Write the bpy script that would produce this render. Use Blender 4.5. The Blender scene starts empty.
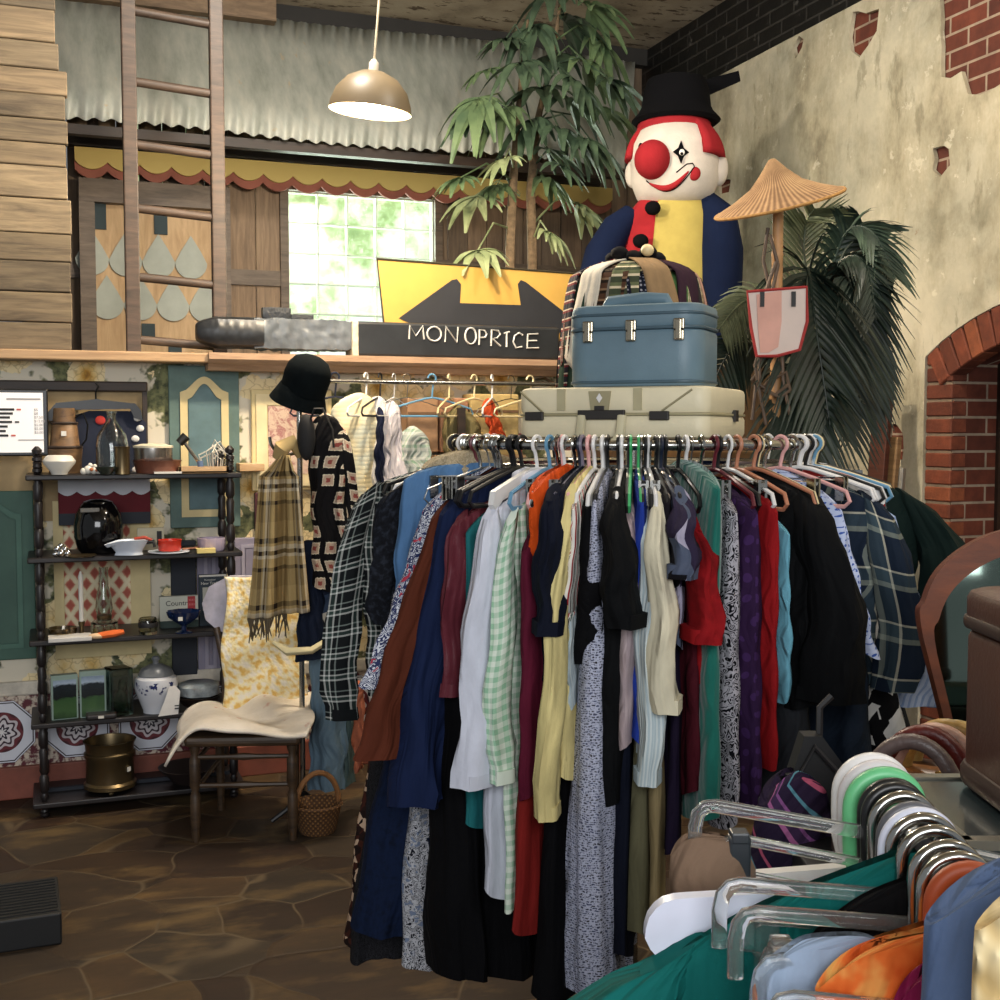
import bpy, bmesh, math, random
from mathutils import Vector as V, Matrix, noise as mnoise
from math import sin, cos, pi, radians as rad, sqrt, atan2
RND = random.Random(11)
C = bpy.context.scene.collection
# ------------------------------------------------------------------ camera
FPX = 1200.0
YAW = rad(20.6); PITCH = math.atan(70/1200.0)
cam_d = bpy.data.cameras.new('camera'); cam = bpy.data.objects.new('camera', cam_d); C.objects.link(cam)
cam.location = (0, 0, 1.58); cam.rotation_euler = (pi/2-PITCH, 0, -YAW)
cam_d.sensor_width = 36; cam_d.lens = 36*FPX/1000; cam_d.clip_start = .02
bpy.context.scene.camera = cam
CAM = V((0, 0, 1.58)); CR = cam.rotation_euler.to_matrix()
def ray(x, y): return CR @ V(((x-500)/FPX, (500-y)/FPX, -1))
def on(x, y, X=None, Y=None, Z=None, D=None):
    r = ray(x, y)
    if D is not None: t = D
    elif X is not None: t = X/r.x
    elif Y is not None: t = Y/r.y
    else: t = (Z-CAM.z)/r.z
    return CAM + r*t
def proj(p):
    q = CR.transposed() @ (V(p)-CAM)
    return (500+FPX*q.x/-q.z, 500-FPX*q.y/-q.z, -q.z)
# ------------------------------------------------------------------ object helpers
def tag(o, label=None, cat=None, group=None, kind=None):
    if label: o['label'] = label
    if cat: o['category'] = cat
    if group: o['group'] = group
    if kind: o['kind'] = kind
    return o
def thing(name, label, cat, loc=(0, 0, 0), rz=0, group=None, rot=None):
    o = bpy.data.objects.new(name, None); C.objects.link(o); o.empty_display_size = .05
    o.location = loc; o.rotation_euler = rot or (0, 0, rz)
    return tag(o, label, cat, group)
def copy_tree(o, parent=None):
    c = o.copy(); C.objects.link(c); c.parent = parent
    for ch in list(o.children): copy_tree(ch, c)
    return c
def frame_of(d):
    d = d.normalized(); a = V((0, 0, 1)) if abs(d.z) < .9 else V((1, 0, 0))
    u = d.cross(a).normalized(); return u, d.cross(u).normalized()
class MB:
    def __init__(s): s.bm = bmesh.new(); s.uv = None
    def ring_faces(s, rings, closed=False, cap=(True, True)):
        n = len(rings[0]); m = len(rings)
        for i in range(m if closed else m-1):
            a, b = rings[i], rings[(i+1) % m]
            for k in range(n):
                try: s.bm.faces.new((a[k], a[(k+1) % n], b[(k+1) % n], b[k]))
                except ValueError: pass
        if not closed:
            if cap[0]: s.bm.faces.new(rings[0][::-1])
            if cap[1]: s.bm.faces.new(rings[-1])
        return s
    def box(s, c, d, rz=0, bev=0, seg=2, M=None):
        g = bmesh.ops.create_cube(s.bm, size=1)
        vs = g['verts']
        T = Matrix.Translation(V(c)) @ Matrix.Rotation(rz, 4, 'Z') if M is None else M @ Matrix.Translation(V(c))
        if bev:
            bmesh.ops.transform(s.bm, matrix=Matrix.Diagonal((*d, 1)), verts=vs)
            es = list({e for v in vs for e in v.link_edges})
            r = bmesh.ops.bevel(s.bm, geom=es, offset=bev, segments=seg, profile=.5, affect='EDGES')
            vs = list({v for f in r['faces'] for v in f.verts} | {v for v in vs if v.is_valid})
            bmesh.ops.transform(s.bm, matrix=T, verts=vs)
        else:
            bmesh.ops.transform(s.bm, matrix=T @ Matrix.Diagonal((*d, 1)), verts=vs)
        return s
    def tube(s, pts, r, seg=8, flat=1.0, closed=False, cap=True, up=None, wob=None):
        pts = [V(p) for p in pts]; n = len(pts); rings = []; u = None
        for i, p in enumerate(pts):
            if closed: d = pts[(i+1) % n]-pts[i-1]
            else: d = pts[min(i+1, n-1)]-pts[max(i-1, 0)]
            d.normalize()
            if u is None:
                if up is not None: u = (V(up)-d*V(up).dot(d)).normalized()
                else: u = frame_of(d)[0]
            else:
                u = u-d*u.dot(d); u.normalize()
            w = d.cross(u)
            rr = r[i] if isinstance(r, (list, tuple)) else r
            fl = flat[i] if isinstance(flat, (list, tuple)) else flat
            ring = []
            for k in range(seg):
                a = 2*pi*k/seg; q = rr if wob is None else rr*(1+wob(i/(n-1), a))
                ring.append(s.bm.verts.new(p+u*cos(a)*q+w*sin(a)*q*fl))
            rings.append(ring)
        return s.ring_faces(rings, closed, (cap, cap))
    def cyl(s, p0, p1, r0, r1=None, seg=12): return s.tube([p0, p1], [r0, r0 if r1 is None else r1], seg)
    def lathe(s, prof, seg=24, c=(0, 0, 0), sq=(1, 1), cap=(True, True), wob=None):
        rings = []
        for r, z in prof:
            ring = []
            for k in range(seg):
                a = 2*pi*k/seg; q = max(r, 1e-4)*(1+(wob(a, z) if wob else 0))
                ring.append(s.bm.verts.new((c[0]+cos(a)*q*sq[0], c[1]+sin(a)*q*sq[1], c[2]+z)))
            rings.append(ring)
        return s.ring_faces(rings, False, cap)
    def grid(s, fn, nu, nv, uvs=None, close=False):
        vs = [[s.bm.verts.new(fn(i/nu, j/nv)) for j in range(nv+1)] for i in range(nu+1)]
        if uvs and s.uv is None: s.uv = s.bm.loops.layers.uv.new('UVMap')
        for i in range(nu):
            for j in range(nv):
                f = s.bm.faces.new((vs[i][j], vs[i+1][j], vs[i+1][j+1], vs[i][j+1]))
                if uvs:
                    for l, (a, b) in zip(f.loops, ((i, j), (i+1, j), (i+1, j+1), (i, j+1))): l[s.uv].uv = uvs(a/nu, b/nv)
        return s
    def prism(s, poly, o, u, v, n, depth):
        o, u, v, n = V(o), V(u), V(v), V(n)
        a = [s.bm.verts.new(o+u*p[0]+v*p[1]) for p in poly]
        b = [s.bm.verts.new(o+u*p[0]+v*p[1]+n*depth) for p in poly]
        s.ring_faces([a, b]); return s
    def blob(s, c, d, seg=16, rings=10, M=None):
        g = bmesh.ops.create_uvsphere(s.bm, u_segments=seg, v_segments=rings, radius=1)
        T = Matrix.Translation(V(c)) @ (M or Matrix()) @ Matrix.Diagonal((*d, 1))
        bmesh.ops.transform(s.bm, matrix=T, verts=g['verts']); return s
    def xf(s, M): bmesh.ops.transform(s.bm, matrix=M, verts=s.bm.verts); return s
    def build(s, name, m, parent=None, smooth=40, solid=0, loc=None, rz=0, sub=0, sub_lv=1):
        bmesh.ops.recalc_face_normals(s.bm, faces=s.bm.faces)
        me = bpy.data.meshes.new(name); s.bm.to_mesh(me); s.bm.free()
        me.materials.append(m)
        if smooth:
            for p in me.polygons: p.use_smooth = True
            me.set_sharp_from_angle(angle=rad(smooth))
        o = bpy.data.objects.new(name, me); C.objects.link(o); o.parent = parent
        if loc is not None: o.location = loc
        if rz: o.rotation_euler.z = rz
        if solid:
            md = o.modifiers.new('thickness', 'SOLIDIFY'); md.thickness = solid; md.offset = 0
        if sub:
            md = o.modifiers.new('smooth', 'SUBSURF'); md.levels = sub; md.render_levels = sub
        return o
def struct(o): o['kind'] = 'structure'; return o
def spline_mesh(name, loops, depth, m, M, parent=None):
    """flat outline with holes, given a real thickness"""
    cu = bpy.data.curves.new(name, 'CURVE'); cu.dimensions = '2D'; cu.fill_mode = 'BOTH'; cu.extrude = depth/2
    for lp in loops:
        sp = cu.splines.new('POLY'); sp.points.add(len(lp)-1); sp.use_cyclic_u = True
        for p, q in zip(sp.points, lp): p.co = (q[0], q[1], 0, 1)
    t = bpy.data.objects.new('t', cu); C.objects.link(t)
    me = bpy.data.meshes.new_from_object(t.evaluated_get(bpy.context.evaluated_depsgraph_get()))
    bpy.data.objects.remove(t); bpy.data.curves.remove(cu)
    me.name = name; me.materials.clear(); me.materials.append(m); me.transform(M)
    o = bpy.data.objects.new(name, me); C.objects.link(o); o.parent = parent; return o
def text_mesh(name, txt, size, m, parent, M, depth=.0008, align='LEFT'):
    cu = bpy.data.curves.new(name, 'FONT'); cu.body = txt; cu.size = size; cu.extrude = depth; cu.align_x = align
    t = bpy.data.objects.new('t', cu); C.objects.link(t)
    me = bpy.data.meshes.new_from_object(t.evaluated_get(bpy.context.evaluated_depsgraph_get()))
    bpy.data.objects.remove(t); bpy.data.curves.remove(cu)
    me.name = name; me.materials.clear(); me.materials.append(m); me.transform(M)
    o = bpy.data.objects.new(name, me); C.objects.link(o); o.parent = parent; return o
# ------------------------------------------------------------------ materials
def lin(h):
    if not isinstance(h, str): return (*h, 1) if len(h) == 3 else h
    h = h.lstrip('#'); c = [int(h[i:i+2], 16)/255 for i in (0, 2, 4)]
    return tuple(x/12.92 if x <= .04045 else ((x+.055)/1.055)**2.4 for x in c)+(1,)
class NT:
    def __init__(s, name, rough=.7, metal=0, spec=.5):
        s.m = bpy.data.materials.new(name); s.m.use_nodes = True; s.t = s.m.node_tree
        s.b = s.t.nodes['Principled BSDF']; s.b.inputs['Roughness'].default_value = rough
        s.b.inputs['Metallic'].default_value = metal; s.b.inputs['Specular IOR Level'].default_value = spec
    def n(s, ty, **kw):
        nd = s.t.nodes.new('ShaderNode'+ty)
        for k, v in kw.items(): setattr(nd, k, v)
        return nd
    def put(s, sock, v):
        if isinstance(v, bpy.types.NodeSocket): s.t.links.new(v, sock)
        elif v is not None:
            try: sock.default_value = v
            except Exception: sock.default_value = lin(v)
    def co(s, kind='Object'): return s.n('TexCoord').outputs[kind]
    def map(s, vec, sc=(1, 1, 1), rot=(0, 0, 0), loc=(0, 0, 0)):
        nd = s.n('Mapping'); s.put(nd.inputs[0], vec); nd.inputs['Scale'].default_value = sc
        nd.inputs['Rotation'].default_value = rot; nd.inputs['Location'].default_value = loc; return nd.outputs[0]
    def sep(s, vec):
        nd = s.n('SeparateXYZ'); s.put(nd.inputs[0], vec); return nd.outputs
    def comb(s, x=0, y=0, z=0):
        nd = s.n('CombineXYZ'); s.put(nd.inputs[0], x); s.put(nd.inputs[1], y); s.put(nd.inputs[2], z); return nd.outputs[0]
    def math(s, op, a, b=0, c=0):
        nd = s.n('Math', operation=op); s.put(nd.inputs[0], a); s.put(nd.inputs[1], b); s.put(nd.inputs[2], c); return nd.outputs[0]
    def mix(s, f, a, b, bt='MIX'):
        nd = s.n('Mix', data_type='RGBA', blend_type=bt); s.put(nd.inputs[0], f)
        for i, v in ((6, a), (7, b)):
            if isinstance(v, bpy.types.NodeSocket): s.t.links.new(v, nd.inputs[i])
            else: nd.inputs[i].default_value = lin(v)
        return nd.outputs[2]
    def ramp(s, f, stops, const=False):
        nd = s.n('ValToRGB'); s.put(nd.inputs[0], f); cr = nd.color_ramp
        if const: cr.interpolation = 'CONSTANT'
        while len(cr.elements) < len(stops): cr.elements.new(.5)
        for e, (p, c) in zip(cr.elements, sorted(stops, key=lambda q: q[0])): e.position = p; e.color = lin(c)
        return nd.outputs[0]
    def noise(s, vec, sc, det=3, rough=.6, dist=0, out='Fac'):
        nd = s.n('TexNoise'); s.put(nd.inputs['Vector'], vec); nd.inputs['Scale'].default_value = sc
        nd.inputs['Detail'].default_value = det; nd.inputs['Roughness'].default_value = rough; nd.inputs['Distortion'].default_value = dist
        return nd.outputs[out]
    def voro(s, vec, sc, feat='F1', out='Distance', rnd=1, dist='EUCLIDEAN'):
        nd = s.n('TexVoronoi', feature=feat)
        if feat != 'DISTANCE_TO_EDGE': nd.distance = dist
        s.put(nd.inputs['Vector'], vec); nd.inputs['Scale'].default_value = sc; nd.inputs['Randomness'].default_value = rnd
        return nd.outputs[out]
    def step(s, a, t, soft=.02):
        nd = s.n('MapRange'); s.put(nd.inputs[0], a); nd.inputs[1].default_value = t-soft; nd.inputs[2].default_value = t+soft; return nd.outputs[0]
    def bump(s, h, st=.3, d=.01):
        nd = s.n('Bump'); s.put(nd.inputs['Height'], h); nd.inputs['Strength'].default_value = st; nd.inputs['Distance'].default_value = d
        s.t.links.new(nd.outputs[0], s.b.inputs['Normal'])
    def col(s, c): s.put(s.b.inputs['Base Color'], c if isinstance(c, bpy.types.NodeSocket) else lin(c)); return s.m
MC = {}
def plain(name, c, rough=.7, metal=0, var=.15, vs=6, bump=0, bs=60, spec=.5):
    k = ('p', name, str(c))
    if k in MC: return MC[k]
    t = NT(name, rough, metal, spec); co = t.co()
    L = lin(c)
    if var:
        n_ = t.noise(co, vs, 4)
        t.col(t.ramp(n_, [(.3, tuple(x*(1-var) for x in L[:3])), (.7, tuple(min(1, x*(1+var)) for x in L[:3]))]))
    else: t.col(c)
    if bump: t.bump(t.noise(co, bs, 3), bump, .004)
    MC[k] = t.m; return t.m
def glass(name, c='#ffffff', rough=.03, trans=1, ior=1.45):
    k = ('g', name)
    if k in MC: return MC[k]
    t = NT(name, rough); t.col(c); t.b.inputs['Transmission Weight'].default_value = trans; t.b.inputs['IOR'].default_value = ior
    MC[k] = t.m; return t.m
def emit(name, c, st):
    t = NT(name); t.col(c); t.put(t.b.inputs['Emission Color'], lin(c)); t.b.inputs['Emission Strength'].default_value = st; return t.m
def wood(name, c1, c2, sc=(3, 3, 30), rough=.55, isl=False):
    k = ('w', name)
    if k in MC: return MC[k]
    t = NT(name, rough); co = t.map(t.co(), sc)
    f = t.noise(co, 1.5, 5, .65, .6)
    c = t.ramp(f, [(.25, c1), (.72, c2)])
    if isl:
        r = t.n('NewGeometry').outputs['Random Per Island']
        c = t.mix(.75, c, t.ramp(r, [(0, '#56524e'), (.3, '#b8ae9e'), (.5, '#77716a'), (.75, '#fff6e6'), (1, '#948270')]), 'MULTIPLY')
    t.bump(f, .25, .004); MC[k] = t.col(c); return MC[k]
def cloth(name, kind='plain', cols=('#888888',), sc=20, rough=.85, sheen=.0, rot=0, fold=True):
    k = ('c', name)
    if k in MC: return MC[k]
    t = NT(name, rough, 0, .12); uv = t.co('UV')
    if rot: uv = t.map(uv, rot=(0, 0, rot))
    u, v, _ = t.sep(uv)
    fr = lambda a, q: t.math('FRACT', t.math('MULTIPLY', a, q))
    A = cols[0]
    if kind == 'plain':
        L = lin(A); c = t.ramp(t.noise(t.map(uv, (1, .35, 1)), 22, 4), [(.25, tuple(x*.82 for x in L[:3])), (.75, tuple(min(1, x*1.12) for x in L[:3]))])
    elif kind == 'gingham':
        a = t.ramp(fr(u, sc), [(0, cols[0]), (.5, cols[1])], True); b = t.ramp(fr(v, sc), [(0, cols[0]), (.5, cols[1])], True)
        c = t.mix(.5, a, b)
    elif kind == 'plaid':   # cols = (base, [(pos,col)..])
        a = t.ramp(fr(u, sc), cols[1], True); b = t.ramp(fr(v, sc), cols[1], True); c = t.mix(.5, a, b)
    elif kind == 'stripes':
        c = t.ramp(fr(u, sc), cols[1], True)
    elif kind == 'hstripes':
        c = t.ramp(fr(v, sc), cols[1], True)
    elif kind == 'print':
        w = t.noise(uv, sc*.5, 2, out='Color')
        vec = t.mix(.12, uv, w)
        f = t.voro(vec, sc, 'DISTANCE_TO_EDGE'); d = t.voro(vec, sc*1.0)
        g = t.math('SINE', t.math('MULTIPLY', d, 28))
        c = t.mix(t.step(g, .1, .25), cols[0], cols[1])
        c = t.mix(t.step(f, .05, .02), cols[1], c)
        if len(cols) > 2:
            cc = t.voro(vec, sc, out='Color'); c = t.mix(t.math('MULTIPLY', t.step(t.sep(cc)[0], .72, .01), t.math('LESS_THAN', d, .42)), c, cols[2])
    elif kind == 'blotch':
        f = t.voro(uv, sc, out='Color'); c = t.ramp(t.sep(f)[0], [(i/len(cols), q) for i, q in enumerate(cols)], True)
    elif kind == 'noise':
        f = t.noise(uv, sc, 3, .6); c = t.ramp(f, [(.3+.4*i/max(1, len(cols)-1), q) for i, q in enumerate(cols)])
    elif kind == 'flowers':
        f = t.voro(uv, sc); cc = t.sep(t.voro(uv, sc, out='Color'))[0]
        c = t.mix(t.math('MULTIPLY', t.math('LESS_THAN', f, .34), t.step(cc, .45, .01)), cols[0], cols[1])
        if len(cols) > 2: c = t.mix(t.math('MULTIPLY', t.math('LESS_THAN', f, .16), t.step(cc, .45, .01)), c, cols[2])
    elif kind == 'dots':
        f = t.voro(uv, sc, rnd=.25); c = t.mix(t.math('LESS_THAN', f, .28), cols[0], cols[1])
    elif kind == 'tweed':
        f = t.n('TexBrick'); t.put(f.inputs['Vector'], t.mix(.02, uv, t.noise(uv, 30, 2, out='Color'))); f.inputs['Scale'].default_value = sc
        f.inputs['Color1'].default_value = lin(cols[0]); f.inputs['Color2'].default_value = lin(cols[2]); f.inputs['Mortar'].default_value = lin(cols[1])
        f.inputs['Mortar Size'].default_value = .045; c = t.mix(t.step(t.noise(uv, sc*3, 3), .52, .06), f.outputs[0], cols[1])
    elif kind == 'diamond':
        a = t.math('ADD', u, t.math('MULTIPLY', v, .7)); b = t.math('SUBTRACT', u, t.math('MULTIPLY', v, .7))
        p = t.math('MULTIPLY', t.math('LESS_THAN', fr(a, sc), .62), t.math('LESS_THAN', fr(b, sc), .62)); c = t.mix(p, cols[0], cols[1])
    elif kind == 'granny':
        f = t.voro(uv, sc, rnd=.12, dist='CHEBYCHEV'); n2 = t.math('ADD', f, t.math('MULTIPLY', t.noise(uv, sc*7, 2), .16))
        cc = t.sep(t.voro(uv, sc, rnd=.12, dist='CHEBYCHEV', out='Color'))[0]
        ring = t.ramp(n2, [(0, cols[2]), (.2, cols[1]), (.36, cols[3]), (.42, cols[0])], True)
        c = t.mix(t.step(cc, .12, .01), cols[0], ring)
    if kind in ('velvet',): pass
    fd = t.noise(t.map(uv, (1, .1, 1)), 21, 2, .5, .4)
    t.bump(t.math('ADD', t.math('MULTIPLY', fd, 5), t.math('MULTIPLY', t.noise(t.map(uv, (1, .6, 1)), 40, 4), .5)), .5, .011)
    if sheen: t.b.inputs['Sheen Weight'].default_value = sheen
    MC[k] = t.col(c); return MC[k]
# ================================================================== GARMENTS AND HANGERS
def sgp(a, p): return math.copysign(abs(a)**p, a)
def drape(k, wo, wi, z0, zb, slope=.2, thick=.035, Rr=None, dth=.05, fo=.0, fi=.0, rip=.35, nf=3, seed=0, sway=0, hem=.012, NL=24, K=52, waist=0, sh=.035, tfl=0.0, hang=None):
    """hollow cloth body: outer half width wo, inner half width wi, widening by fo / fi at the hem"""
    r = random.Random(seed); p1, p2, p3 = r.uniform(0, 6), r.uniform(0, 6), r.uniform(0, 6)
    if k.uv is None: k.uv = k.bm.loops.layers.uv.new('UVMap')
    rings = []; uvr = []
    for i in range(NL+1):
        s = (i/NL)**1.35
        a_o = wo+fo*s; a_i = wi+fi*s
        if waist: g = 1-waist*math.exp(-((s-.4)/.18)**2); a_o *= g; a_i *= g
        if i == 0: a_o -= sh*.35; a_i -= sh*.35
        mid = (a_o-a_i)/2; half = (a_o+a_i)/2
        tp = (.22 if i == 0 else min(1, .45+s*3.5))*(1+tfl*s)
        ring = []; uvl = []; per = 0; last = None
        for q in range(K):
            ph = 2*pi*q/K; cu, sn = sgp(cos(ph), .75), sgp(sin(ph), .8)
            u = mid+cu*half
            ht = (max(.12, Rr+u)*dth if Rr else thick)*tp
            f_ = sin(ph*nf+p1+s*1.3)*.5+(1-2.2*abs(sin(u*24+p2+s*1.6)))*.7+(1-2*abs(sin(ph*(nf+3)+p3+s*1.1)))*.3
            amp = rip*min(1, s*2.2)
            v = sn*ht*(1+amp*f_*1.0)+sway*s**1.5+ht*.5*amp*sin(u*16+p3+s*2)
            u2 = u+(.016*amp*sin(ph*2+p2+s*6)+.007*sin(s*23+p1+ph)*amp*2) if i else u
            e = abs(u-mid)/max(half, .01)
            zt = z0-slope*abs(u)-sh*e**4*.8
            z = zt*(1-s)+(zb+hem*sin(ph*2+p1)+hem*.6*sin(u*25+p2))*s
            ring.append(k.bm.verts.new((u2, v, z)))
            if last is not None: per += math.hypot(u2-last[0], v-last[1])
            last = (u2, v); uvl.append((per, z))
        rings.append(ring); uvr.append(uvl)
    def face(vs, us):
        f = k.bm.faces.new(vs)
        for l, q in zip(f.loops, us): l[k.uv].uv = q
    for i in range(NL):
        for q in range(K):
            q2 = (q+1) % K; e2 = uvr[i][q2] if q2 else (uvr[i][K-1][0]+.01, uvr[i][0][1]); e3 = uvr[i+1][q2] if q2 else (uvr[i+1][K-1][0]+.01, uvr[i+1][0][1])
            face((rings[i][q], rings[i][q2], rings[i+1][q2], rings[i+1][q]), (uvr[i][q], e2, e3, uvr[i+1][q]))
    face(rings[0][::-1], uvr[0][::-1])
    # turn the hem inwards
    c = [k.bm.verts.new((v.co.x*.985, v.co.y*.72, v.co.z)) for v in rings[-3]]
    for q in range(K):
        q2 = (q+1) % K; face((rings[-1][q], rings[-1][q2], c[q2], c[q]), (uvr[-1][q], uvr[-1][q2] if q2 else uvr[-1][q], uvr[-3][q2] if q2 else uvr[-3][q], uvr[-3][q]))
    face(c, uvr[-1])
    return k
def sleeve(k, p0, L, r0=.055, r1=.045, flat=.5, out=.05, side=0, seed=0, n=16, seg=22, cuff=False):
    """sleeve hanging from the shoulder point p0 = (u, v, z)"""
    if k.uv is None: k.uv = k.bm.loops.layers.uv.new('UVMap')
    r = random.Random(seed+5); ph = r.uniform(0, 6); rings = []
    for i in range(n+1):
        s = i/n; ox = out*sin(min(1, s*1.6)*pi/2)+.01*sin(s*9+ph)*s; oy = side*s+.006*sin(s*11+ph)
        rr = (r0*(1-s)+r1*s)*(.55 if i == 0 else min(1, .72+s*1.2))*(1+.025*sin(s*21+ph))
        if cuff and s > .9: rr *= .82 if s < .97 else .9
        ring = []
        for q in range(seg):
            a = 2*pi*q/seg; w = 1+.12*(1-2*abs(sin(a*2.5+ph+s*2.5)))+.06*sin(s*24+a*2)*(.3+s)
            ring.append(k.bm.verts.new((p0[0]+ox+cos(a)*rr*w, p0[1]+oy+sin(a)*rr*flat*w, p0[2]-s*L+.02*cos(a)*(1-s)*-1)))
        rings.append(ring)
    for i in range(n):
        for q in range(seg):
            q2 = (q+1) % seg; f = k.bm.faces.new((rings[i][q], rings[i][q2], rings[i+1][q2], rings[i+1][q]))
            for l, (a, b) in zip(f.loops, ((i, q), (i, q+1), (i+1, q+1), (i+1, q))): l[k.uv].uv = (b/seg*2*pi*r0*.8, -a/n*L)
    f = k.bm.faces.new(rings[0][::-1])
    c = [k.bm.verts.new((v.co.x*.9+(p0[0]+out)*.1, v.co.y, v.co.z+.03)) for v in rings[-1]]
    for q in range(seg): k.bm.faces.new((rings[-1][q], rings[-1][(q+1) % seg], c[(q+1) % seg], c[q]))
    k.bm.faces.new(c)
    return k
def garment(name, label, cat, loc, rz, m, z0=-.05, zb=-.8, wo=.2, wi=.2, sl=None, sm=None, group=None, collar=None, seed=0, sleeves=(1,), extra=None, **kw):
    """sl = dict for sleeves; a garment with no sleeve or collar is one mesh"""
    kb = MB(); drape(kb, wo, wi, z0, zb, seed=seed, **kw)
    if not sl and not collar and not extra:
        o = kb.build(name, m, None, 60, loc=loc, rz=rz); return tag(o, label, cat, group)
    t = thing(name, label, cat, loc, rz, group)
    kb.build('body', m, t, 60)
    if sl:
        sd = dict(sl); ms = sd.pop('m', m); inset = sd.pop('inset', .02)
        for s in sleeves:
            k = MB(); w = wo if s > 0 else wi
            sleeve(k, (w-inset, 0, z0-kw.get('slope', .2)*w-.015), seed=seed+int(s), **sd)
            if s < 0:
                for v in k.bm.verts: v.co.x = -v.co.x
            k.build('sleeve', ms, t, 60)
    if collar:
        k = MB()
        k.tube([(-.07, 0, z0-.005), (-.05, -.02, z0+.012), (0, -.03, z0+.018), (.05, -.02, z0+.012), (.07, 0, z0-.005), (.05, .02, z0+.012), (0, .03, z0+.018), (-.05, .02, z0+.012)], .016, 8, closed=True)
        k.build('collar', collar, t, 60)
    if extra: extra(t)
    return t
HANG_PROTO = {}
def hook_pts(h=.065, r=.019, n=10):
    return [(0, 0, -h+.02), (0, 0, -r*1.4), (.004, 0, -r)]+[(r*sin(a), 0, -r*0+r*-cos(a)*1.0) for a in [rad(150-q*(260/n)) for q in range(n+1)]][::1]
def hanger(label, loc, rz, m, style='plastic', group=None, hm=None, w=.4, z=-.055, tw=1.0):
    """hook hung over a rail at loc; body runs along local x"""
    key = (style, m.name, w, z, tw)
    if key in HANG_PROTO:
        t = copy_tree(HANG_PROTO[key]); t.location = loc; t.rotation_euler = (0, 0, rz); t['label'] = label
        if group: t['group'] = group
        elif 'group' in t: del t['group']
        return t
    t = thing('clothes_hanger', label, 'hanger', loc, rz, group); HANG_PROTO[key] = t
    r = .0045*tw if style != 'wire' else .0018
    if style == 'wire': r = .002
    R_ = .019*(1 if tw < 1.3 else 1.25)
    P = [(0, 0, z), (0, 0, z+.012)]
    top = [(R_*cos(a), 0, R_*sin(a)-.0) for a in [rad(-60+q*24) for q in range(11)]]
    P += [(R_*.3, 0, -R_*1.25)]+top
    MB().tube(P, r, 7, up=(0, 1, 0)).build('hook', hm or m, t)
    k = MB(); h = w/2
    if style in ('plastic', 'wire'):
        d = .07
        k.tube([(-h, 0, z-d), (-h*.95, 0, z-d+.022), (-h*.5, 0, z-.02), (-.03, 0, z-.002), (0, 0, z+.002), (.03, 0, z-.002), (h*.5, 0, z-.02), (h*.95, 0, z-d+.022), (h, 0, z-d), (h*.93, 0, z-d-.012), (0, 0, z-d-.012), (-h*.93, 0, z-d-.012)], r*1.1, 7, closed=True, up=(0, 1, 0))
        k.build('frame', m, t)
    elif style == 'flat':   # moulded shoulder hanger
        k.prism([(-h, z-.075), (-h*.96, z-.045), (-.03, z+.004), (.03, z+.004), (h*.96, z-.045), (h, z-.075), (h*.93, z-.088), (h*.8, z-.066), (.0, z-.03), (-h*.8, z-.066), (-h*.93, z-.088)], (0, .007*tw, 0), (1, 0, 0), (0, 0, 1), (0, -1, 0), .014*tw)
        k.build('frame', m, t, 50)
    else:                   # clip hanger: two bars with pegs
        k.tube([(-h, 0, z-.05), (-h, 0, z-.012), (-h*.92, 0, z), (h*.92, 0, z), (h, 0, z-.012), (h, 0, z-.05)], .006, 8, flat=.55, up=(0, 0, 1))
        k.tube([(-h*.9, 0, z-.045), (-h*.85, 0, z-.022), (h*.85, 0, z-.022), (h*.9, 0, z-.045)], .0045, 8, up=(0, 0, 1))
        k.build('frame', m, t)
        for s in (-1, 1):
            c = MB(); c.box((s*(h-.025), .008, z-.045), (.022, .006, .055)); c.box((s*(h-.025), -.008, z-.045), (.022, .006, .055)); c.box((s*(h-.025), 0, z-.03), (.012, .018, .01))
            c.build('clip', hm or m, t, 0)
    return t
PLA = {k: plain('plastic_'+k, c, .35, var=.04) for k, c in dict(white='#d8d6d4', black='#121214', pink='#d9a3a0', blue='#5f8fae', green='#3fa463', tan='#b0765a', cream='#d9c79a', red='#8e1f2e', grey='#57575c', lilac='#6f6a7a', navy='#1c2233', wine='#5c1c28').items()}
CLEAR = glass('clear_plastic', '#e6ebea', .06, ior=1.3); CHROME = plain('chrome', '#a9a8a4', .18, 1, var=.05); WIRE = plain('steel_wire', '#8f8f8d', .3, .9)
# ================================================================== THE ROOM
BACK, REC, RX, CEIL, LEDGE = 5.5, 7.4, 3.83, 4.12, 1.915
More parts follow.
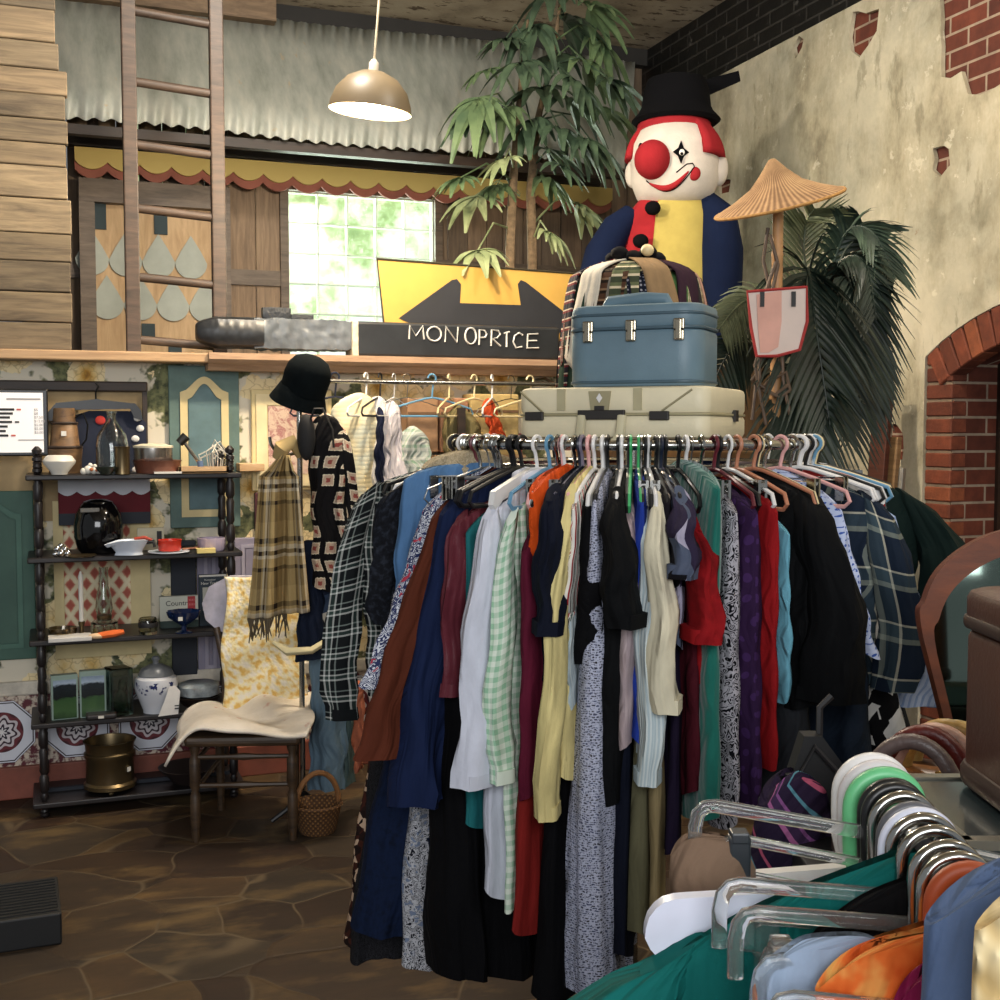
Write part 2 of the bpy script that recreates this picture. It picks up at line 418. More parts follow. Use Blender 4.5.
# ---- floor: flagstone pattern sheet
def m_floor():
    t = NT('flagstone', .6, 0, .25); co = t.co()
    w = t.noise(co, 1.6, 2, out='Color'); vec = t.mix(.16, co, w)
    vec = t.map(vec, (1, 1.15, 1))
    e = t.voro(vec, 3.5, 'DISTANCE_TO_EDGE'); cc = t.sep(t.voro(vec, 3.5, out='Color'))
    base = t.ramp(cc[0], [(0, '#3b2f28'), (.2, '#4d3527'), (.4, '#5d564c'), (.6, '#46423e'), (.75, '#77634a'), (.9, '#3f2d23'), (1, '#8d7854')])
    n2 = t.noise(t.map(co, (3, 9, 3), rot=(0, 0, .3)), 1.2, 6, .65)
    base = t.mix(.75, base, t.ramp(n2, [(.25, '#4a4440'), (.45, '#a39888'), (.58, '#cfc0a6'), (.78, '#ffe9c0')]), 'MULTIPLY')
    yel = t.ramp(t.noise(t.map(co, (1, 2.2, 1), loc=(3, 1, 0)), 2.2, 5, .6), [(.52, '#000000'), (.66, '#8a7448')])
    base = t.mix(.7, base, yel, 'ADD')
    c = t.mix(t.step(e, .011, .006), '#7d7059', base)
    brk = t.step(t.noise(co, 2.2, 2), .47, .05)
    c = t.mix(brk, base, c)
    c = t.mix(.35, c, '#4a4038'); c = t.mix(1, c, '#cdc5bc', 'MULTIPLY')
    t.bump(t.math('ADD', t.step(e, .02, .02), t.math('MULTIPLY', n2, .5)), .35, .006)
    return t.col(c)
struct(MB().box((.8, 2.8, -.05), (7.4, 10.4, .1)).build('floor', m_floor(), smooth=0))
# ---- wallpaper wall under the ledge
def m_paper():
    t = NT('floral_wallpaper', .85); co = t.map(t.co(), (1, 0, 1))
    vec = t.mix(.05, co, t.noise(co, 7, 3, out='Color'))
    d = t.voro(vec, 6.3, rnd=.85); cc = t.sep(t.voro(vec, 6.3, rnd=.85, out='Color'))
    pet = t.voro(t.mix(.05, co, t.noise(co, 20, 2, out='Color')), 24, 'DISTANCE_TO_EDGE')
    g = t.math('ADD', t.math('MULTIPLY', d, 1.6), t.math('MULTIPLY', t.noise(co, 40, 3), .4))
    fl = t.ramp(g, [(.15, '#7b5524'), (.34, '#c18f3d'), (.55, '#e3c27c'), (.8, '#efdcae')])
    fl = t.mix(t.step(pet, .03, .05), t.mix(.5, fl, '#7d5a2a'), fl)
    lf = t.noise(vec, 5.2, 4, .6)
    bg = t.mix(t.step(lf, .5, .02), '#dcd3bf', t.ramp(t.noise(co, 30, 3), [(.35, '#39402f'), (.6, '#7d7f58')]))
    c = t.mix(t.math('MULTIPLY', t.math('LESS_THAN', t.math('ADD', d, t.math('MULTIPLY', t.noise(co, 26, 3), .22)), .62), t.step(cc[0], .12, .01)), bg, fl)
    return t.col(c)
PAPER = m_paper()
struct(MB().box((.0, BACK+.05, .955), (4.9, .1, 1.91)).build('wall_back', PAPER, smooth=0))
DARKW = wood('dark_stained_wood', '#17110d', '#3a2a20', (2, 2, 14))
BROWNW = wood('brown_wood', '#453a31', '#7c6b5b', (3, 3, 22))
struct(MB().box(((2.45+RX)/2, BACK+.05, .955), (RX-2.45, .1, 1.91)).build('wall_back_boarded', wood('boarding', '#3c2c1f', '#7a5c3c', (16, 2, 2)), smooth=0))
# tile dado, chair rail and terracotta skirting
def m_tile():
    t = NT('rosette_tiles', .3); co = t.co(); x, y, z = t.sep(co)
    q = .305
    fx = t.math('SUBTRACT', t.math('FRACT', t.math('DIVIDE', t.math('ADD', x, .06), q)), .5)
    fz = t.math('DIVIDE', t.math('SUBTRACT', z, .29), q)
    ax, az = t.math('ABSOLUTE', fx), t.math('ABSOLUTE', fz)
    octa = t.math('MAXIMUM', t.math('MAXIMUM', ax, az), t.math('MULTIPLY', t.math('ADD', ax, az), .72))
    r = t.math('SQRT', t.math('ADD', t.math('MULTIPLY', fx, fx), t.math('MULTIPLY', fz, fz)))
    an = t.math('ARCTAN2', fz, fx)
    pet = t.math('ADD', r, t.math('MULTIPLY', t.math('SINE', t.math('MULTIPLY', an, 8)), .025))
    ros = t.ramp(pet, [(0, '#e3dfe0'), (.05, '#2b2233'), (.09, '#d9d3d6'), (.15, '#3a2430'), (.18, '#cfc6ca'), (.22, '#6d2c34'), (.27, '#4a1f28')], True)
    octc = t.ramp(octa, [(0, '#dadce6'), (.4, '#2c2630'), (.415, '#dadce6'), (.43, '#2c2630'), (.44, '#c9b9b4')], True)
    filler = t.ramp(t.noise(t.map(co, (1, 0, 1)), 28, 3), [(.44, '#5c2630'), (.54, '#cdbfae')])
    c = t.mix(t.math('LESS_THAN', octa, .44), filler, octc)
    c = t.mix(t.math('LESS_THAN', r, .285), c, ros)
    return t.col(c)
struct(MB().box((-.0, BACK-.008, .29), (4.9, .016, .31)).build('trim_tiles', m_tile(), smooth=0))
struct(MB().box((-.0, BACK-.014, .475), (4.9, .03, .06), bev=.008).build('trim_chair_rail', plain('worn_white_paint', '#cfc7b8', .7, var=.25, vs=14), smooth=0))
struct(MB().box((-.0, BACK-.02, .07), (4.9, .04, .14), bev=.005).build('baseboard_back', plain('terracotta', '#7d4334', .6, var=.3), smooth=0))
# loft platform and ledges
struct(MB().box((1.9, 6.48, 1.86), (3.9, 1.9, .08)).build('loft_floor', DARKW, smooth=0))
PINE = wood('pine_board', '#8d6c4c', '#c2a079', (2, 8, 30))
x0, x1 = on(-120, 357, Y=5.4).x, on(208, 357, Y=5.4).x
struct(MB().box(((x0+x1)/2, 5.45, 1.893), (x1-x0, .2, .042), bev=.006).build('trim_ledge_rough', PINE, smooth=0))
xa, xb = on(209, 357, Y=5.33).x, on(562, 366, Y=5.33).x
LX0, LX1 = xa, xb
k = MB()
k.prism([(0, 0), (.2, 0), (.2, -.075), (.05, -.075), (.03, -.05), (.012, -.04), (0, -.028)], (xa, 5.33, 1.916), (0, 1, 0), (0, 0, 1), (1, 0, 0), xb-xa)
struct(k.build('trim_ledge_moulded', wood('moulded_pine', '#8a6a4e', '#b8977a', (3, 8, 30)), smooth=0))
struct(MB().box((xb+.035, 5.36, 1.86), (.05, .1, .13)).build('trim_ledge_end', plain('navy_black_paint', '#171a20', .5), smooth=0))
# plank wall left of the loft
PLANK = wood('weathered_planks', '#6c6052', '#bba88a', (2.2, 2, 26), .8, isl=True)
k = MB(); z = LEDGE; px = on(69, 200, Y=5.42).x
while z < CEIL+.2:
    h = RND.uniform(.095, .145); x = px-(.035 if z > 3.0 else 0)+RND.uniform(-.012, .01)
    while x > -2.6:
        L = RND.uniform(.5, 1.5); k.box((x-L/2, 5.46+RND.uniform(-.006, .006), z+h/2), (L-.003, .05, h-.004), bev=.004, seg=1); x -= L
    z += h
struct(k.build('wall_left_planks', PLANK, smooth=0))
struct(MB().box((-.05, 6.48, 3.02), (.09, 1.86, 2.2)).build('wall_loft_side', DARKW, smooth=0))
# loft back wall, vertical boards, with the window opening
wA, wB = on(288, 195, Y=REC), on(433, 322, Y=REC)
WX0, WX1, WZ1, WZ0 = wA.x, wB.x, wA.z+.02, 1.93
BOARD = wood('grey_brown_boards', '#75665a', '#b09a84', (22, 2, 2), .8, isl=True)  # base tone lightened to stand in for window glare
k = MB(); x = -.02
while x < RX:
    w = RND.uniform(.1, .16); x2 = min(x+w, RX)
    if x < WX0 < x2: x2 = WX0
    if x < WX1 < x2: x2 = WX1
    segs = [(1.88, CEIL)] if (x2 <= WX0+1e-4 or x >= WX1-1e-4) else [(1.88, WZ0), (WZ1, CEIL)]
    for a, b in segs: k.box(((x+x2)/2, REC+.02, (a+b)/2), (x2-x-.004, .04, b-a), bev=.004, seg=1)
    x = x2
struct(k.build('wall_loft_back', BOARD, smooth=0))
k = MB()
k.box(((WX0-.9), REC-.01, 2.5), (1.75, .03, .09)); k.box((WX1+.85, REC-.01, 2.62), (1.7, .03, .09))
struct(k.build('trim_loft_battens', BROWNW, smooth=0))
# glass block window, greenery and daylight beyond
def m_out():
    t = NT('daylight_garden'); co = t.co()
    n1 = t.noise(co, 3.2, 5, .65); x, y, z = t.sep(co)
    n1 = t.math('ADD', n1, t.math('MULTIPLY', t.math('SUBTRACT', z, 2.6), .12))
    c = t.ramp(n1, [(.45, '#ffffff'), (.53, '#eefbd8'), (.6, '#b9d694'), (.72, '#7da65a')])
    t.b.inputs['Base Color'].default_value = (0, 0, 0, 1); t.put(t.b.inputs['Emission Color'], c); t.b.inputs['Emission Strength'].default_value = 1.5; return t.m
o = MB().box(((WX0+WX1)/2, REC+.75, 2.6), (2.6, .02, 2.4)).build('garden_backdrop', m_out(), smooth=0); struct(o)
wn = thing('window_1', 'bright glass block window', 'window', ((WX0+WX1)/2, REC, WZ0)); del wn['label']; del wn['category']; wn['kind'] = 'structure'
W, H = WX1-WX0, WZ1-WZ0; nb = 5; bw = W/nb; k = MB(); k2 = MB(); nr = int(round(H/bw)); bh = H/nr
for i in range(nb):
    for j in range(nr):
        k.box((-W/2+bw*(i+.5), .03, bh*(j+.5)), (bw-.006, .07, bh-.006), bev=.006, seg=1)
for i in range(nb+1): k2.box((-W/2+bw*i, .03, H/2), (.006, .06, H))
for j in range(nr+1): k2.box((0, .03, bh*j), (W, .06, .006))
gb_ = NT('block_glass'); tr_ = gb_.n('BsdfTransparent'); tr_.inputs[0].default_value = (.93, .98, .92, 1); gl_ = gb_.n('BsdfGlossy'); gl_.inputs['Roughness'].default_value = .15
mx_ = gb_.n('MixShader'); mx_.inputs[0].default_value = .1; gb_.t.links.new(tr_.outputs[0], mx_.inputs[1]); gb_.t.links.new(gl_.outputs[0], mx_.inputs[2]); gb_.t.links.new(mx_.outputs[0], gb_.t.nodes['Material Output'].inputs['Surface'])
k.build('glass_blocks', gb_.m, wn); k2.build('mortar', plain('mortar', '#e6ecdf', .8), wn)
k = MB(); k.box((-W/2-.03, -.01, H/2), (.05, .06, H+.1)); k.box((W/2+.03, -.01, H/2), (.05, .06, H+.1)); k.box((0, -.01, H+.03), (W+.1, .06, .05))
k.build('window_frame', BROWNW, wn)
# ceiling, shade strip, short beam, black painted brick band
def m_ceil():
    t = NT('peeling_ceiling', .9); co = t.co()
    c = t.ramp(t.noise(co, 2.2, 6, .65), [(.3, '#6d6151'), (.5, '#a1937e'), (.7, '#b8ab96')])
    sp = t.step(t.noise(t.map(co, (2, 5, 1)), 3.2, 5, .7), .58, .015)
    c = t.mix(sp, c, '#5a4a38'); t.bump(sp, .4, .01); return t.col(c)
struct(MB().box((.7, 2.9, CEIL+.05), (7.4, 9.4, .1)).build('ceiling', m_ceil(), smooth=0))
struct(MB().box((2.0, REC-.04, CEIL-.05), (3.8, .08, .11)).build('trim_loft_shade_strip', plain('shade_black_brown', '#2a2826', .8), smooth=0))  # dark strip standing in for the shade in the gap above the awning
struct(MB().box((.55, REC-.16, CEIL-.07), (1.5, .12, .16)).build('trim_short_beam', wood('old_beam', '#5a4632', '#8e755a', (4, 3, 20)), smooth=0))
# right wall: brick wall, plaster skin with holes, arch
def m_brick(name, cols, mortar, sc=1.0, paint=None):
    t = NT(name, .8 if not paint else .45); co = t.co(); x, y, z = t.sep(co)
    b = t.n('TexBrick'); t.put(b.inputs['Vector'], t.comb(t.math('ADD', y, x), z, 0)); b.inputs['Scale'].default_value = 1
    b.inputs['Brick Width'].default_value = .23*sc; b.inputs['Row Height'].default_value = .078*sc; b.inputs['Mortar Size'].default_value = .006*sc
    b.inputs['Color1'].default_value = lin(cols[0]); b.inputs['Color2'].default_value = lin(cols[1]); b.inputs['Mortar'].default_value = lin(mortar)
    c = t.mix(.5, b.outputs[0], t.ramp(t.noise(co, 14, 5), [(.3, '#707070'), (.7, '#ffffff')]), 'MULTIPLY')
    if paint: c = t.mix(t.step(t.noise(co, 9, 5, .7), .66, .04), c, '#55524e')
    t.bump(t.math('SUBTRACT', t.math('MULTIPLY', t.noise(co, 20, 4), .3), b.outputs[1]), .6, .008); return t.col(c)
BRICK = m_brick('old_red_brick', ('#7c3d29', '#5f2f22'), '#b09a84')
M_R = Matrix(((0, 0, -1, RX), (1, 0, 0, 0), (0, 1, 0, 0), (0, 0, 0, 1)))   # (Y, Z) outline -> right wall plane, depth along -X
def YZ(x, y): p = on(x, y, X=RX); return (p.y, p.z)
yo = YZ(928, 400)[0]; bwid = yo-YZ(953, 400)[0]; HALF = .78; yc = yo-HALF
def arch(half, zs, rise, n=14, zb=0):
    R_ = (half*half+rise*rise)/(2*rise); zc = zs+rise-R_; a0 = math.asin(half/R_); out = [(yc+half, zb)]
    for i in range(n+1):
        a = a0-2*a0*i/n; out.append((yc+R_*sin(a), zc+R_*cos(a)))
    out.append((yc-half, zb)); return out
ZS = YZ(928, 357)[1]
outer = arch(HALF, ZS, .235); inner = arch(HALF-bwid, ZS-.04, .17)
wall = [(.6, -.02), (REC+.05, -.02), (REC+.05, 3.72), (.6, 3.72)]
inn2 = [(a, b if b else .0) for a, b in inner]
struct(spline_mesh('wall_right_brick', [wall, inn2], .30, BRICK, M_R @ Matrix.Translation((0, 0, -.155))))
def m_plaster():
    t = NT('crumbling_plaster', .9, 0, .2); co = t.co()
    a = t.noise(co, 1.3, 7, .68, .3); b = t.noise(t.map(co, (1, 1, .55)), 3.1, 6, .7)
    c = t.ramp(a, [(.3, '#918d79'), (.43, '#b7b09a'), (.55, '#cbc2a9'), (.7, '#dacfb6')])
    c = t.mix(.8, c, t.ramp(b, [(.32, '#98948a'), (.44, '#dbd8d0'), (.58, '#ffffff')]), 'MULTIPLY')
    st = t.step(t.noise(t.map(co, (2, 2, .7)), 2.4, 6, .7), .63, .03); c = t.mix(t.math('MULTIPLY', st, .5), c, '#776f58')
    sp = t.step(t.noise(co, 11, 4, .75), .72, .02); c = t.mix(t.math('MULTIPLY', sp, .6), c, '#8f6a4c')
    wh = t.step(t.noise(t.map(co, loc=(4, 2, 7)), 8, 5, .7), .64, .02); c = t.mix(t.math('MULTIPLY', wh, .5), c, '#e3dbc4')
    t.bump(t.math('ADD', a, t.math('MULTIPLY', b, .6)), .5, .03); return t.col(c)
def jag(pts, j=.012):
    out = []
    for i, p in enumerate(pts):
        q = pts[(i+1) % len(pts)]; L = math.dist(p, q); m = max(1, int(L/.05))
        for s in range(m):
            f = s/m; out.append((p[0]+(q[0]-p[0])*f+RND.uniform(-j, j), p[1]+(q[1]-p[1])*f+RND.uniform(-j, j)))
    return out
holes = [
    [(942, -30), (944, 20), (947, 45), (944, 78), (956, 80), (966, 74), (971, 93), (984, 94), (998, 88), (1030, 70), (1030, -30)],
    [(856, 14), (854, 35), (856, 52), (862, 58), (872, 48), (880, 32), (884, 10)],
    [(937, 150), (938, 172), (944, 179), (953, 168), (954, 148), (946, 146)],
    [(797, 49), (799, 57), (806, 46), (808, 38), (802, 38)],
    [(721, 182), (722, 196), (733, 192), (735, 178)],
    [(892, 424), (893, 460), (905, 462), (909, 448), (907, 432), (900, 424)],
]
pl = [[(.6, 0), (REC, 0), (REC, 3.7), (.6, 3.7)], [(a, b if b else .001) for a, b in outer]]
pl += [jag([YZ(*p) for p in h]) for h in holes]
struct(spline_mesh('wall_right', pl, .022, m_plaster(), M_R @ Matrix.Translation((0, 0, .011))))
struct(MB().box((RX+.06, 3.9, 3.92), (.17, 7, .44)).build('wall_right_upper', m_brick('black_painted_brick', ('#191817', '#141414'), '#3d3b38', 1, True), smooth=0))
struct(MB().box((RX-.01, on(820, 0, X=RX).y, 3.98), (.12, .35, .2)).build('trim_black_box', plain('matt_black', '#050505', .9), smooth=0))  # plain black box on the upper wall
# arch bricks
k = MB(); zz = 0.0; n = 0
while zz < ZS-.02:
    h = .076
    for s in (1, -1): k.box((RX+.034, yc+s*(HALF-bwid/2-.001), zz+h/2), (.09, bwid+RND.uniform(.001, .005), h-.012), bev=.005, seg=1)
    zz += .078; n += 1
Ro = (HALF**2+.235**2)/(.47); zc = ZS+.235-Ro; a0 = math.asin(HALF/Ro); nb = 19
for i in range(nb):
    a = -a0+(i+.5)*2*a0/nb; T = Matrix.Translation((RX+.027, yc+(Ro-bwid/2-.0)*sin(a), zc+(Ro-bwid/2)*cos(a))) @ Matrix.Rotation(-a, 4, 'X')
    k.box((0, 0, 0), (.09, 2*a0/nb*Ro-.014, bwid), bev=.005, seg=1, M=T)
t_ = NT('arch_brick', .8); co_ = t_.co(); r_ = t_.n('NewGeometry').outputs['Random Per Island']
cA = t_.mix(.55, t_.ramp(r_, [(0, '#5c2c1c'), (.4, '#8a452b'), (.7, '#743823'), (1, '#9a5433')]), t_.ramp(t_.noise(co_, 18, 5), [(.3, '#6a6a6a'), (.7, '#ffffff')]), 'MULTIPLY')
t_.bump(t_.noise(co_, 30, 4), .4, .01)
struct(k.build('trim_arch_bricks', t_.col(cA), smooth=0))
struct(spline_mesh('trim_arch_mortar', [outer+[(yc+(a-yc)*1.006, b+(.004 if b > .5 else 0)) for a, b in inner[::-1]]], .05, plain('lime_mortar', '#85725f', .95, var=.2, vs=20), M_R @ Matrix.Translation((0, 0, -.024))))
k = MB(); k.box((RX+.02, yc, 1.06), (.02, 1.5, 2.14))
# doorway behind the arch
dr = thing('door_1', 'd', 'd', (RX+.24, yc, 0)); del dr['label']; del dr['category']; dr['kind'] = 'structure'
k = MB(); k.box((.03, 0, 1.1), (.04, 1.4, 2.2))
for yy in (-.33, .33):
    for zc_, hh in ((.5, .7), (1.25, .6), (1.83, .4)): k.box((.005, yy, zc_), (.03, .5, hh), bev=.012)
k.build('door_leaf', wood('dark_door', '#120c09', '#2c1d14', (3, 3, 14), .5), dr)
MB().blob((-.02, .6, 1.05), (.025, .025, .025)).build('door_handle', plain('dark_brass', '#6b5a38', .4, .9), dr)
# corrugated awning
def m_tin():
    t = NT('weathered_tin', .6, .25); co = t.co()
    c = t.ramp(t.noise(t.map(co, (5, 1.2, 1.2)), 2.2, 6, .65), [(.3, '#959a90'), (.5, '#aeb1a8'), (.7, '#c2c2b6')])
    c = t.mix(t.step(t.noise(t.map(co, (2, 1, 1)), 6, 4, .7), .68, .02), c, '#b9ae98'); return t.col(c)
AX0, AX1 = .005, RX-.04
def fa(u, v):
    x = AX0+(AX1-AX0)*u+(.08+.36*u)*(1-v)
    w = .018*cos(2*pi*(x)/.085)
    y, z = 7.33+(6.6-7.33)*v, 4.05+(3.165-4.05)*v
    return (min(x, RX-.03), y+w*.75, z+w*.65+.012*sin(x*3))
AX1 = 3.28
struct(MB().grid(fa, 460, 4).build('trim_tin_awning', m_tin(), solid=.004, smooth=60))
k = MB()
k.box((1.75, 6.66, 3.125), (3.4, .06, .05))
for i in range(6):
    x = .25+i*.62
    k.tube([(x, 6.66, 3.15), (x, 7.36, 3.94)], .028, 4)
k.box((1.75, 7.33, 3.24), (3.4, .08, .1))
struct(k.build('trim_awning_rafters', DARKW, smooth=0))
# scalloped frieze
k = MB(); k2 = MB(); fz = 3.17; per = .176; n = 19
def scal(depth, ph):
    P = [(0, 0)]
    for i in range(n):
        for j in range(9):
            f = j/8 if j < 8 else 1; P.append((per*(i+f), -depth-.045*sin(pi*f)**.8))
    P.append((per*n, 0)); return P
X0 = .17
k.prism(scal(.075, 0), (X0, 7.24, fz), (1, 0, 0), (0, 0, 1), (0, 1, 0), .02)
k2.prism(scal(.122, 0), (X0, 7.262, fz), (1, 0, 0), (0, 0, 1), (0, 1, 0), .02)
fr_ = thing('scalloped_frieze', 'yellow and rust red scalloped frieze board along the loft wall under the awning', 'frieze', (0, 0, 0))
k.build('yellow_board', cloth('mottled_yellow', 'noise', ('#a08a4c', '#d3bc78', '#e0cd92'), 30), fr_, smooth=0)
k2.build('red_board', plain('rust_red_paint', '#9a5d4e', .8, var=.2), fr_, smooth=0)
# shingled panel in the loft
A, B = on(86, 179, Y=7.3), on(224, 351, Y=7.3)
sp = thing('shingle_panel', 'tall wooden panel with grey teardrop shingles and dark squares behind the ladder', 'panel', ((A.x+B.x)/2, 7.33, 1.9))
w, h = B.x-A.x, A.z-1.9
MB().box((0, .02, h/2), (w, .03, h)).build('panel_board', wood('pale_board', '#a98a66', '#d2b48e', (14, 2, 2), .8), sp, smooth=0)
k = MB()
k.box((-w/2, -.02, h/2), (.085, .09, h)); k.box((w/2, -.02, h/2), (.085, .09, h)); k.box((0, -.025, h-.065), (w+.08, .09, .13))
k.build('frame', BROWNW, sp, smooth=0)
k = MB(); r = .092
for j, zz in enumerate((.66, .41)):
    for i in range(-3, 4):
        cx = (i+(.5 if j else .08))*.184
        if abs(cx) > w/2-.02: continue
        P = [(r*cos(a), r*sin(a)) for a in [pi+pi*q/12 for q in range(13)]]+[(r*.62, r*.75), (0, r*1.75), (-r*.62, r*.75)]
        k.prism(P, (cx, .003, zz), (1, 0, 0), (0, 0, 1), (0, 1, 0), -.014)
k.build('shingles', plain('grey_shingle', '#aab0a8', .8, var=.12), sp, smooth=0)
for cx, zz in ((-.31, .91), (.03, .9), (-.27, .08), (.1, .12), (.27, .07), (-.05, .25)): MB().box((cx, 0, zz), (.075, .02, .16 if zz > .5 else .1)).build('dark_square', plain('dark_teal_paint', '#2b3c42', .7), sp, smooth=0)
# ladder standing in the loft
ld = thing('ladder', 'tall dark wooden ladder standing on the ledge at the left', 'ladder', (0, 5.6, 1.9))
rl = {}; LADW = wood('ladder_wood', '#2f2620', '#5e4b3d', (3, 3, 22))
for nm, px_ in (('l', 131), ('r', 218)):
    x = on(px_, 200, Y=5.6).x; rl[nm] = x
    w_ = .062
    MB().box((x, 0, 1.11), (w_, .05, 2.22), bev=.006).build('rail', LADW, ld, smooth=0)
for yy in (18, 88, 150, 213, 281, 343):
    z_ = on(175, yy, Y=5.6).z-1.9
    MB().tube([(rl['l'], 0, z_+.012), (rl['r'], 0, z_-.012)], .02, 10).build('rung', LADW, ld)
# pendant lamps
def pendant(loc, label, power, vis=True):
    t = thing('pendant_lamp', label, 'lamp', loc)
    prof = [(.002, .155), (.05, .15), (.10, .125), (.14, .08), (.158, .03), (.162, 0)]
    k = MB(); k.lathe(prof+[(.158, .002)]+[(max(0, r-.006), z-.006) for r, z in prof[-2::-1]], 40, cap=(False, False)); k.build('shade', plain('tan_enamel', '#75664f', .45, var=.05), t)
    MB().lathe([(.02, .15), (.02, .185), (.008, .2)], 12).build('socket', plain('cream_plastic', '#c8bfae', .5), t)
    MB().cyl((0, 0, .19), (0, 0, CEIL-loc[2]), .005, seg=6).build('cord', plain('cord_beige', '#b8ab92', .6), t)
    MB().blob((0, 0, .05), (.045, .045, .055)).build('bulb', emit('warm_bulb', '#ffe6b8', 28), t)
    l = bpy.data.lights.new('bulb_light', 'POINT'); l.energy = power; l.color = (1, .84, .62); l.shadow_soft_size = .05
    lo = bpy.data.objects.new('bulb_light', l); C.objects.link(lo); lo.location = (loc[0], loc[1], loc[2]-.03)
    t.rotation_euler = (rad(5), rad(4), 0)
    return t
p = on(370, 112, D=4.7); pendant(tuple(p), 'glowing tan dome pendant lamp hanging in front of the corrugated awning', 120)
# ================================================================== LEFT: WALL PANELS, SHELF, CHAIR
WALLY = BACK-.001
def wp(x, y, d=0): return on(x, y, Y=WALLY-d)
def panel_frame(x0, y0, x1, y1, d=.0):
    a, b = wp(x0, (y0+y1)/2, d), wp(x1, (y0+y1)/2, d); zt = wp((x0+x1)/2, y0, d).z; zb = wp((x0+x1)/2, y1, d).z
    return (a.x+b.x)/2, zb, b.x-a.x, zt-zb
def moulded(name, label, cat, px, cols, arch=0, dep=.022, fr=.045, mo=.03):
    cx, zb, w, h = panel_frame(*px)
    t = thing(name, label, cat, (cx, WALLY, zb))
    MB().box((0, -dep/2, h/2), (w, dep, h), bev=.004).build('board', cols[0], t, smooth=0)
    def outl(m):
        a = w/2-m; zt = h-m; P = [(-a, m), (a, m)]
        if arch:
            z1 = zt-arch; P += [(a, z1)]+[(a*(1-2*q/16), z1+arch*(.5-.5*cos(2*pi*q/16))) for q in range(2, 15)]+[(-a, z1)]
        else: P += [(a, zt), (-a, zt)]
        return P
    o = outl(fr); i = outl(fr+mo)
    M = Matrix(((1, 0, 0, 0), (0, 0, -1, -dep), (0, 1, 0, 0), (0, 0, 0, 1)))
    spline_mesh('moulding', [o, i], .014, cols[1], M, t)
    k = MB(); k.prism(outl(fr+mo+.004), (0, -dep-.001, 0), (1, 0, 0), (0, 0, 1), (0, -1, 0), .004); k.build('inner_panel', cols[2], t, smooth=0)
    return t
TEAL = plain('distressed_teal_paint', '#5c736e', .7, var=.22, vs=9); TEAL2 = plain('worn_blue_paint', '#5d777c', .7, var=.25, vs=7)
CRM = plain('aged_cream_paint', '#d9c694', .7, var=.12)
moulded('cabinet_door', 'tall teal cabinet door with cream arched moulding fixed upright on the wallpaper', 'door panel', (169, 366, 239, 527), (TEAL, CRM, TEAL2), arch=.07, fr=.048, mo=.032)
GRN = plain('bottle_green_paint', '#3d5f52', .6, var=.15)
moulded('wall_panel', 'dark green arched panel on the wall left of the black shelf', 'door panel', (-45, 491, 35, 660), (GRN, plain('green_light', '#466b5d', .6), plain('green_inner', '#3a5a4e', .6)), arch=.05, fr=.05, mo=.02)
pinkm = NT('pink_marbled', .8); f_ = pinkm.noise(pinkm.co(), 16, 4, .6, 1.5); pinkm.col(pinkm.ramp(f_, [(.32, '#b98a84'), (.5, '#d9c3ae'), (.62, '#a9716f'), (.75, '#e0d2bd')]))
moulded('wall_panel', 'cream framed panel with a pink marbled field beside the black hat', 'door panel', (251, 390, 331, 490), (CRM, plain('pale_cream', '#e3d3a8', .7), pinkm.m), fr=.02, mo=.05)
WINE = plain('wine_paint', '#4c2228', .5, var=.1)
moulded('wall_panel', 'small wine red raised panel on the wall behind the plaid scarf', 'door panel', (254, 492, 284, 531), (WINE, plain('wine_light', '#653037', .5), WINE), fr=.02, mo=.015)
LIL = plain('lilac_grey_paint', '#8d879a', .7, var=.12)
moulded('wall_panel', 'lilac grey panel on the wall behind the white painted chair back', 'door panel', (234, 537, 284, 600), (LIL, plain('lilac_light', '#a59fb0', .7), LIL), fr=.03, mo=.015)
moulded('wall_panel', 'lilac grey panel low on the wall behind the blue glass bowl shelf', 'door panel', (197, 545, 222, 674), (LIL, plain('lilac_light', '#a59fb0', .7), LIL), fr=.03, mo=.015)
NAVYP = plain('navy_paint', '#20252f', .7, var=.15)
cx, zb, w, h = panel_frame(171, 540, 196, 674)
tag(MB().box((0, -.015, h/2), (w, .03, h), bev=.004).build('wall_board', NAVYP, None, 0, loc=(cx, WALLY, zb)), 'narrow dark navy board fixed on the wall behind the shelf', 'board')
# framed red diamond fabric panel
cx, zb, w, h = panel_frame(54, 500, 150, 655)
t = thing('fabric_board', 'cream framed panel of red diamond patterned fabric behind the shelf', 'panel', (cx, WALLY, zb))
k = MB(); f = .06
k.box((0, -.015, f/2), (w, .03, f)); k.box((0, -.015, h-f/2), (w, .03, f)); k.box((-w/2+.02, -.0135, h/2), (.04, .027, h-.002)); k.box((w/2-f*.7, -.0135, h/2), (f*1.4-.001, .027, h-.002))
k.build('frame', CRM, t, smooth=0)
dm = NT('red_diamond_fabric', .9); co = dm.co(); x_, y_, z_ = dm.sep(co)
fa_ = lambda a, b: dm.math('ABSOLUTE', dm.math('SUBTRACT', dm.math('FRACT', dm.math('MULTIPLY', dm.math('ADD' if b > 0 else 'SUBTRACT', dm.math('MULTIPLY', x_, 1.35), z_), 11)), .5))
mx = dm.math('MAXIMUM', fa_(0, 1), fa_(0, -1)); nn = dm.math('ADD', mx, dm.math('MULTIPLY', dm.math('SUBTRACT', dm.noise(co, 60, 3), .5), .16))
dm.col(dm.ramp(nn, [(.2, '#a9584a'), (.3, '#c98b72'), (.34, '#dccaa6'), (.5, '#e6d9ba')]))
MB().box((0, -.008, h/2), (w-.06, .012, h-.06)).build('fabric', dm.m, t, smooth=0)
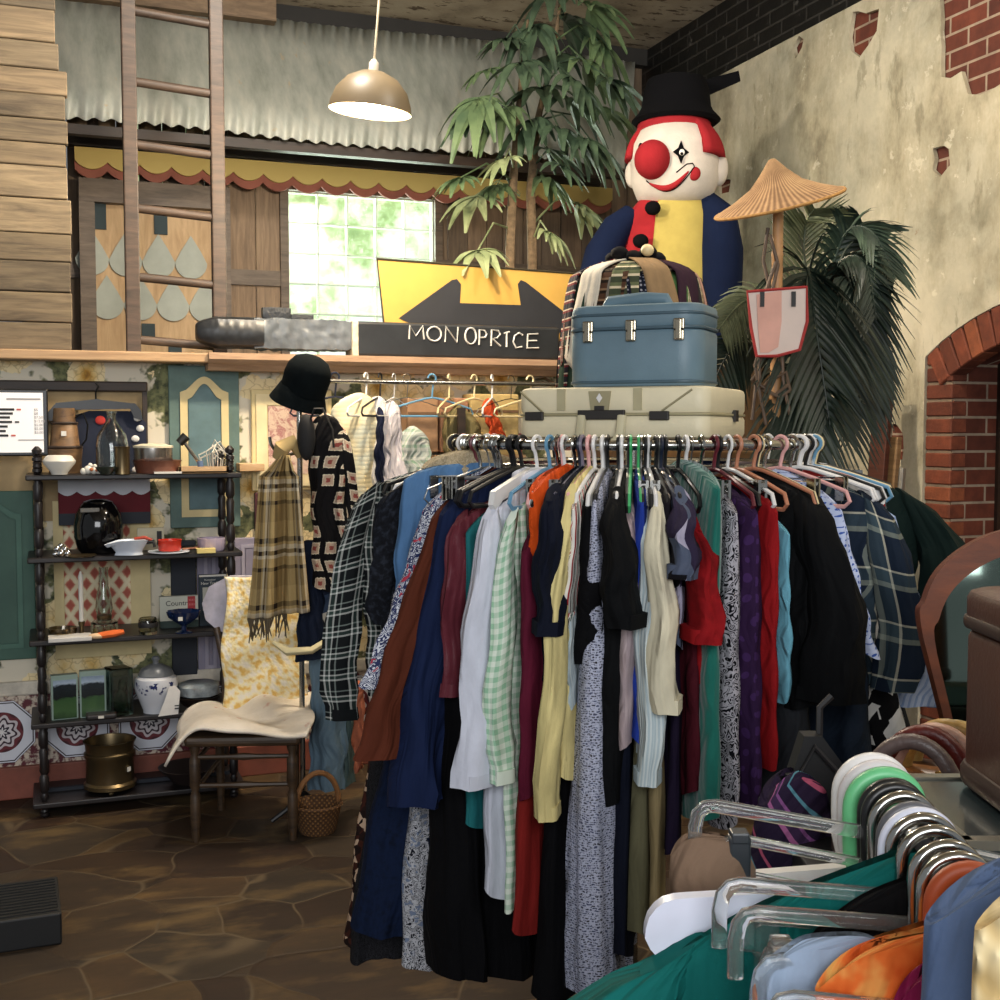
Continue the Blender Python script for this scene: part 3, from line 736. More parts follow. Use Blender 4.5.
# framed navy board with red stripe behind the shelf top
cx, zb, w, h = panel_frame(-30, 381, 148, 522)
t = thing('framed_board', 'large dark framed board hung behind the price screen and shelf', 'frame', (cx, WALLY, zb))
k = MB()
k.box((0, -.02, h-.022), (w, .04, .044), bev=.006); k.box((w/2-.012, -.018, h/2-.001), (.02, .036, h-.004)); k.box((-w/2+.012, -.018, h/2-.001), (.02, .036, h-.004))
k.build('frame', DARKW, t, smooth=0)
MB().box((0, -.006, h*.5), (w-.03, .01, h*.98)).build('backing', plain('tan_board', '#a8906a', .8, var=.2), t, smooth=0)
# navy embroidered jacket on a dark hanger
def hanger_tube(k, w=.42, drop=.075, r=.006, hook=True, hh=.075):
    if hook:
        P = [(0, 0, 0), (0, 0, hh*.35), (.004, 0, hh*.5)]
        P += [(.02*cos(a)+.0, 0, hh-.018+.02*sin(a)) for a in [rad(q) for q in range(-30, 211, 24)]]
        k.tube(P, r*.7, 6)
    k.tube([(-w/2, 0, -drop), (-w*.42, 0, -drop+.012), (-.03, 0, -.006), (0, 0, 0), (.03, 0, -.006), (w*.42, 0, -drop+.012), (w/2, 0, -drop)], r, 8)
    k.tube([(-w/2, 0, -drop), (0, 0, -drop-.004), (w/2, 0, -drop)], r*.8, 6)
    return k
hp = wp(96, 406, .07)
t = thing('coat_hanger', 'broad dark wooden hanger on the wall above the glass jug', 'hanger', tuple(hp))
k = MB(); k.prism([(-.20, -.035), (-.16, .012), (-.03, .025), (0, .03), (.03, .025), (.16, .012), (.185, -.02), (.19, -.06), (.155, -.05), (.14, -.012), (-.13, -.018), (-.15, -.06), (-.19, -.065)], (0, .012, 0), (1, 0, 0), (0, 0, 1), (0, -1, 0), .026)
k.build('shoulder_bar', plain('black_varnish', '#0c0c0e', .35), t)
MB().tube([(0, 0, .02), (0, 0, .06), (.012, 0, .085), (.0, 0, .1)], .004, 6).build('hook', plain('dark_wire', '#222222', .4, .8), t)
t = thing('embroidered_jacket', 'navy jacket with white and red embroidery hanging behind the glass jug', 'jacket', tuple(wp(108, 470, .035)))
za, zb_ = wp(108, 411, .035).z-t.location.z, wp(108, 520, .035).z-t.location.z
xl, xr = wp(70, 450, .035).x-t.location.x, wp(146, 450, .035).x-t.location.x
MB().prism([(xl, zb_), (xl+.02, za-.02), (xl+.08, za), (xr-.05, za), (xr, za-.05), (xr+.005, zb_)], (0, 0, 0), (1, 0, 0), (0, 0, 1), (0, -1, 0), .022).build('body', plain('navy_wool', '#1b2236', .9), t, smooth=0)
k = MB()
for i in range(7): k.blob((xr-.035+.012*sin(i*2.1), -.024, za-.03-i*.045), (.017, .006, .015), 8, 6)
k.tube([(xl+.04, -.024, -.02), (0, -.026, -.01), (.05, -.024, -.03)], .005, 5)
k.blob((xl+.05, -.024, -.12), (.035, .006, .02), 10, 6)
k.build('white_embroidery', plain('white_thread', '#d8d6d2', .9), t)
MB().blob((xl+.125, -.024, za-.04), (.022, .006, .02), 10, 6).build('red_applique', plain('red_thread', '#b8352f', .9), t)
# red and white draped tray cloth below
cx, zb, w, h = panel_frame(58, 476, 149, 514)
t = thing('scalloped_valance', 'dark red valance with a white scalloped top behind the black vase', 'valance', (cx, WALLY-.06, zb))
MB().box((0, 0, h*.3), (w, .016, h*.6)).build('red_band', plain('dark_red_cloth', '#5e1a22', .9), t, smooth=0)
P = [(-w/2, h)]; nS = 5
for i in range(nS):
    for j in range(7): P.append((-w/2+w*(i+j/6)/nS, h*.62-.018*sin(pi*j/6)))
P.append((w/2, h))
MB().prism(P, (0, -.01, 0), (1, 0, 0), (0, 0, 1), (0, 1, 0), .012).build('scalloped_edge', plain('white_cloth', '#c7c9cf', .9, var=.1), t, smooth=0)
MB().box((0, 0, -.015), (w, .02, .05)).build('dark_band', NAVYP, t, smooth=0)
# price screen
A, B = on(-60, 388, Y=5.3), on(49, 456, Y=5.3)
w, h = B.x-A.x, A.z-B.z
t = thing('price_screen', 'lit white price list screen with a black bezel on the wall at far left', 'screen', ((A.x+B.x)/2, 5.32, B.z))
MB().box((0, .01, h/2), (w, .035, h), bev=.006).build('bezel', plain('screen_black', '#121214', .35), t, smooth=0)
MB().box((0, .09, h/2), (.12, .14, .12)).build('wall_mount', plain('screen_black', '#121214', .35), t, smooth=0)
scr = emit('screen_white', '#e6e2df', .4)
MB().box((-.004, -.0095, h/2), (w-.03, .004, h-.03)).build('display', scr, t, smooth=0)
k = MB(); kr = MB()
def sx(x): return on(x, 420, Y=5.3).x-(A.x+B.x)/2
def sz(y): return on(25, y, Y=5.3).z-B.z
for y_, xe, xr_ in ((409.5, 14.5, 20), (413.5, 13, 0), (417.5, 10, 0), (422, 12, 18), (426.5, 7.5, 0), (431, 5.5, 0), (435.5, 8, 14)):
    k.box(((sx(-30)+sx(xe))/2, -.0125, sz(y_)), (sx(xe)-sx(-30), .002, .0095))
    if xr_: MB().box((sx(xr_-1), -.0125, sz(y_)), (.017, .002, .007)).build('name_tag', plain('ink_black', '#1d1c1e', .6) if xr_ == 18 else plain('tag_red', '#c4594f', .6), t, smooth=0)
k.build('name_bars', plain('ink_black', '#1d1c1e', .6), t, smooth=0)
GREY = plain('ink_grey', '#8f8c8c', .7)
Ms = lambda x, y: Matrix(((1, 0, 0, sx(x)), (0, 0, -1, -.0125), (0, 1, 0, sz(y)), (0, 0, 0, 1)))
text_mesh('prices', '$5\n$8\n$7.50\n$12.00\n$5.00\n$5.00\n$5.00', .0155, GREY, t, Ms(34, 411), .0004)
MB().box((sx(24), -.0125, sz(399)), (.13, .001, .006)).build('caption', GREY, t, smooth=0); MB().box((sx(31), -.0125, sz(440)), (.1, .001, .004)).build('footnote', GREY, t, smooth=0)
# ------------------------------------------------------------------ black turned shelf
SH = plain('black_lacquer', '#1a1516', .42, var=.25, vs=20)
YF, YB = 5.17, 5.44
xl, xr = on(41, 640, Y=YF).x, on(231, 560, Y=YF).x
SZ = [on(120, y, Y=YF-.02).z for y in (474, 555, 636, 717, 795)]
sh = thing('etagere_shelf', 'black turned wood display shelf crowded with ornaments against the floral wall', 'shelf', ((xl+xr)/2, (YF+YB)/2, 0))
hw = (xr-xl)/2; hd = (YB-YF)/2; ztop = on(41, 455, Y=YF).z
prof_unit = [(.010, 0), (.017, .02), (.012, .035), (.019, .05), (.019, .10), (.012, .115), (.018, .13), (.015, .17), (.018, .21), (.012, .225), (.019, .24), (.019, .29), (.012, .305), (.016, .32), (.01, .335)]
for sx_ in (-1, 1):
    for sy_ in (-1, 1):
        k = MB(); z = 0; P = []
        lev = [0]+sorted(SZ)+[ztop]
        for a, b in zip(lev, lev[1:]):
            s = (b-a)/.335; P += [(r, a+zz*s) for r, zz in prof_unit]
        P += [(.018, ztop+.005), (.02, ztop+.02), (.006, ztop+.035)]
        k.lathe(P, 12); k.build('post', SH, sh, loc=(sx_*(hw-.0), sy_*hd, 0))
for i, z in enumerate(SZ):
    MB().box((0, 0, z-.011), (2*hw+.09, 2*hd+.07, .022), bev=.005).build('shelf_board', SH, sh, smooth=0)
MB().box((0, .0, .04), (2*hw, .02, .08)).build('kick_board', NAVYP, sh, smooth=0)
def sp_(x, i, y=5.25): p = on(x, 500, Y=y); return (p.x, y, SZ[i]+.0005)
def sc_(px_, y=5.25): return px_*(y/(.936+.33*.352*1.05))/FPX*1.0
def lathe_thing(name, label, cat, x, i, prof, m, y=5.25, sc=1, sq=(1, 1), seg=28, group=None, wob=None):
    k = MB(); k.lathe([(r*sc, z*sc) for r, z in prof], seg, sq=sq, wob=wob); o = k.build(name, m, None, loc=sp_(x, i, y))
    return tag(o, label, cat, group)
PX = 5.0/FPX   # metres per pixel at the shelf
WHT = plain('white_glaze', '#d8d4ca', .3, var=.05); BRASS = plain('old_brass', '#6e5f45', .32, .85); SILV = plain('steel', '#a5a09a', .25, .9)
# top shelf
lathe_thing('vase', 'squat white ceramic vase at the left end of the top shelf', 'vase', 60, 0, [(0, 0), (.03, 0), (.034, .01), (.062, .046), (.064, .055), (.05, .074), (.042, .078), (.038, .076), (.045, .066), (.02, .03), (0, .02)], WHT, 5.16)
t = thing('wooden_jug', 'carved brown wooden jug with a wire handle behind the white vase', 'jug', sp_(66, 0, 5.33))
MB().lathe([(0, 0), (.064, 0), (.066, .06), (.07, .1), (.062, .105), (.06, .11), (.05, .2), (.046, .205), (.044, .215), (.042, .27), (.038, .27), (.036, .26), (0, .255)], 24).build('body', wood('carved_wood', '#3f2d1e', '#8a6844', (6, 6, 20)), t)
MB().tube([(.04, -.01, .23), (.075, -.01, .25), (.092, -.01, .2), (.085, -.01, .14), (.062, -.01, .11)], .004, 6).build('handle', plain('dark_wire', '#222222', .4, .8), t)
k = MB(); k.box((-.004, -.057, .165), (.02, .004, .02)); k.build('price_sticker', WHT, t, smooth=0)
for zz in (.108, .208): MB().lathe([(.052 if zz > .2 else .068, zz-.006), (.056 if zz > .2 else .073, zz), (.052 if zz > .2 else .068, zz+.006)], 24).build('carved_band', plain('dark_band', '#2f2015', .7), t)
lathe_thing('glass_jug', 'clear glass swing-neck bottle standing on the top shelf before the navy jacket', 'bottle', 113, 0, [(0, 0), (.062, 0), (.066, .01), (.066, .12), (.06, .16), (.035, .2), (.018, .225), (.018, .25), (.021, .255), (.021, .262), (.014, .262), (.013, .222), (.03, .196), (.055, .155), (.061, .118), (.061, .014), (0, .01)], glass('clear_glass', '#dfe6e2', .04), 5.22, .98)
lathe_thing('metal_cup', 'dark pewter beaker in front of the clear glass bottle', 'cup', 123, 0, [(0, 0), (.03, 0), (.029, .01), (.029, .1), (.033, .112), (.029, .11), (.026, .098), (.026, .01), (0, .008)], BRASS, 5.13)
lathe_thing('serving_bowl', 'small dark green glass bowl beside the pewter beaker', 'bowl', 107, 0, [(0, 0), (.02, 0), (.04, .02), (.045, .03), (.04, .03), (.018, .008), (0, .006)], plain('green_black_glass', '#2b322b', .15), 5.12)
t = thing('figurine', 'white porcelain figurine group on the top shelf under the white cap', 'figurine', sp_(92, 0, 5.16))
k = MB()
for a, b, r in ((-.03, .012, .014), (-.012, .018, .018), (.01, .014, .015), (.026, .012, .012), (-.004, .036, .01), (.014, .032, .009)): k.blob((a, 0, b), (r, r*.8, r), 10, 8)
k.build('body', WHT, t); k = MB(); k.blob((.0, -.016, .02), (.008, .004, .008), 8, 6); k.blob((.02, -.014, .016), (.006, .004, .006), 8, 6); k.build('painted_flowers', plain('orange_glaze', '#b86a3c', .4), t)
t = thing('cooking_pot', 'steel pot with a white lid sitting in the brown dish', 'pot', (sp_(154, 0, 5.22)[0], 5.22, SZ[0]+.032))
MB().lathe([(0, 0), (.076, 0), (.079, .006), (.079, .075), (.0, .075)], 32).build('body', SILV, t)
MB().lathe([(.082, .074), (.082, .082), (.05, .09), (0, .092)], 32).build('lid', plain('cream_lid', '#d6cdb4', .4), t)
lathe_thing('baking_dish', 'brown oval baking dish holding the steel pot', 'dish', 158, 0, [(0, 0), (.085, 0), (.098, .05), (.102, .054), (.094, .052), (.082, .03), (0, .03)], plain('brown_glaze', '#6b4031', .45), 5.2, 1, (1.0, .85))
tag(MB().box((0, 0, .004), (.11, .05, .008)).build('notepad', WHT, None, 0, loc=sp_(168, 0, 5.13)), 'flat white pad at the front edge under the brown dish', 'pad')
t = thing('wooden_tray', 'light wooden tray of kitchen tools at the right end of the top shelf', 'tray', sp_(203, 0, 5.17))
k = MB(); k.box((0, 0, .004), (.2, .1, .008)); k.box((0, -.046, .014), (.2, .008, .026)); k.box((0, .046, .014), (.2, .008, .026)); k.box((-.096, 0, .014), (.008, .1, .026)); k.box((.096, 0, .014), (.008, .1, .026))
k.build('tray_box', wood('light_pine', '#b58d60', '#d7b58b', (3, 20, 20)), t, smooth=0)
t = thing('meat_mallet', 'steel handled mallet with a black head leaning up from the wooden tray', 'mallet', (sp_(200, 0, 5.17)[0], 5.17, SZ[0]+.01))
MB().tube([(.0, 0, .03), (-.065, 0, .125)], .007, 8).build('handle', SILV, t); MB().tube([(-.082, -.0, .115), (-.052, 0, .145)], [.018, .02], 12).build('head', plain('black_rubber', '#161616', .5), t)
MB().tube([(.006, 0, .002), (.002, 0, .04)], .013, 10).build('grip', plain('blue_grip', '#5d7396', .6), t)
t = thing('wire_whisk', 'tangle of white wire whisk loops standing in the wooden tray', 'whisk', (sp_(217, 0, 5.17)[0], 5.17, SZ[0]+.01))
k = MB()
for i in range(9):
    a = i*pi/9+.2; h_ = .1+.03*sin(i*2.3); r_ = .05+.018*cos(i*1.7)
    k.tube([(r_*cos(a)*.9, .02*sin(a), 0), (r_*cos(a)*1.1, .03*sin(a), h_*.6), (.02*sin(i), .0, h_), (-r_*cos(a)*1.1, -.03*sin(a), h_*.65), (-r_*cos(a)*.8, -.02*sin(a), 0)], .0028, 5)
k.build('loops', plain('white_wire', '#c9c4b8', .5), t)
MB().tube([(0, 0, 0), (.02, -.02, .07)], .012, 8).build('handle', plain('black_rubber', '#161616', .5), t)
p = wp(250, 467, .07)
tag(MB().box((0, 0, 0), (.11, .12, .035), bev=.003).build('wooden_block', wood('light_pine', '#b58d60', '#d7b58b', (3, 20, 20)), None, 0, loc=tuple(p)), 'small pine block fixed to the wall beside the right shelf post', 'block')
# second shelf
t = thing('silver_ornament', 'small shiny silver animal ornament at the left of the second shelf', 'ornament', sp_(60, 1, 5.15))
k = MB()
for a, b, r in ((0, .015, .018), (-.014, .032, .014), (.016, .03, .013), (.0, .045, .012), (.026, .014, .014), (-.022, .012, .012)): k.blob((a, 0, b), (r, r*.8, r), 10, 8)
k.build('body', plain('polished_silver', '#c9cacc', .12, 1), t)
t = thing('black_vase', 'big glossy black ceramic jar on the second shelf', 'jar', sp_(98, 1, 5.26))
MB().lathe([(0, 0), (.07, 0), (.085, .02), (.098, .07), (.099, .12), (.09, .165), (.07, .2), (.062, .208), (.06, .215), (.03, .225), (0, .226)], 36).build('body', plain('black_gloss', '#08080a', .08), t)
MB().box((-.035, -.078, .185), (.075, .008, .018), bev=.003).build('label_band', plain('label_grey', '#77746f', .6), t, smooth=0)
lathe_thing('saucer', 'dark metal dish lying in front of the glossy black jar', 'dish', 80, 1, [(0, 0), (.05, .002), (.06, .008), (.05, .006), (0, .004)], BRASS, 5.12)
t = thing('gravy_boat', 'white ceramic gravy boat with a long spout on the second shelf', 'gravy boat', sp_(131, 1, 5.14))
def gb(u, v):
    a = 2*pi*u; q = [(.045, 0), (.04, .012), (.052, .035), (.07, .062), (.066, .06), (.045, .03), (.001, .02)]
    f_ = v*(len(q)-1); i = min(int(f_), len(q)-2); f_ -= i; r, z = q[i][0]*(1-f_)+q[i+1][0]*f_, q[i][1]*(1-f_)+q[i+1][1]*f_
    x = cos(a)*r; sp2 = max(0, -cos(a))**6
    return (x*(1+.55*sp2), sin(a)*r*.75, z-.018*sp2*(z > .05))
MB().grid(gb, 32, 14).build('body', plain('blue_white_glaze', '#c6cedb', .2), t)
MB().tube([(.055, 0, .05), (.085, -.01, .052), (.09, -.012, .03)], [.01, .009, .006], 8).build('handle', plain('black_rubber', '#161616', .5), t)
MB().tube([(.01, 0, .066), (.05, -.005, .07), (.08, -.01, .06)], [.006, .008, .006], 6).build('red_rim_spoon', plain('red_lacquer', '#a63a28', .4), t)
t = thing('boxed_card', 'cream boxed card propped behind the gravy boat', 'box', sp_(150, 1, 5.33))
MB().box((0, 0, .047), (.11, .02, .094)).build('card', plain('cream_card', '#c8c1a8', .8), t, smooth=0); MB().box((.035, -.0115, .05), (.02, .003, .06)).build('grey_print', plain('ink_black', '#1d1c1e', .6), t, smooth=0)
lathe_thing('plate', 'white plate under the red ramekin', 'plate', 168, 1, [(0, 0), (.05, 0), (.085, .008), (.084, .011), (.05, .004), (0, .004)], plain('blue_white_glaze', '#c6cedb', .2), 5.14)
t_ = lathe_thing('ramekin', 'bright red ramekin standing on the white plate', 'ramekin', 169, 1, [(0, 0), (.043, 0), (.047, .006), (.047, .042), (.05, .046), (.044, .046), (.041, .01), (0, .008)], plain('red_enamel', '#c62f1c', .25), 5.14); t_.location.z += .012
tag(MB().tube([(0, 0, 0), (.1, .01, .006)], .008, 8, flat=.6).build('wooden_spoon', plain('spoon_wood', '#8a5638', .6), None, loc=(sp_(180, 1)[0], 5.18, SZ[1]+.012)), 'reddish wooden spoon lying behind the red ramekin', 'spoon')
lathe_thing('scalloped_bowl', 'pale lilac ribbed bowl at the right end of the second shelf', 'bowl', 211, 1, [(0, 0), (.048, 0), (.055, .01), (.058, .055), (.05, .055), (.046, .015), (0, .012)], plain('lilac_glaze', '#b7a9bd', .35), 5.2, 1, seg=48, wob=lambda a, z: .04*abs(sin(a*8)))
tag(MB().box((0, 0, .009), (.075, .05, .018)).build('soap_box', plain('pale_yellow_card', '#d9c67e', .7), None, 0, loc=sp_(205, 1, 5.12)), 'small pale yellow box in front of the lilac ribbed bowl', 'box')
# third shelf
t = thing('oil_lamp', 'clear glass oil lamp with a tall chimney on the third shelf', 'oil lamp', sp_(102, 2, 5.22))
GL = glass('clear_glass'); 
MB().lathe([(0, 0), (.052, 0), (.054, .006), (.054, .05), (.045, .058), (.028, .062), (.028, .056), (.05, .046), (.05, .008), (0, .006)], 32).build('font', GL, t)
MB().lathe([(0, .007), (.046, .007), (.046, .028), (0, .028)], 24).build('lamp_oil', glass('pale_oil', '#e6cfa0', .0), t)
MB().lathe([(.026, .063), (.03, .068), (.03, .08), (.012, .085)], 16).build('burner', BRASS, t)
MB().lathe([(.028, .08), (.036, .11), (.03, .16), (.02, .2), (.018, .28), (.016, .28), (.018, .2), (.028, .16), (.034, .11), (.026, .08)], 28, cap=(False, False)).build('chimney', GL, t)
t = thing('candlestick', 'white taper candle in a small dark holder on the third shelf', 'candlestick', sp_(79, 2, 5.2))
MB().lathe([(0, 0), (.03, 0), (.03, .006), (.01, .012), (.008, .04), (.013, .05), (.013, .062), (0, .062)], 16).build('holder', BRASS, t)
MB().lathe([(.0095, .06), (.0095, .235), (.011, .245), (.004, .268), (0, .27)], 12).build('candle', plain('wax_white', '#d5d2ca', .5), t)
t = thing('glass_ashtray', 'low amber glass tray with a brass figure left of the candle', 'tray', sp_(60, 2, 5.2))
MB().lathe([(0, 0), (.05, 0), (.058, .04), (.054, .04), (.046, .008), (0, .008)], 24).build('tray', glass('amber_glass', '#d9c49a', .05), t)
k = MB(); k.blob((.01, 0, .02), (.016, .012, .014), 10, 8); k.blob((.03, 0, .03), (.008, .008, .01), 8, 6); k.build('figure', BRASS, t)
tag(MB().box((0, 0, .009), (.165, .1, .018), bev=.003).build('white_book', plain('book_white', '#bfbdba', .6), None, 0, loc=sp_(67, 2, 5.12)), 'slim white book lying flat at the left front of the third shelf', 'book')
t = thing('toy_shoe', 'orange and cream felt slipper at the front of the third shelf', 'slipper', sp_(107, 2, 5.1))
k = MB(); k.tube([(-.07, 0, .012), (-.03, -.005, .016), (.02, 0, .02), (.055, .005, .024)], [.012, .02, .022, .014], 12, flat=.7, up=(0, 1, 0)); k.build('upper', plain('orange_felt', '#d4632a', .9), t)
MB().blob((-.045, -.004, .014), (.04, .022, .012), 14, 8).build('toe', plain('cream_felt', '#d9b893', .9), t)
t = thing('glass_mug', 'clear glass cup with a black printed band on the third shelf', 'cup', sp_(146, 2, 5.16))
MB().lathe([(0, 0), (.035, 0), (.039, .01), (.039, .06), (.034, .068), (.032, .066), (.036, .058), (.036, .012), (0, .008)], 28).build('glass', glass('grey_glass', '#b9b8aa', .08), t)
k = MB(); k.lathe([(.0395, .03), (.0402, .032), (.0402, .048), (.0395, .05)], 28, cap=(False, False)); k.build('printed_band', plain('ink_black', '#1d1c1e', .6), t)
t = thing('game_box', 'white boxed game with a red end panel and script lettering behind the blue glass bowl', 'box', sp_(177, 2, 5.3))
w_, h_ = .16, .105
MB().box((0, 0, h_/2+.03), (w_, .03, h_)).build('box', plain('box_white', '#c2c3b6', .7, var=.06), t, smooth=0)
MB().box((.052, -.0155, h_/2+.03), (.032, .003, h_-.004)).build('red_panel', plain('box_red', '#9c2b30', .7), t, smooth=0)
MB().box((0, .0, .015), (w_, .04, .03)).build('box_under', plain('box_green', '#2e3f3c', .7), t, smooth=0)
text_mesh('lettering', 'Country', .031, plain('ink_black', '#1d1c1e', .6), t, Matrix(((1, 0, 0, -.056), (0, 0, -1, -.016), (0, 1, 0, .095), (0, 0, 0, 1))), .0005)
text_mesh('red_panel_lines', '===\n===\n===', .02, plain('pink_ink', '#cf7f80', .7), t, Matrix(((1, 0, 0, .039), (0, 0, -1, -.0175), (0, 1, 0, .11), (0, 0, 0, 1))), .0003)
t = thing('glass_compote', 'dark blue glass footed bowl with a white price sticker on the third shelf', 'bowl', sp_(182, 2, 5.14))
MB().lathe([(0, 0), (.035, 0), (.036, .004), (.012, .012), (.01, .03), (.03, .042), (.062, .068), (.07, .092), (.066, .09), (.058, .07), (.025, .05), (0, .046)], 40, wob=lambda a, z: .05*sin(a*8)*(z > .06)).build('bowl', plain('cobalt_glass', '#15264a', .08, var=.3), t)
MB().box((-.02, -.062, .068), (.018, .004, .016)).build('price_sticker', WHT, t, smooth=0)
t = thing('dark_book', 'dark blue hardback with a pale engraved picture at the right of the third shelf', 'book', sp_(211, 2, 5.3))
w_, h_ = .115, .222
MB().box((0, 0, h_/2), (w_, .03, h_), bev=.002).build('cover', plain('book_navy', '#22303c', .6), t, smooth=0)
MB().box((-.012, -.0165, h_*.53), (.062, .003, .1)).build('picture', cloth('engraving', 'noise', ('#1d1d1d', '#b9b8ac', '#8d8d84'), 30), t, smooth=0)
MB().lathe([(.026, 0), (.026, .002), (0, .002)], 20).xf(Matrix.Translation((-.012, -.016, .045)) @ Matrix.Rotation(pi/2, 4, 'X')).build('medallion', cloth('engraving', 'noise', ('#1d1d1d', '#b9b8ac', '#8d8d84'), 30), t)
MB().box((-.0, -.016, h_-.004), (w_, .002, .008)).build('top_edge', WHT, t, smooth=0)
text_mesh('title', 'New Tradition', .0165, WHT, t, Matrix(((1, 0, 0, -.05), (0, 0, -1, -.0165), (0, 1, 0, h_-.042), (0, 0, 0, 1))), .0004)
text_mesh('subtitle', 'Homespun', .011, WHT, t, Matrix(((1, 0, 0, -.036), (0, 0, -1, -.0165), (0, 1, 0, h_-.025), (0, 0, 0, 1))), .0004)
# fourth shelf
lm = NT('landscape_print', .25); co = lm.co(); zz_ = lm.math('ADD', lm.sep(co)[2], lm.math('MULTIPLY', lm.math('SUBTRACT', lm.noise(co, 22, 4), .5), .05))
lm.col(lm.ramp(lm.math('DIVIDE', zz_, .19), [(0, '#1d3320'), (.18, '#3e5c37'), (.45, '#33512f'), (.5, '#10171a'), (.75, '#1b242b'), (.8, '#9fb0c4'), (1, '#5e7288')]))
for i, (x, h_, rz_, lab) in enumerate(((60, .185, .1, 'green landscape printed glass block at the left end of the fourth shelf'), (89, .195, .0, 'green landscape printed glass block with a pale border, second from the left post'))):
    t = thing('picture_block', lab, 'picture block', sp_(x, 3, 5.2), rz_, 'landscape picture blocks on the fourth shelf')
    MB().box((0, 0, h_/2), (.105, .045, h_), bev=.004).build('block', plain('pale_green_glass', '#8fa39a', .15), t, smooth=0)
    MB().box((0, -.0235, h_*.46), (.09, .003, h_*.86)).build('picture', lm.m, t, smooth=0)
t = thing('glass_vase', 'square dark green glass vase with a tall body beside the landscape blocks', 'vase', sp_(115, 3, 5.2), .3, None)
k = MB(); k.box((0, 0, .1), (.095, .095, .2), bev=.008); k.build('body', glass('bottle_green_glass', '#5f8078', .08), t, smooth=0)
k = MB(); k.blob((.0, -.01, .06), (.03, .02, .05), 12, 8); k.blob((.01, 0, .12), (.02, .02, .03), 10, 8); k.build('contents', plain('mossy_green', '#3e5140', .8, var=.4, vs=40), t)
t = thing('ginger_jar', 'blue and white lidded ginger jar on the fourth shelf', 'jar', sp_(153, 3, 5.2))
bw_ = NT('blue_white_china', .2); co = bw_.co(); z_ = bw_.sep(co)[2]
bl = bw_.math('MULTIPLY', bw_.step(bw_.noise(co, 34, 2), .56, .03), bw_.math('MULTIPLY', bw_.math('GREATER_THAN', z_, .085), bw_.math('LESS_THAN', z_, .135)))
bw_.col(bw_.mix(bl, '#c9cbd2', '#232c5c'))
MB().lathe([(0, 0), (.055, 0), (.055, .01), (.07, .05), (.085, .09), (.09, .115), (.085, .145), (.06, .165), (0, .165)], 36).build('body', bw_.m, t)
MB().lathe([(.072, .155), (.074, .16), (.06, .185), (.03, .2), (.012, .205), (.012, .215), (.018, .225), (.012, .235), (0, .236)], 32).build('lid', plain('grey_lid', '#6f7378', .3), t)
t = thing('price_tag', 'white paper tag leaning on the ginger jar', 'tag', sp_(166, 3, 5.1))
k = MB(); k.prism([(-.045, 0), (.035, .004), (.045, .1), (.025, .125), (.0, .12), (-.02, .06)], (0, 0, 0), (1, 0, 0), (0, -.0, 1), (0, 1, 0), .002); k.build('paper', plain('tag_white', '#d9d6d2', .8), t, smooth=0)
k = MB(); k.box((.03, -.001, .028), (.018, .001, .005)); k.box((.03, -.001, .04), (.018, .001, .004)); k.build('printed_lines', plain('ink_black', '#1d1c1e', .6), t, smooth=0)
t = thing('salad_bowl', 'dark bowl with a grey glass insert at the right of the fourth shelf', 'bowl', sp_(196, 3, 5.2))
MB().lathe([(0, 0), (.04, 0), (.07, .02), (.092, .055), (.088, .056), (.065, .024), (0, .012)], 32).build('bowl', plain('dark_wood_bowl', '#1c1411', .35), t)
MB().lathe([(.06, .05), (.084, .062), (.086, .1), (.07, .112), (0, .112)], 28, wob=lambda a, z: .05*sin(a*7+z*60)).build('glass_insert', plain('frosted_grey_glass', '#8f979b', .3, var=.4, vs=30), t)
t = thing('display_easel', 'small black stand with a white label before the landscape blocks', 'stand', sp_(97, 3, 5.15))
MB().box((0, 0, .012), (.12, .07, .024), bev=.008).build('base', SH, t, smooth=0); MB().box((-.002, -.036, .013), (.022, .003, .01)).build('price_sticker', WHT, t, smooth=0)
# bottom shelf
t = thing('brass_planter', 'dark brass planter with little feet on the bottom shelf', 'planter', sp_(105, 4, 5.24))
MB().lathe([(0, .014), (.098, .014), (.107, .02), (.107, .035), (.098, .045), (.097, .14), (.104, .15), (.104, .165), (.097, .17), (.1, .2), (.108, .215), (.1, .215), (.09, .165), (.09, .04), (0, .03)], 40).build('body', BRASS, t)
for i in range(3): MB().blob((.085*cos(i*2.1+.5), .085*sin(i*2.1+.5), .008), (.012, .012, .009), 8, 6).build('foot', BRASS, t)
MB().box((.072, -.071, .1), (.018, .004, .018), rz=.8).build('price_sticker', WHT, t, smooth=0)
lathe_thing('wide_basin', 'wide dark brown bowl on the bottom shelf behind the chair leg', 'bowl', 185, 4, [(0, 0), (.06, 0), (.11, .05), (.13, .07), (.12, .068), (.06, .015), (0, .012)], plain('dark_brown', '#2a211f', .5), 5.24)  # plain dark brown bowl
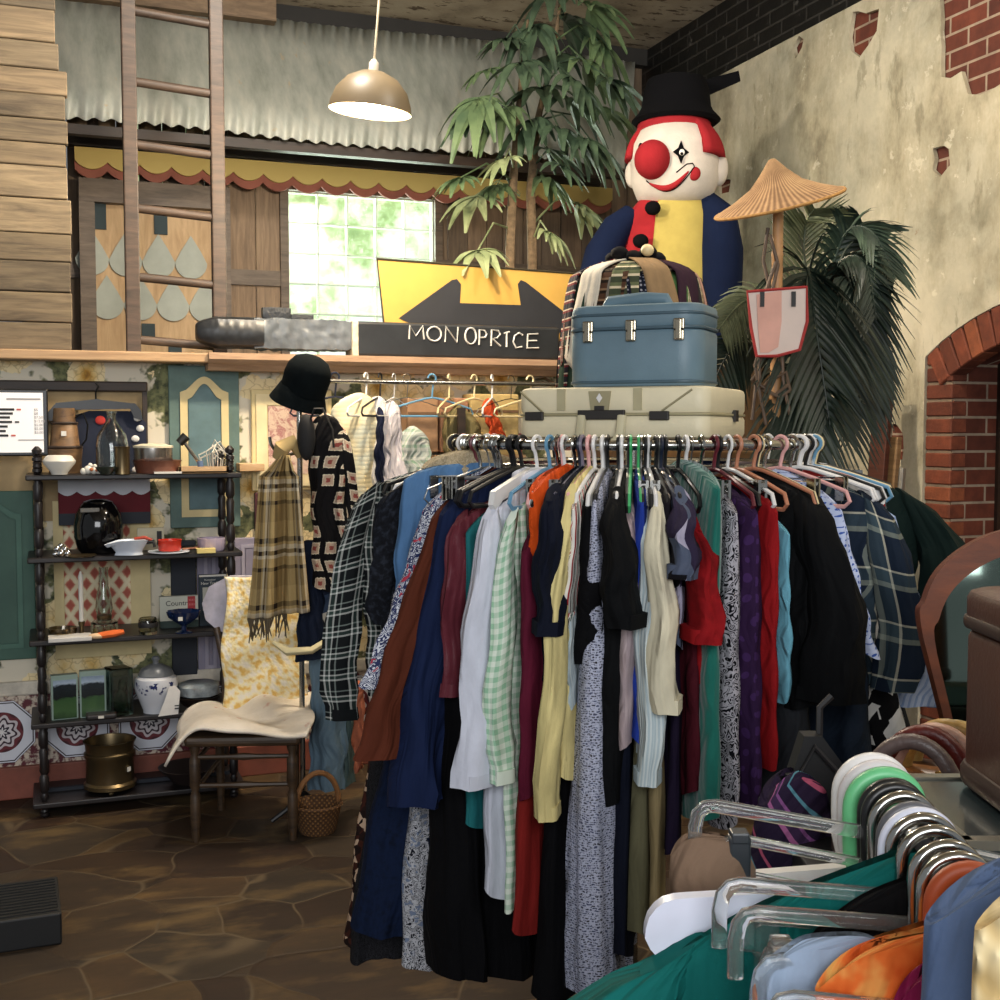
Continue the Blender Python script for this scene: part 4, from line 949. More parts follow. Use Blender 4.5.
# ------------------------------------------------------------------ chair with cloths
seat = on(250, 700, D=4.55); cz = .47
fl, frp = on(196, 842, Z=.0), on(293, 840, Z=.0)
ch = thing('dining_chair', 'dark wooden chair draped with cloths in front of the shelf', 'chair', (0, 0, 0))
CW = wood('chair_wood', '#1f1611', '#54402c', (3, 3, 18), .45)
d_ = (frp-fl).normalized(); b_ = V((-d_.y, d_.x, 0)); 
if b_.y < 0: b_ = -b_
wch = (frp-fl).length; ctr = (fl+frp)/2+b_*.2
ch.location = ctr; ch.rotation_euler.z = atan2(d_.y, d_.x)
hwc = wch/2; SEATZ = on(245, 722, D=4.75).z-.03
TURN = [(.013, 0), (.02, .1), (.02, .18), (.013, .2), (.021, .22), (.021, .32), (.013, .34), (.02, .36), (.02, SEATZ-.02)]
for s in (-1, 1):
    MB().lathe(TURN, 12).build('leg', CW, ch, loc=(s*hwc, -.2, 0))
    MB().tube([(s*(hwc-.03), .19, 0), (s*(hwc-.03), .17, SEATZ)], [.014, .02], 10).build('leg', CW, ch)
    for zz in (.2, .31): MB().tube([(s*hwc, -.2, zz), (s*(hwc-.03), .18, zz+.02)], .009, 8).build('stretcher', CW, ch)
for zz in (.22, .33): MB().tube([(-hwc, -.2, zz), (-.05, -.2, zz), (0, -.2, zz), (.05, -.2, zz), (hwc, -.2, zz)], [.009, .01, .015, .01, .009], 8).build('stretcher', CW, ch)
k = MB(); k.box((0, -.01, SEATZ), (wch+.07, .46, .04), bev=.015); k.build('seat', CW, ch, smooth=0)
TOPZ = on(225, 578, D=4.95).z
# curved back: posts rise, sweep out to a wide painted loop
for s in (-1, 1):
    MB().tube([(s*(hwc-.06), .19, SEATZ), (s*(hwc-.05), .22, SEATZ+.2), (s*(hwc-.01), .25, SEATZ+.36)], [.02, .017, .014], 10).build('back_post', CW, ch)
    MB().tube([(s*(hwc-.1), .17, SEATZ+.02), (s*(hwc-.07), .2, SEATZ+.09), (s*(hwc-.055), .215, SEATZ+.14)], [.012, .01, .006], 8).build('bracket', plain('worn_gold_wood', '#8a6238', .4), ch)
BZ = SEATZ+.34
P = [(-hwc+.02, BZ), (-hwc-.035, BZ+.05), (-hwc-.05, BZ+.12), (-hwc-.02, BZ+.19), (-.12, BZ+.235), (.06, BZ+.235), (hwc-.05, BZ+.2), (hwc-.02, BZ+.12), (hwc-.03, BZ+.05), (hwc-.06, BZ)]
tag(MB().prism(P, (0, .26, 0), (1, 0, 0), (0, 0, 1), (0, 1, 0), .022).build('back_panel', plain('lilac_white_paint', '#b3aebb', .6, var=.2, vs=18), ch, smooth=0), 'pale lilac painted panel')
# yellow and white knitted blanket over the back
def knit():
    t = NT('yellow_white_knit', .95); uv = t.co('UV')
    u = t.map(uv, (1, 1, 1), rot=(0, 0, .45)); n1 = t.noise(t.map(u, (1.1, 1, 1)), 32, 2, .4); n2 = t.voro(u, 75)
    c = t.ramp(n1, [(.38, '#ece2d0'), (.5, '#efdfac'), (.64, '#dfb564')])
    t.bump(t.math('ADD', n2, t.math('MULTIPLY', n1, .5)), .35, .006); return t.col(c)
XL, XR = -.135, hwc+.02; ZT = TOPZ+.0
def bl(u, v):
    x = (XL+.01*sin(v*9))+(XR-.02-XL)*u+.02*v*(u-.3)
    if v < .06: y, z = .29-v, ZT-.0
    s = v*(ZT-SEATZ-.03)
    y = .235-.07*v+.012*sin(u*11+v*3)+.008*sin(v*17+u*5)-.05*max(0, v-.85)
    zt = ZT-.055*u**2*0
    return (x, y, zt-s-.006*sin(u*8))
tag(MB().grid(bl, 30, 36, uvs=lambda a, b: (a*.36, b*.6)).build('knitted_blanket', knit(), None, solid=.018), 'yellow and white knitted blanket draped over the chair back', 'blanket').matrix_world = Matrix.LocRotScale(ctr, ch.rotation_euler, None)
def cl(u, v):
    x = -hwc-.07+(2*hwc+.13)*u
    y = -.26+.46*v
    z = SEATZ+.056+.018*sin(u*5+v*4)+.01*sin(u*13+v*7)*(.5+v)+.03*max(0, v-.6)
    if u < .22:
        q = (.22-u)/.22; z -= .10*q*q*(1.2-v*.8); x -= .03*q
    if v < .12: z -= .02*(.12-v)/.12
    return (x+.02*sin(v*6), y+.02*sin(u*9), z)
pk = NT('cream_table_linen', .95); uv_ = pk.co('UV'); c_ = pk.ramp(pk.noise(uv_, 6, 4), [(.35, '#e2d6c4'), (.65, '#f2e8da')]); pk.col(pk.mix(pk.step(pk.noise(uv_, 9, 3), .66, .04), c_, '#d3a48e')); pk.bump(pk.noise(pk.map(uv_, (1, 3, 1)), 9, 4), .5, .02)
tag(MB().grid(cl, 40, 24, uvs=lambda a, b: (a*.6, b*.5)).build('linen_cloth', pk.m, None, solid=.01), 'crumpled cream linen cloth laid on the chair seat', 'cloth').matrix_world = Matrix.LocRotScale(ctr, ch.rotation_euler, None)
# small wicker basket on the floor
p = on(322, 838, Z=0)
t = thing('wicker_basket', 'small wicker basket with a hooped handle on the floor beside the chair', 'basket', (p.x, p.y+.08, 0))
wk = NT('wicker', .8); co = wk.co(); x_, y_, z_ = wk.sep(co); an = wk.math('ARCTAN2', y_, x_)
wv = wk.math('MULTIPLY', wk.math('SINE', wk.math('MULTIPLY', an, 26)), wk.math('SINE', wk.math('MULTIPLY', z_, 300)))
wk.col(wk.ramp(wv, [(.1, '#5c3f27'), (.5, '#83592f'), (.9, '#9d7442')])); wk.bump(wv, .5, .004)
MB().lathe([(0, 0), (.065, 0), (.073, .01), (.094, .105), (.101, .112), (.097, .12), (.088, .11), (.067, .014), (0, .01)], 36).build('body', wk.m, t)
MB().tube([(-.03*cos(a)*0+.09*cos(a), .0+.02*cos(a), .105+.13*sin(a)) for a in [pi*q/14 for q in range(15)]], .011, 8).build('handle', plain('cane', '#8a5f38', .6, var=.3, vs=40), t)
# black platform scale
A = on(55, 943, Z=0)
t = thing('floor_platform', 'low black ribbed platform on the floor at the left edge', 'platform', (A.x-.2, A.y+.02, 0), .03)
MB().box((-.03, .12, .05), (.5, .33, .1), bev=.006).build('body', plain('black_plastic', '#0c0d0f', .6), t, smooth=0)
k = MB()
for i in range(12): k.box((-.03, -.02+i*.025, .1015), (.48, .008, .005))
k.build('ribs', plain('black_plastic', '#0c0d0f', .6), t, smooth=0)
# ================================================================== ON THE LOFT AND LEDGE
# yellow double arrow sign
A, B = on(377, 262, Y=5.62), on(577, 271, Y=5.62); zt = (A.z+B.z)/2
t = thing('arrow_sign', 'yellow sign with a black double headed arrow leaning behind the black carton', 'sign', ((A.x+B.x)/2, 5.62, 1.9), 0)
hw = (B.x-A.x)/2; h = zt-1.9
SY = plain('sign_yellow', '#cda04a', .5, var=.1, vs=3)
MB().prism([(-hw+.05, 0), (hw-.03, 0), (hw, h-.01), (-hw, h+.012)], (0, 0, 0), (1, 0, 0), (0, 0, 1), (0, 1, 0), .01).build('board', SY, t, smooth=0)
def sg(x, y): p = on(x, y, Y=5.615); return (p.x-t.location.x, p.z-1.9)
arrow = [sg(*q) for q in ((399, 318), (452, 280), (457, 279), (461, 284), (460, 303), (521, 305), (518, 284), (521, 280), (526, 282), (572, 318), (544, 352), (534, 340), (535, 372), (470, 370), (470, 345), (440, 338))]
MB().prism(arrow, (0, -.001, 0), (1, 0, 0), (0, 0, 1), (0, -1, 0), .003).build('arrow', plain('sign_black', '#26262a', .5, var=.2, vs=5), t, smooth=0)
k = MB(); k.tube([(-hw+.05, -.002, 0), (-hw, -.002, h+.012), (hw, -.002, h-.01), (hw-.03, -.002, 0)], .006, 6); k.build('dark_rim', plain('sign_rim', '#3a3426', .6), t)
# black carton with hand painted white lettering
c0, c1 = on(353, 340, Y=5.38), on(560, 345, Y=5.38)
zt = on(450, 324, Y=5.38).z; zb = 1.917
t = thing('black_carton', 'long black wrapped carton hand lettered in white lying on the moulded ledge', 'carton', ((c0.x+c1.x)/2, 5.45, zb))
w = c1.x-c0.x; h = zt-zb
BK = plain('black_wrap', '#222427', .38, var=.3, vs=10, bump=.3, bs=9)
MB().box((0, 0, h/2), (w, .14, h), bev=.012).build('carton', BK, t, smooth=0)
k = MB(); k.box((-w/2+.012, 0, h/2), (.03, .144, h+.004), bev=.006); k.build('torn_cream_end', plain('torn_card', '#c9bda4', .9, var=.3, vs=30), t, smooth=0)
GLY = {'M': [[(0, 0), (.05, 1), (.45, .25), (.9, 1), (1, 0)]], 'O': [[(.5+.5*cos(a), .5+.5*sin(a)) for a in [pi/2+2*pi*q/14 for q in range(15)]]], 'N': [[(0, 0), (.05, 1), (.9, 0), (1, 1)]],
       'P': [[(0, 0), (.05, 1), (.7, .95), (.95, .72), (.7, .5), (.05, .48)]], 'R': [[(0, 0), (.05, 1), (.7, .95), (.9, .75), (.6, .5), (.08, .48), (.95, 0)]], 'I': [[(.1, .9), (.9, 1)], [(.5, 0), (.5, .95)]],
       'C': [[(.95, .85), (.6, 1), (.15, .8), (0, .4), (.3, .02), (.9, .1)]], 'E': [[(.9, 1), (.05, .95), (0, 0), (.95, .02)], [(.03, .5), (.8, .52)]]}
k = MB()
for ch_, xa_, xb_, yb_, yt_ in (('M', 409, 424, 339, 326), ('O', 427, 441, 341, 327), ('N', 445, 458, 342, 327), ('O', 465, 476, 344, 328), ('P', 479, 487, 345, 330), ('R', 491, 501, 346, 330), ('I', 503, 510, 347, 332), ('C', 513, 523, 348, 333), ('E', 527, 539, 348, 334)):
    a, b = on(xa_, yb_, Y=5.379), on(xb_, yt_, Y=5.379)
    for st in GLY[ch_]:
        k.tube([(a.x+(b.x-a.x)*u-t.location.x, -.0715, a.z+(b.z-a.z)*v-zb) for u, v in st], .0088, 6, flat=.5)
k.build('lettering', plain('white_paint', '#d2d0ca', .7, var=.12, vs=40), t)
# black plastic wrapped rolls
def roll(label, xa_, xb_, yt_, yb_, y, m=BK, boxy=.8, taper=(.9, .9), cr=.03, sd=0):
    a, b = on(xa_, (yt_+yb_)/2, Y=y), on(xb_, (yt_+yb_)/2, Y=y); zt_ = on((xa_+xb_)/2, yt_, Y=y).z; zb_ = on((xa_+xb_)/2, yb_, Y=y).z
    rr = (zt_-zb_)/2; L = b.x-a.x; n = 40; k = MB()
    def ends(i):
        s = i/n; q = 1
        if s < .3: q = taper[0]+(1-taper[0])*min(1, s/.3)**.6
        if s > .9: q = min(q, taper[1]+(1-taper[1])*(1-s)/.1)
        return q
    def w_(s, a_):
        sq = (1/max(abs(cos(a_)), abs(sin(a_))))**boxy
        return sq-1+cr*mnoise.noise((s*14+sd, cos(a_)*2, sin(a_)*2))*2+cr*mnoise.noise((s*40+sd, cos(a_)*5, sin(a_)*5))
    k.tube([(-L/2+L*i/n, 0, rr) for i in range(n+1)], [rr*.97*ends(i) for i in range(n+1)], 40, wob=w_, up=(0, 0, 1))
    return tag(k.build('wrapped_roll', m, None, 30, loc=((a.x+b.x)/2, y, zb_+.003)), label, 'roll')
GW = plain('grey_wrap', '#5b6065', .35, var=.4, vs=9, bump=.5, bs=14)
roll('black wrapped roll tapering to a blunt tip at the left of the ledge', 196, 262, 317, 350, 5.44, taper=(.5, .95), boxy=.3, cr=.015)
roll('grey plastic wrapped parcel with crinkled shiny creases left of the black carton', 252, 349, 320, 352, 5.46, m=GW, taper=(1, .9), cr=.06, sd=4)
roll('small black wrapped bundle on top of the grey parcel before the window', 262, 290, 308, 320, 5.47, sd=9)
roll('second small black bundle beside the first on the grey parcel', 291, 313, 315, 323, 5.47, sd=12)
# lady palm
def fan(k, base, fwd, up, L, n=9, spread=110, w=.035, droop=.55, seed=0):
    r = random.Random(seed); fwd = V(fwd).normalized(); side = fwd.cross(V(up)).normalized(); nrm = side.cross(fwd)
    for i in range(n):
        a = rad(-spread+2*spread*i/(n-1)+r.uniform(-6, 6)); l = L*(1-.25*abs(a)/rad(spread))*r.uniform(.85, 1.1)
        d = fwd*cos(a)+side*sin(a)+nrm*r.uniform(-.05, .2); d.normalize(); prev = None; m = 6
        sd = d.cross(nrm).normalized()
        for j in range(m+1):
            s = j/m; p = V(base)+d*l*s*(1-.18*s*droop)+V((0, 0, -1))*l*droop*s**2.2
            ww = w*l/.3*(.35+1.3*s if s < .45 else .93*(1.12-s)*1.65)*.5+.001
            row = [k.bm.verts.new(p+sd*ww), k.bm.verts.new(p-nrm*ww*.45), k.bm.verts.new(p-sd*ww)]
            if prev:
                k.bm.faces.new((prev[0], prev[1], row[1], row[0])); k.bm.faces.new((prev[1], prev[2], row[2], row[1]))
            prev = row
def leafmat(name, c1, c2, rough=.45):
    t = NT(name, rough); c = t.ramp(t.noise(t.co(), 7, 3), [(.3, c1), (.7, c2)]); t.col(c)
    t.b.inputs['Subsurface Weight'].default_value = 0; return t.m
LG = [leafmat('palm_leaf_deep', '#2a3a2d', '#52664d'), leafmat('palm_leaf_mid', '#3d5339', '#6d8058'), leafmat('palm_leaf_pale', '#6f7d55', '#a9b184')]
PY = 6.0
base = on(520, 330, Y=PY); base.z = 1.9
pm = thing('lady_palm', 'tall fan palm with two hairy stems on the loft beside the window', 'palm', (base.x, PY, 1.9))
MB().lathe([(0, 0), (.13, 0), (.17, .24), (.18, .25), (.16, .25), (.15, .22), (0, .22)], 28).build('pot', plain('clay_pot', '#6b4436', .8), pm)
STEM = plain('hairy_stem', '#76624a', .9, var=.4, vs=40, bump=.8, bs=70)
def P_(x, y, d=0): p = on(x, y, Y=PY+d); return p-V(pm.location)
st1 = [P_(510, 300), P_(510, 250), P_(513, 190), P_(517, 130), P_(522, 70), P_(528, 20)]; st2 = [P_(533, 300), P_(532, 250), P_(531, 190), P_(538, 120), P_(552, 60), P_(560, 5)]
for s_ in (st1, st2): MB().tube([V((s_[0].x*.6, 0, .2))]+s_, [.028, .027, .026, .024, .018, .012, .008], 10, wob=lambda s, a: .1*sin(s*120+a*3)).build('stem', STEM, pm)
fans = [(475, 196, 2, 34, -1, 520, 196), (478, 250, 2, 34, -1, 508, 228), (578, 205, 2, 40, 1, 535, 222), (548, 232, 2, 26, 1, 533, 240), (505, 158, 2, 30, -1, 514, 170), (545, 178, 1, 32, 1, 531, 190), (497, 185, 1, 26, -1, 512, 190), (460, 178, 1, 26, -1, 512, 180),
        (478, 98, 1, 42, -1, 517, 120), (505, 108, 1, 38, -1, 518, 118), (486, 70, 1, 26, -1, 518, 100), (468, 120, 0, 30, -1, 516, 130), (548, 150, 0, 34, 1, 536, 150),
        (560, 130, 0, 40, 1, 540, 120), (585, 140, 0, 40, 1, 540, 120), (600, 108, 1, 42, 1, 545, 90), (570, 100, 0, 42, 1, 543, 100), (540, 88, 0, 42, -1, 545, 80), (610, 80, 0, 40, 1, 550, 65),
        (585, 62, 1, 46, 1, 552, 60), (553, 55, 0, 44, -1, 552, 60), (520, 62, 0, 40, -1, 523, 60), (600, 40, 1, 42, 1, 556, 40), (566, 22, 0, 44, 1, 558, 25), (533, 25, 0, 40, -1, 528, 30), (590, 8, 1, 40, 1, 558, 10), (552, -8, 0, 42, -1, 560, 5), (505, 40, 0, 28, -1, 525, 40), (560, 165, 0, 30, 1, 535, 165), (598, 150, 0, 26, 1, 545, 110), (530, 120, 0, 40, -1, 520, 110), (575, 80, 0, 40, 1, 545, 85)]
for i, (x, y, mi, r_, sd, ax, ay) in enumerate(fans):
    r = random.Random(i); dd = r.uniform(-.35, .15); b = P_(x, y, dd); a = P_(ax, ay); L = r_*1.25*PY/FPX
    k = MB(); mid = (a+b)/2+V((0, 0, .08)); k.tube([a, mid, b], [.006, .005, .004], 6)
    fw = V((sd*.6+r.uniform(-.3, .3), -.75, -.35+r.uniform(-.3, .25)))
    fan(k, b, fw, (0, .25, 1), L*1.12, 7+i % 4, 100, .095, .55+r.uniform(-.1, .3), i)
    k.build('frond', LG[mi], pm, 0)
# plush clown
D0 = 6.15; S = D0/FPX
cb = on(668, 366, D=D0); cw = thing('plush_clown', 'giant plush clown with a black hat sitting in the loft corner', 'plush toy', (cb.x, cb.y, 1.9), -YAW*.9)
def plush(name, c, bump=.25):
    t = NT(name, .95); t.b.inputs['Specular IOR Level'].default_value = .1; L = lin(c); co = t.co()
    t.col(t.ramp(t.noise(co, 7, 4), [(.3, tuple(x*.8 for x in L[:3])), (.7, L)])); t.bump(t.noise(co, 90, 3), bump, .006); return t.m
RED, YEL, NVY, WHI, BLK = plush('red_plush', '#a22a30'), plush('yellow_plush', '#c0ad60'), plush('navy_plush', '#151f3a'), plush('white_plush', '#ddd3c8'), plush('black_plush', '#0d0d10')
Z = lambda y: (366-y)*S
X_ = lambda x: (x-668)*S
k = MB(); k.lathe([(.05, 0), (.24, .02), (.27, .2), (.26, .4), (.24, .6), (.2, Z(212)), (.15, Z(200)), (.05, Z(192))], 32, sq=(1, .8)); k.build('torso', RED, cw)
k = MB()
def ych(u, v):
    z = .03+(Z(200)-.03)*v; a = -pi/2-.62+1.3*u+.08
    rr = [(0, .24), (.2, .275), (.45, .265), (.68, .245), (.9, .205), (1, .165)]
    for (a1, r1), (a2, r2) in zip(rr, rr[1:]):
        if a1 <= v <= a2: q = r1+(r2-r1)*(v-a1)/(a2-a1)
    return (cos(a)*q*1.04+.02, sin(a)*q*.84, z)
k.grid(ych, 20, 20).build('chest_panel', YEL, cw, solid=.012)
MB().tube([(.17, -.05, Z(206)), (.225, -.10, Z(220)), (.235, -.15, Z(255)), (.23, -.17, Z(300)), (.2, -.2, Z(345))], [.075, .1, .115, .11, .08], 16, flat=.95).build('arm', NVY, cw)
MB().tube([(-.19, .0, Z(215)), (-.27, -.02, Z(230)), (-.35, -.05, Z(255)), (-.40, -.09, Z(290)), (-.38, -.14, Z(345))], [.06, .085, .09, .09, .07], 16, flat=.95).build('arm', NVY, cw)
for (x, y) in ((645, 216), (633, 248)): MB().blob((X_(x), -.205 if y < 230 else -.225, Z(y)), (.04, .035, .035), 12, 8).build('pompom', BLK, cw)
hd = MB(); hc = V((X_(672), -.03, Z(167)))
hd.lathe([(.02, -.225), (.12, -.215), (.19, -.17), (.222, -.09), (.225, 0), (.215, .09), (.18, .16), (.1, .21), (.01, .225)], 36, sq=(1, .95)); hd.xf(Matrix.Translation(hc)); hd.build('head', WHI, cw)
TURN_ = rad(-24); RH = Matrix.Translation(hc) @ Matrix.Rotation(TURN_, 4, 'Z')
def onhead(px_, py_, off=0):
    """a point on the front of the head by its local offset from the head centre"""
    x, z = px_, py_; HP_ = [(-.225, .02), (-.215, .12), (-.17, .19), (-.09, .222), (0, .225), (.09, .215), (.16, .18), (.21, .1), (.225, .01)]
    r = .02
    for (z1, r1), (z2, r2) in zip(HP_, HP_[1:]):
        if z1 <= z <= z2: r = r1+(r2-r1)*(z-z1)/(z2-z1)
    return V((x, -.95*sqrt(max(.0004, r*r-x*x))-off, z))+hc
MB().blob(onhead(-.14, -.015, .0), (.09, .09, .096), 20, 14).build('nose', RED, cw)
k = MB()
def hair(u, v):
    a = rad(-62+ (250)*u); s = .5+v*.48
    r_ = .24; th = v*rad(68)+rad(5)
    return hc+V((cos(a)*r_*cos(th)*1.0, sin(a)*r_*cos(th)*.97, r_*sin(th)*1.0))
k.grid(hair, 28, 10); k.build('hair', RED, cw, solid=.03)
k = MB(); k.tube([hc+V((.16*cos(a), .03+.16*sin(a), .185)) for a in [2*pi*q/20 for q in range(20)]], .028, 10, closed=True, flat=1.3); k.build('hair_fringe', RED, cw)
k = MB(); hz = Z(126); k.lathe([(.205, -.005), (.225, .012), (.19, .05), (.175, .08), (.165, .16), (.145, .215), (.08, .235), (.005, .235)], 28, c=(X_(674), .0, hz), sq=(1, .95)); k.build('hat', BLK, cw)
k = MB(); k.prism([(0, 0), (.25, .11), (.24, .16), (.02, .1)], (X_(690), .02, Z(104)), (1, 0, 0), (0, 0, 1), (0, 1, 0), .02); k.build('hat_brim_tail', BLK, cw, smooth=0)
MB().blob(hc+V((.215, -.03, -.03)), (.05, .06, .085), 16, 12).build('ear', WHI, cw)
MB().blob(hc+V((-.205, .05, -.04)), (.04, .05, .07), 14, 10).build('ear', WHI, cw)
MB().blob(onhead(.06, -.085, -.012), (.034, .02, .036), 14, 10).build('cheek', RED, cw)
k = MB(); sm_ = [onhead(-.15+.18*q/12, -.125-.05*sin(pi*q/12)+.045*(q/12), .004) for q in range(13)]; k.tube(sm_, [.004+.011*sin(pi*q/12) for q in range(13)], 8); k.build('smile', RED, cw)
k = MB(); lp = [onhead(-.165+.225*q/14, -.11-.085*sin(pi*q/14)+.055*(q/14), .002) for q in range(15)]+[onhead(.05, -.04, .002), onhead(.02, -.045, .002), onhead(-.03, -.085, .002)]; k.tube(lp, .003, 5); k.build('mouth_outline', BLK, cw)
k = MB(); c = onhead(-.008, .012, .008)
k.prism([(.042*r_*cos(a), .056*r_*sin(a)) for a, r_ in [(pi/2+pi*q/4, 1 if q % 2 == 0 else .5) for q in range(8)]], c+V((0, .012, 0)), (.97, .2, 0), (0, .1, 1), (0, -1, 0), .012); k.build('star_eye', BLK, cw, smooth=0)
MB().blob(c+V((.002, -.006, -.004)), (.014, .008, .016), 10, 8).build('eye_white', plain('eye_white', '#e6e2dc', .5), cw)
MB().blob(c+V((.0, -.012, -.012)), (.008, .006, .008), 8, 6).build('pupil', BLK, cw)
k = MB(); c = onhead(-.19, .05, .006); k.blob(c, (.014, .012, .03), 8, 6); k.build('far_eye', BLK, cw)
# bamboo pole with straw hat, cords and a small bag
bp = on(775, 430, D=4.15); pole = thing('bamboo_pole', 'upright bamboo pole behind the clothes rack beside the suitcases', 'pole', (bp.x, bp.y, 0))
ztop_ = on(772, 185, D=4.15).z; BAM = plain('bamboo', '#b5875a', .5, var=.2, vs=12)
MB().tube([(0, 0, z_) for q in range(10) for z_ in (ztop_*q/10+.004, ztop_*(q+1)/10-.012, ztop_*(q+1)/10-.004)], [.019, .019, .0215]*10, 12).build('cane', BAM, pole)
MB().box((0, 0, .03), (.3, .3, .06), bev=.01).build('foot', DARKW, pole, smooth=0)
hp = on(778, 196, D=4.15); straw = NT('woven_straw', .85); co = straw.co(); x_, y_, z_ = straw.sep(co); an = straw.math('ARCTAN2', y_, x_)
wv = straw.math('SINE', straw.math('MULTIPLY', an, 60)); straw.col(straw.ramp(straw.math('ADD', straw.math('MULTIPLY', wv, .2), straw.noise(co, 9, 4)), [(.25, '#6a4c2f'), (.5, '#8f6d4a'), (.8, '#ad8b62')])); straw.bump(wv, .3, .004)
ht = thing('straw_hat', 'wide conical straw hat set on top of the bamboo pole', 'hat', tuple(hp), rot=(rad(13), rad(-14), -YAW))
MB().lathe([(.222, -.03), (.222, -.022), (.15, .008), (.09, .04), (.045, .085), (.012, .125), (.002, .128), (.002, .12), (.04, .078), (.085, .032), (.15, .0), (.215, -.032)], 48, cap=(False, False)).build('crown', straw.m, ht)
k = MB(); k.tube([(.222*cos(a), .222*sin(a), -.026) for a in [2*pi*q/40 for q in range(40)]], .006, 6, closed=True); k.build('rim_binding', plain('straw_rim', '#a77b42', .8, var=.3, vs=60), ht)
LEA = plain('brown_leather_cord', '#5d4a3a', .6, var=.35, vs=25)
ck = thing('leather_bundle', 'knotted bundle of brown leather cords hung down the bamboo pole', 'cords', (bp.x, bp.y, on(775, 330, D=4.1).z))
def cp(x, y, d=-.05): return on(x, y, D=4.15+d)-V(ck.location)
for i, pts in enumerate([[(768, 228), (763, 260), (772, 300), (766, 340), (757, 375), (752, 420)], [(770, 235), (778, 265), (770, 300), (781, 330), (783, 380), (790, 415)], [(776, 262), (766, 290), (762, 325), (758, 350), (760, 385), (775, 395), (788, 385)], [(772, 290), (784, 300), (782, 340), (776, 372), (760, 392), (752, 380), (760, 370)], [(765, 330), (755, 365), (760, 395), (766, 425)], [(764, 390), (780, 398), (790, 390), (786, 372), (772, 380), (764, 392)]]):
    MB().tube([cp(x, y, -.045-.012*(i % 3)) for x, y in pts], .0065, 7).build('cord', LEA, ck)
bg = thing('small_bag', 'small white and pink bag with red piping hung on the bamboo pole', 'bag', tuple(on(777, 322, D=4.07)), -YAW-.1)
Sg = 4.07/FPX; P = [(-30*Sg, 30*Sg), (28*Sg, 34*Sg), (29*Sg, 0), (22*Sg, -28*Sg), (0, -34*Sg), (-20*Sg, -34*Sg), (-26*Sg, -5*Sg)]
MB().prism(P, (0, .012, 0), (1, 0, 0), (0, 0, 1), (0, -1, 0), .024).build('body', plain('bag_white', '#d9c8bf', .7, var=.06), bg, smooth=0)
k = MB(); k.tube([(x, -.012, z) for x, z in P], .006, 6, closed=True); k.build('red_piping', plain('bag_red', '#a83434', .6), bg)
k = MB(); k.prism([(a*.42-.028, b*.9) for a, b in P], (0, -.013, 0), (1, 0, 0), (0, 0, 1), (0, -1, 0), .003); k.build('pink_panel', plain('bag_pink', '#d8a596', .7), bg, smooth=0)
for s in (-1, 1): MB().box((s*.052, -.016, .075), (.014, .008, .05)).build('strap_tab', plain('ink_black', '#1d1c1e', .6), bg, smooth=0)
# feather palm in the right corner
pc = on(815, 440, D=4.75); fp = thing('feather_palm', 'dark green feather palm with arching fronds before the plaster wall', 'palm', (pc.x, pc.y, 0))
MB().lathe([(0, 0), (.15, 0), (.2, .3), (.21, .32), (.18, .32), (.17, .28), (0, .28)], 28).build('pot', plain('clay_pot', '#6b4436', .8), fp)
MB().tube([(0, 0, .25), (.02, 0, .8), (0, 0, 1.4)], [.05, .045, .03], 10).build('trunk', STEM, fp)
def frond(pts, n, L, wid, mi, drp=.4, seed=0):
    r = random.Random(seed); P = [V(p)-V(fp.location) for p in pts]; k = MB()
    m = 24; C_ = []
    for i in range(m+1):   # smooth the rachis
        f_ = i/m*(len(P)-1); j = min(int(f_), len(P)-2); f_ -= j
        p0, p1, p2, p3 = P[max(j-1, 0)], P[j], P[j+1], P[min(j+2, len(P)-1)]
        C_.append(.5*((2*p1)+(p2-p0)*f_+(2*p0-5*p1+4*p2-p3)*f_**2+(3*p1-p0-3*p2+p3)*f_**3))
    k.tube(C_, [.009-.007*i/m for i in range(m+1)], 6)
    for i in range(n):
        s = .12+.86*i/n; f_ = s*m; j = min(int(f_), m-1); p = C_[j].lerp(C_[j+1], f_-j); d = (C_[j+1]-C_[j]).normalized()
        side = d.cross(V((0, -.75, .6))).normalized(); nr = side.cross(d).normalized()
        for sg_ in (-1, 1):
            l = L*(sin(pi*(.12+.8*s))**.6)*r.uniform(.85, 1.1); q = (side*sg_*.8+d*.75+nr*.12).normalized(); prev = None
            sd = q.cross(nr).normalized()
            for u in range(5):
                w_ = u/4; pp = p+q*l*w_+V((0, 0, -1))*l*drp*w_*w_; ww = wid*(.5+.9*w_ if w_ < .4 else 1.43*(1.02-w_))*.5+.0008
                row = [k.bm.verts.new(pp+sd*ww), k.bm.verts.new(pp-nr*ww*.3), k.bm.verts.new(pp-sd*ww)]
                if prev: k.bm.faces.new((prev[0], prev[1], row[1], row[0])); k.bm.faces.new((prev[1], prev[2], row[2], row[1]))
                prev = row
    k.build('frond', FG[mi], fp, 0)
FG = [leafmat('feather_leaf_dark', '#141d19', '#27352b'), leafmat('feather_leaf_mid', '#22302a', '#3f5140'), leafmat('feather_leaf_olive', '#3c4632', '#6b7153')]
def q_(*a): return [on(x, y, D=d) for x, y, d in a]
frond(q_((815, 430, 4.75), (818, 330, 4.7), (843, 238, 4.6), (872, 232, 4.5), (896, 280, 4.45)), 40, .2, .028, 1, .45, 1)
frond(q_((812, 430, 4.7), (808, 320, 4.5), (808, 270, 4.35), (815, 320, 4.2), (830, 425, 4.15)), 38, .36, .034, 0, .5, 2)
frond(q_((815, 430, 4.7), (830, 300, 4.55), (855, 280, 4.4), (862, 330, 4.35), (862, 425, 4.35)), 36, .24, .03, 0, .5, 3)
frond(q_((812, 430, 4.75), (792, 340, 4.7), (768, 298, 4.6), (742, 303, 4.5), (718, 330, 4.4)), 34, .17, .026, 2, .5, 4)
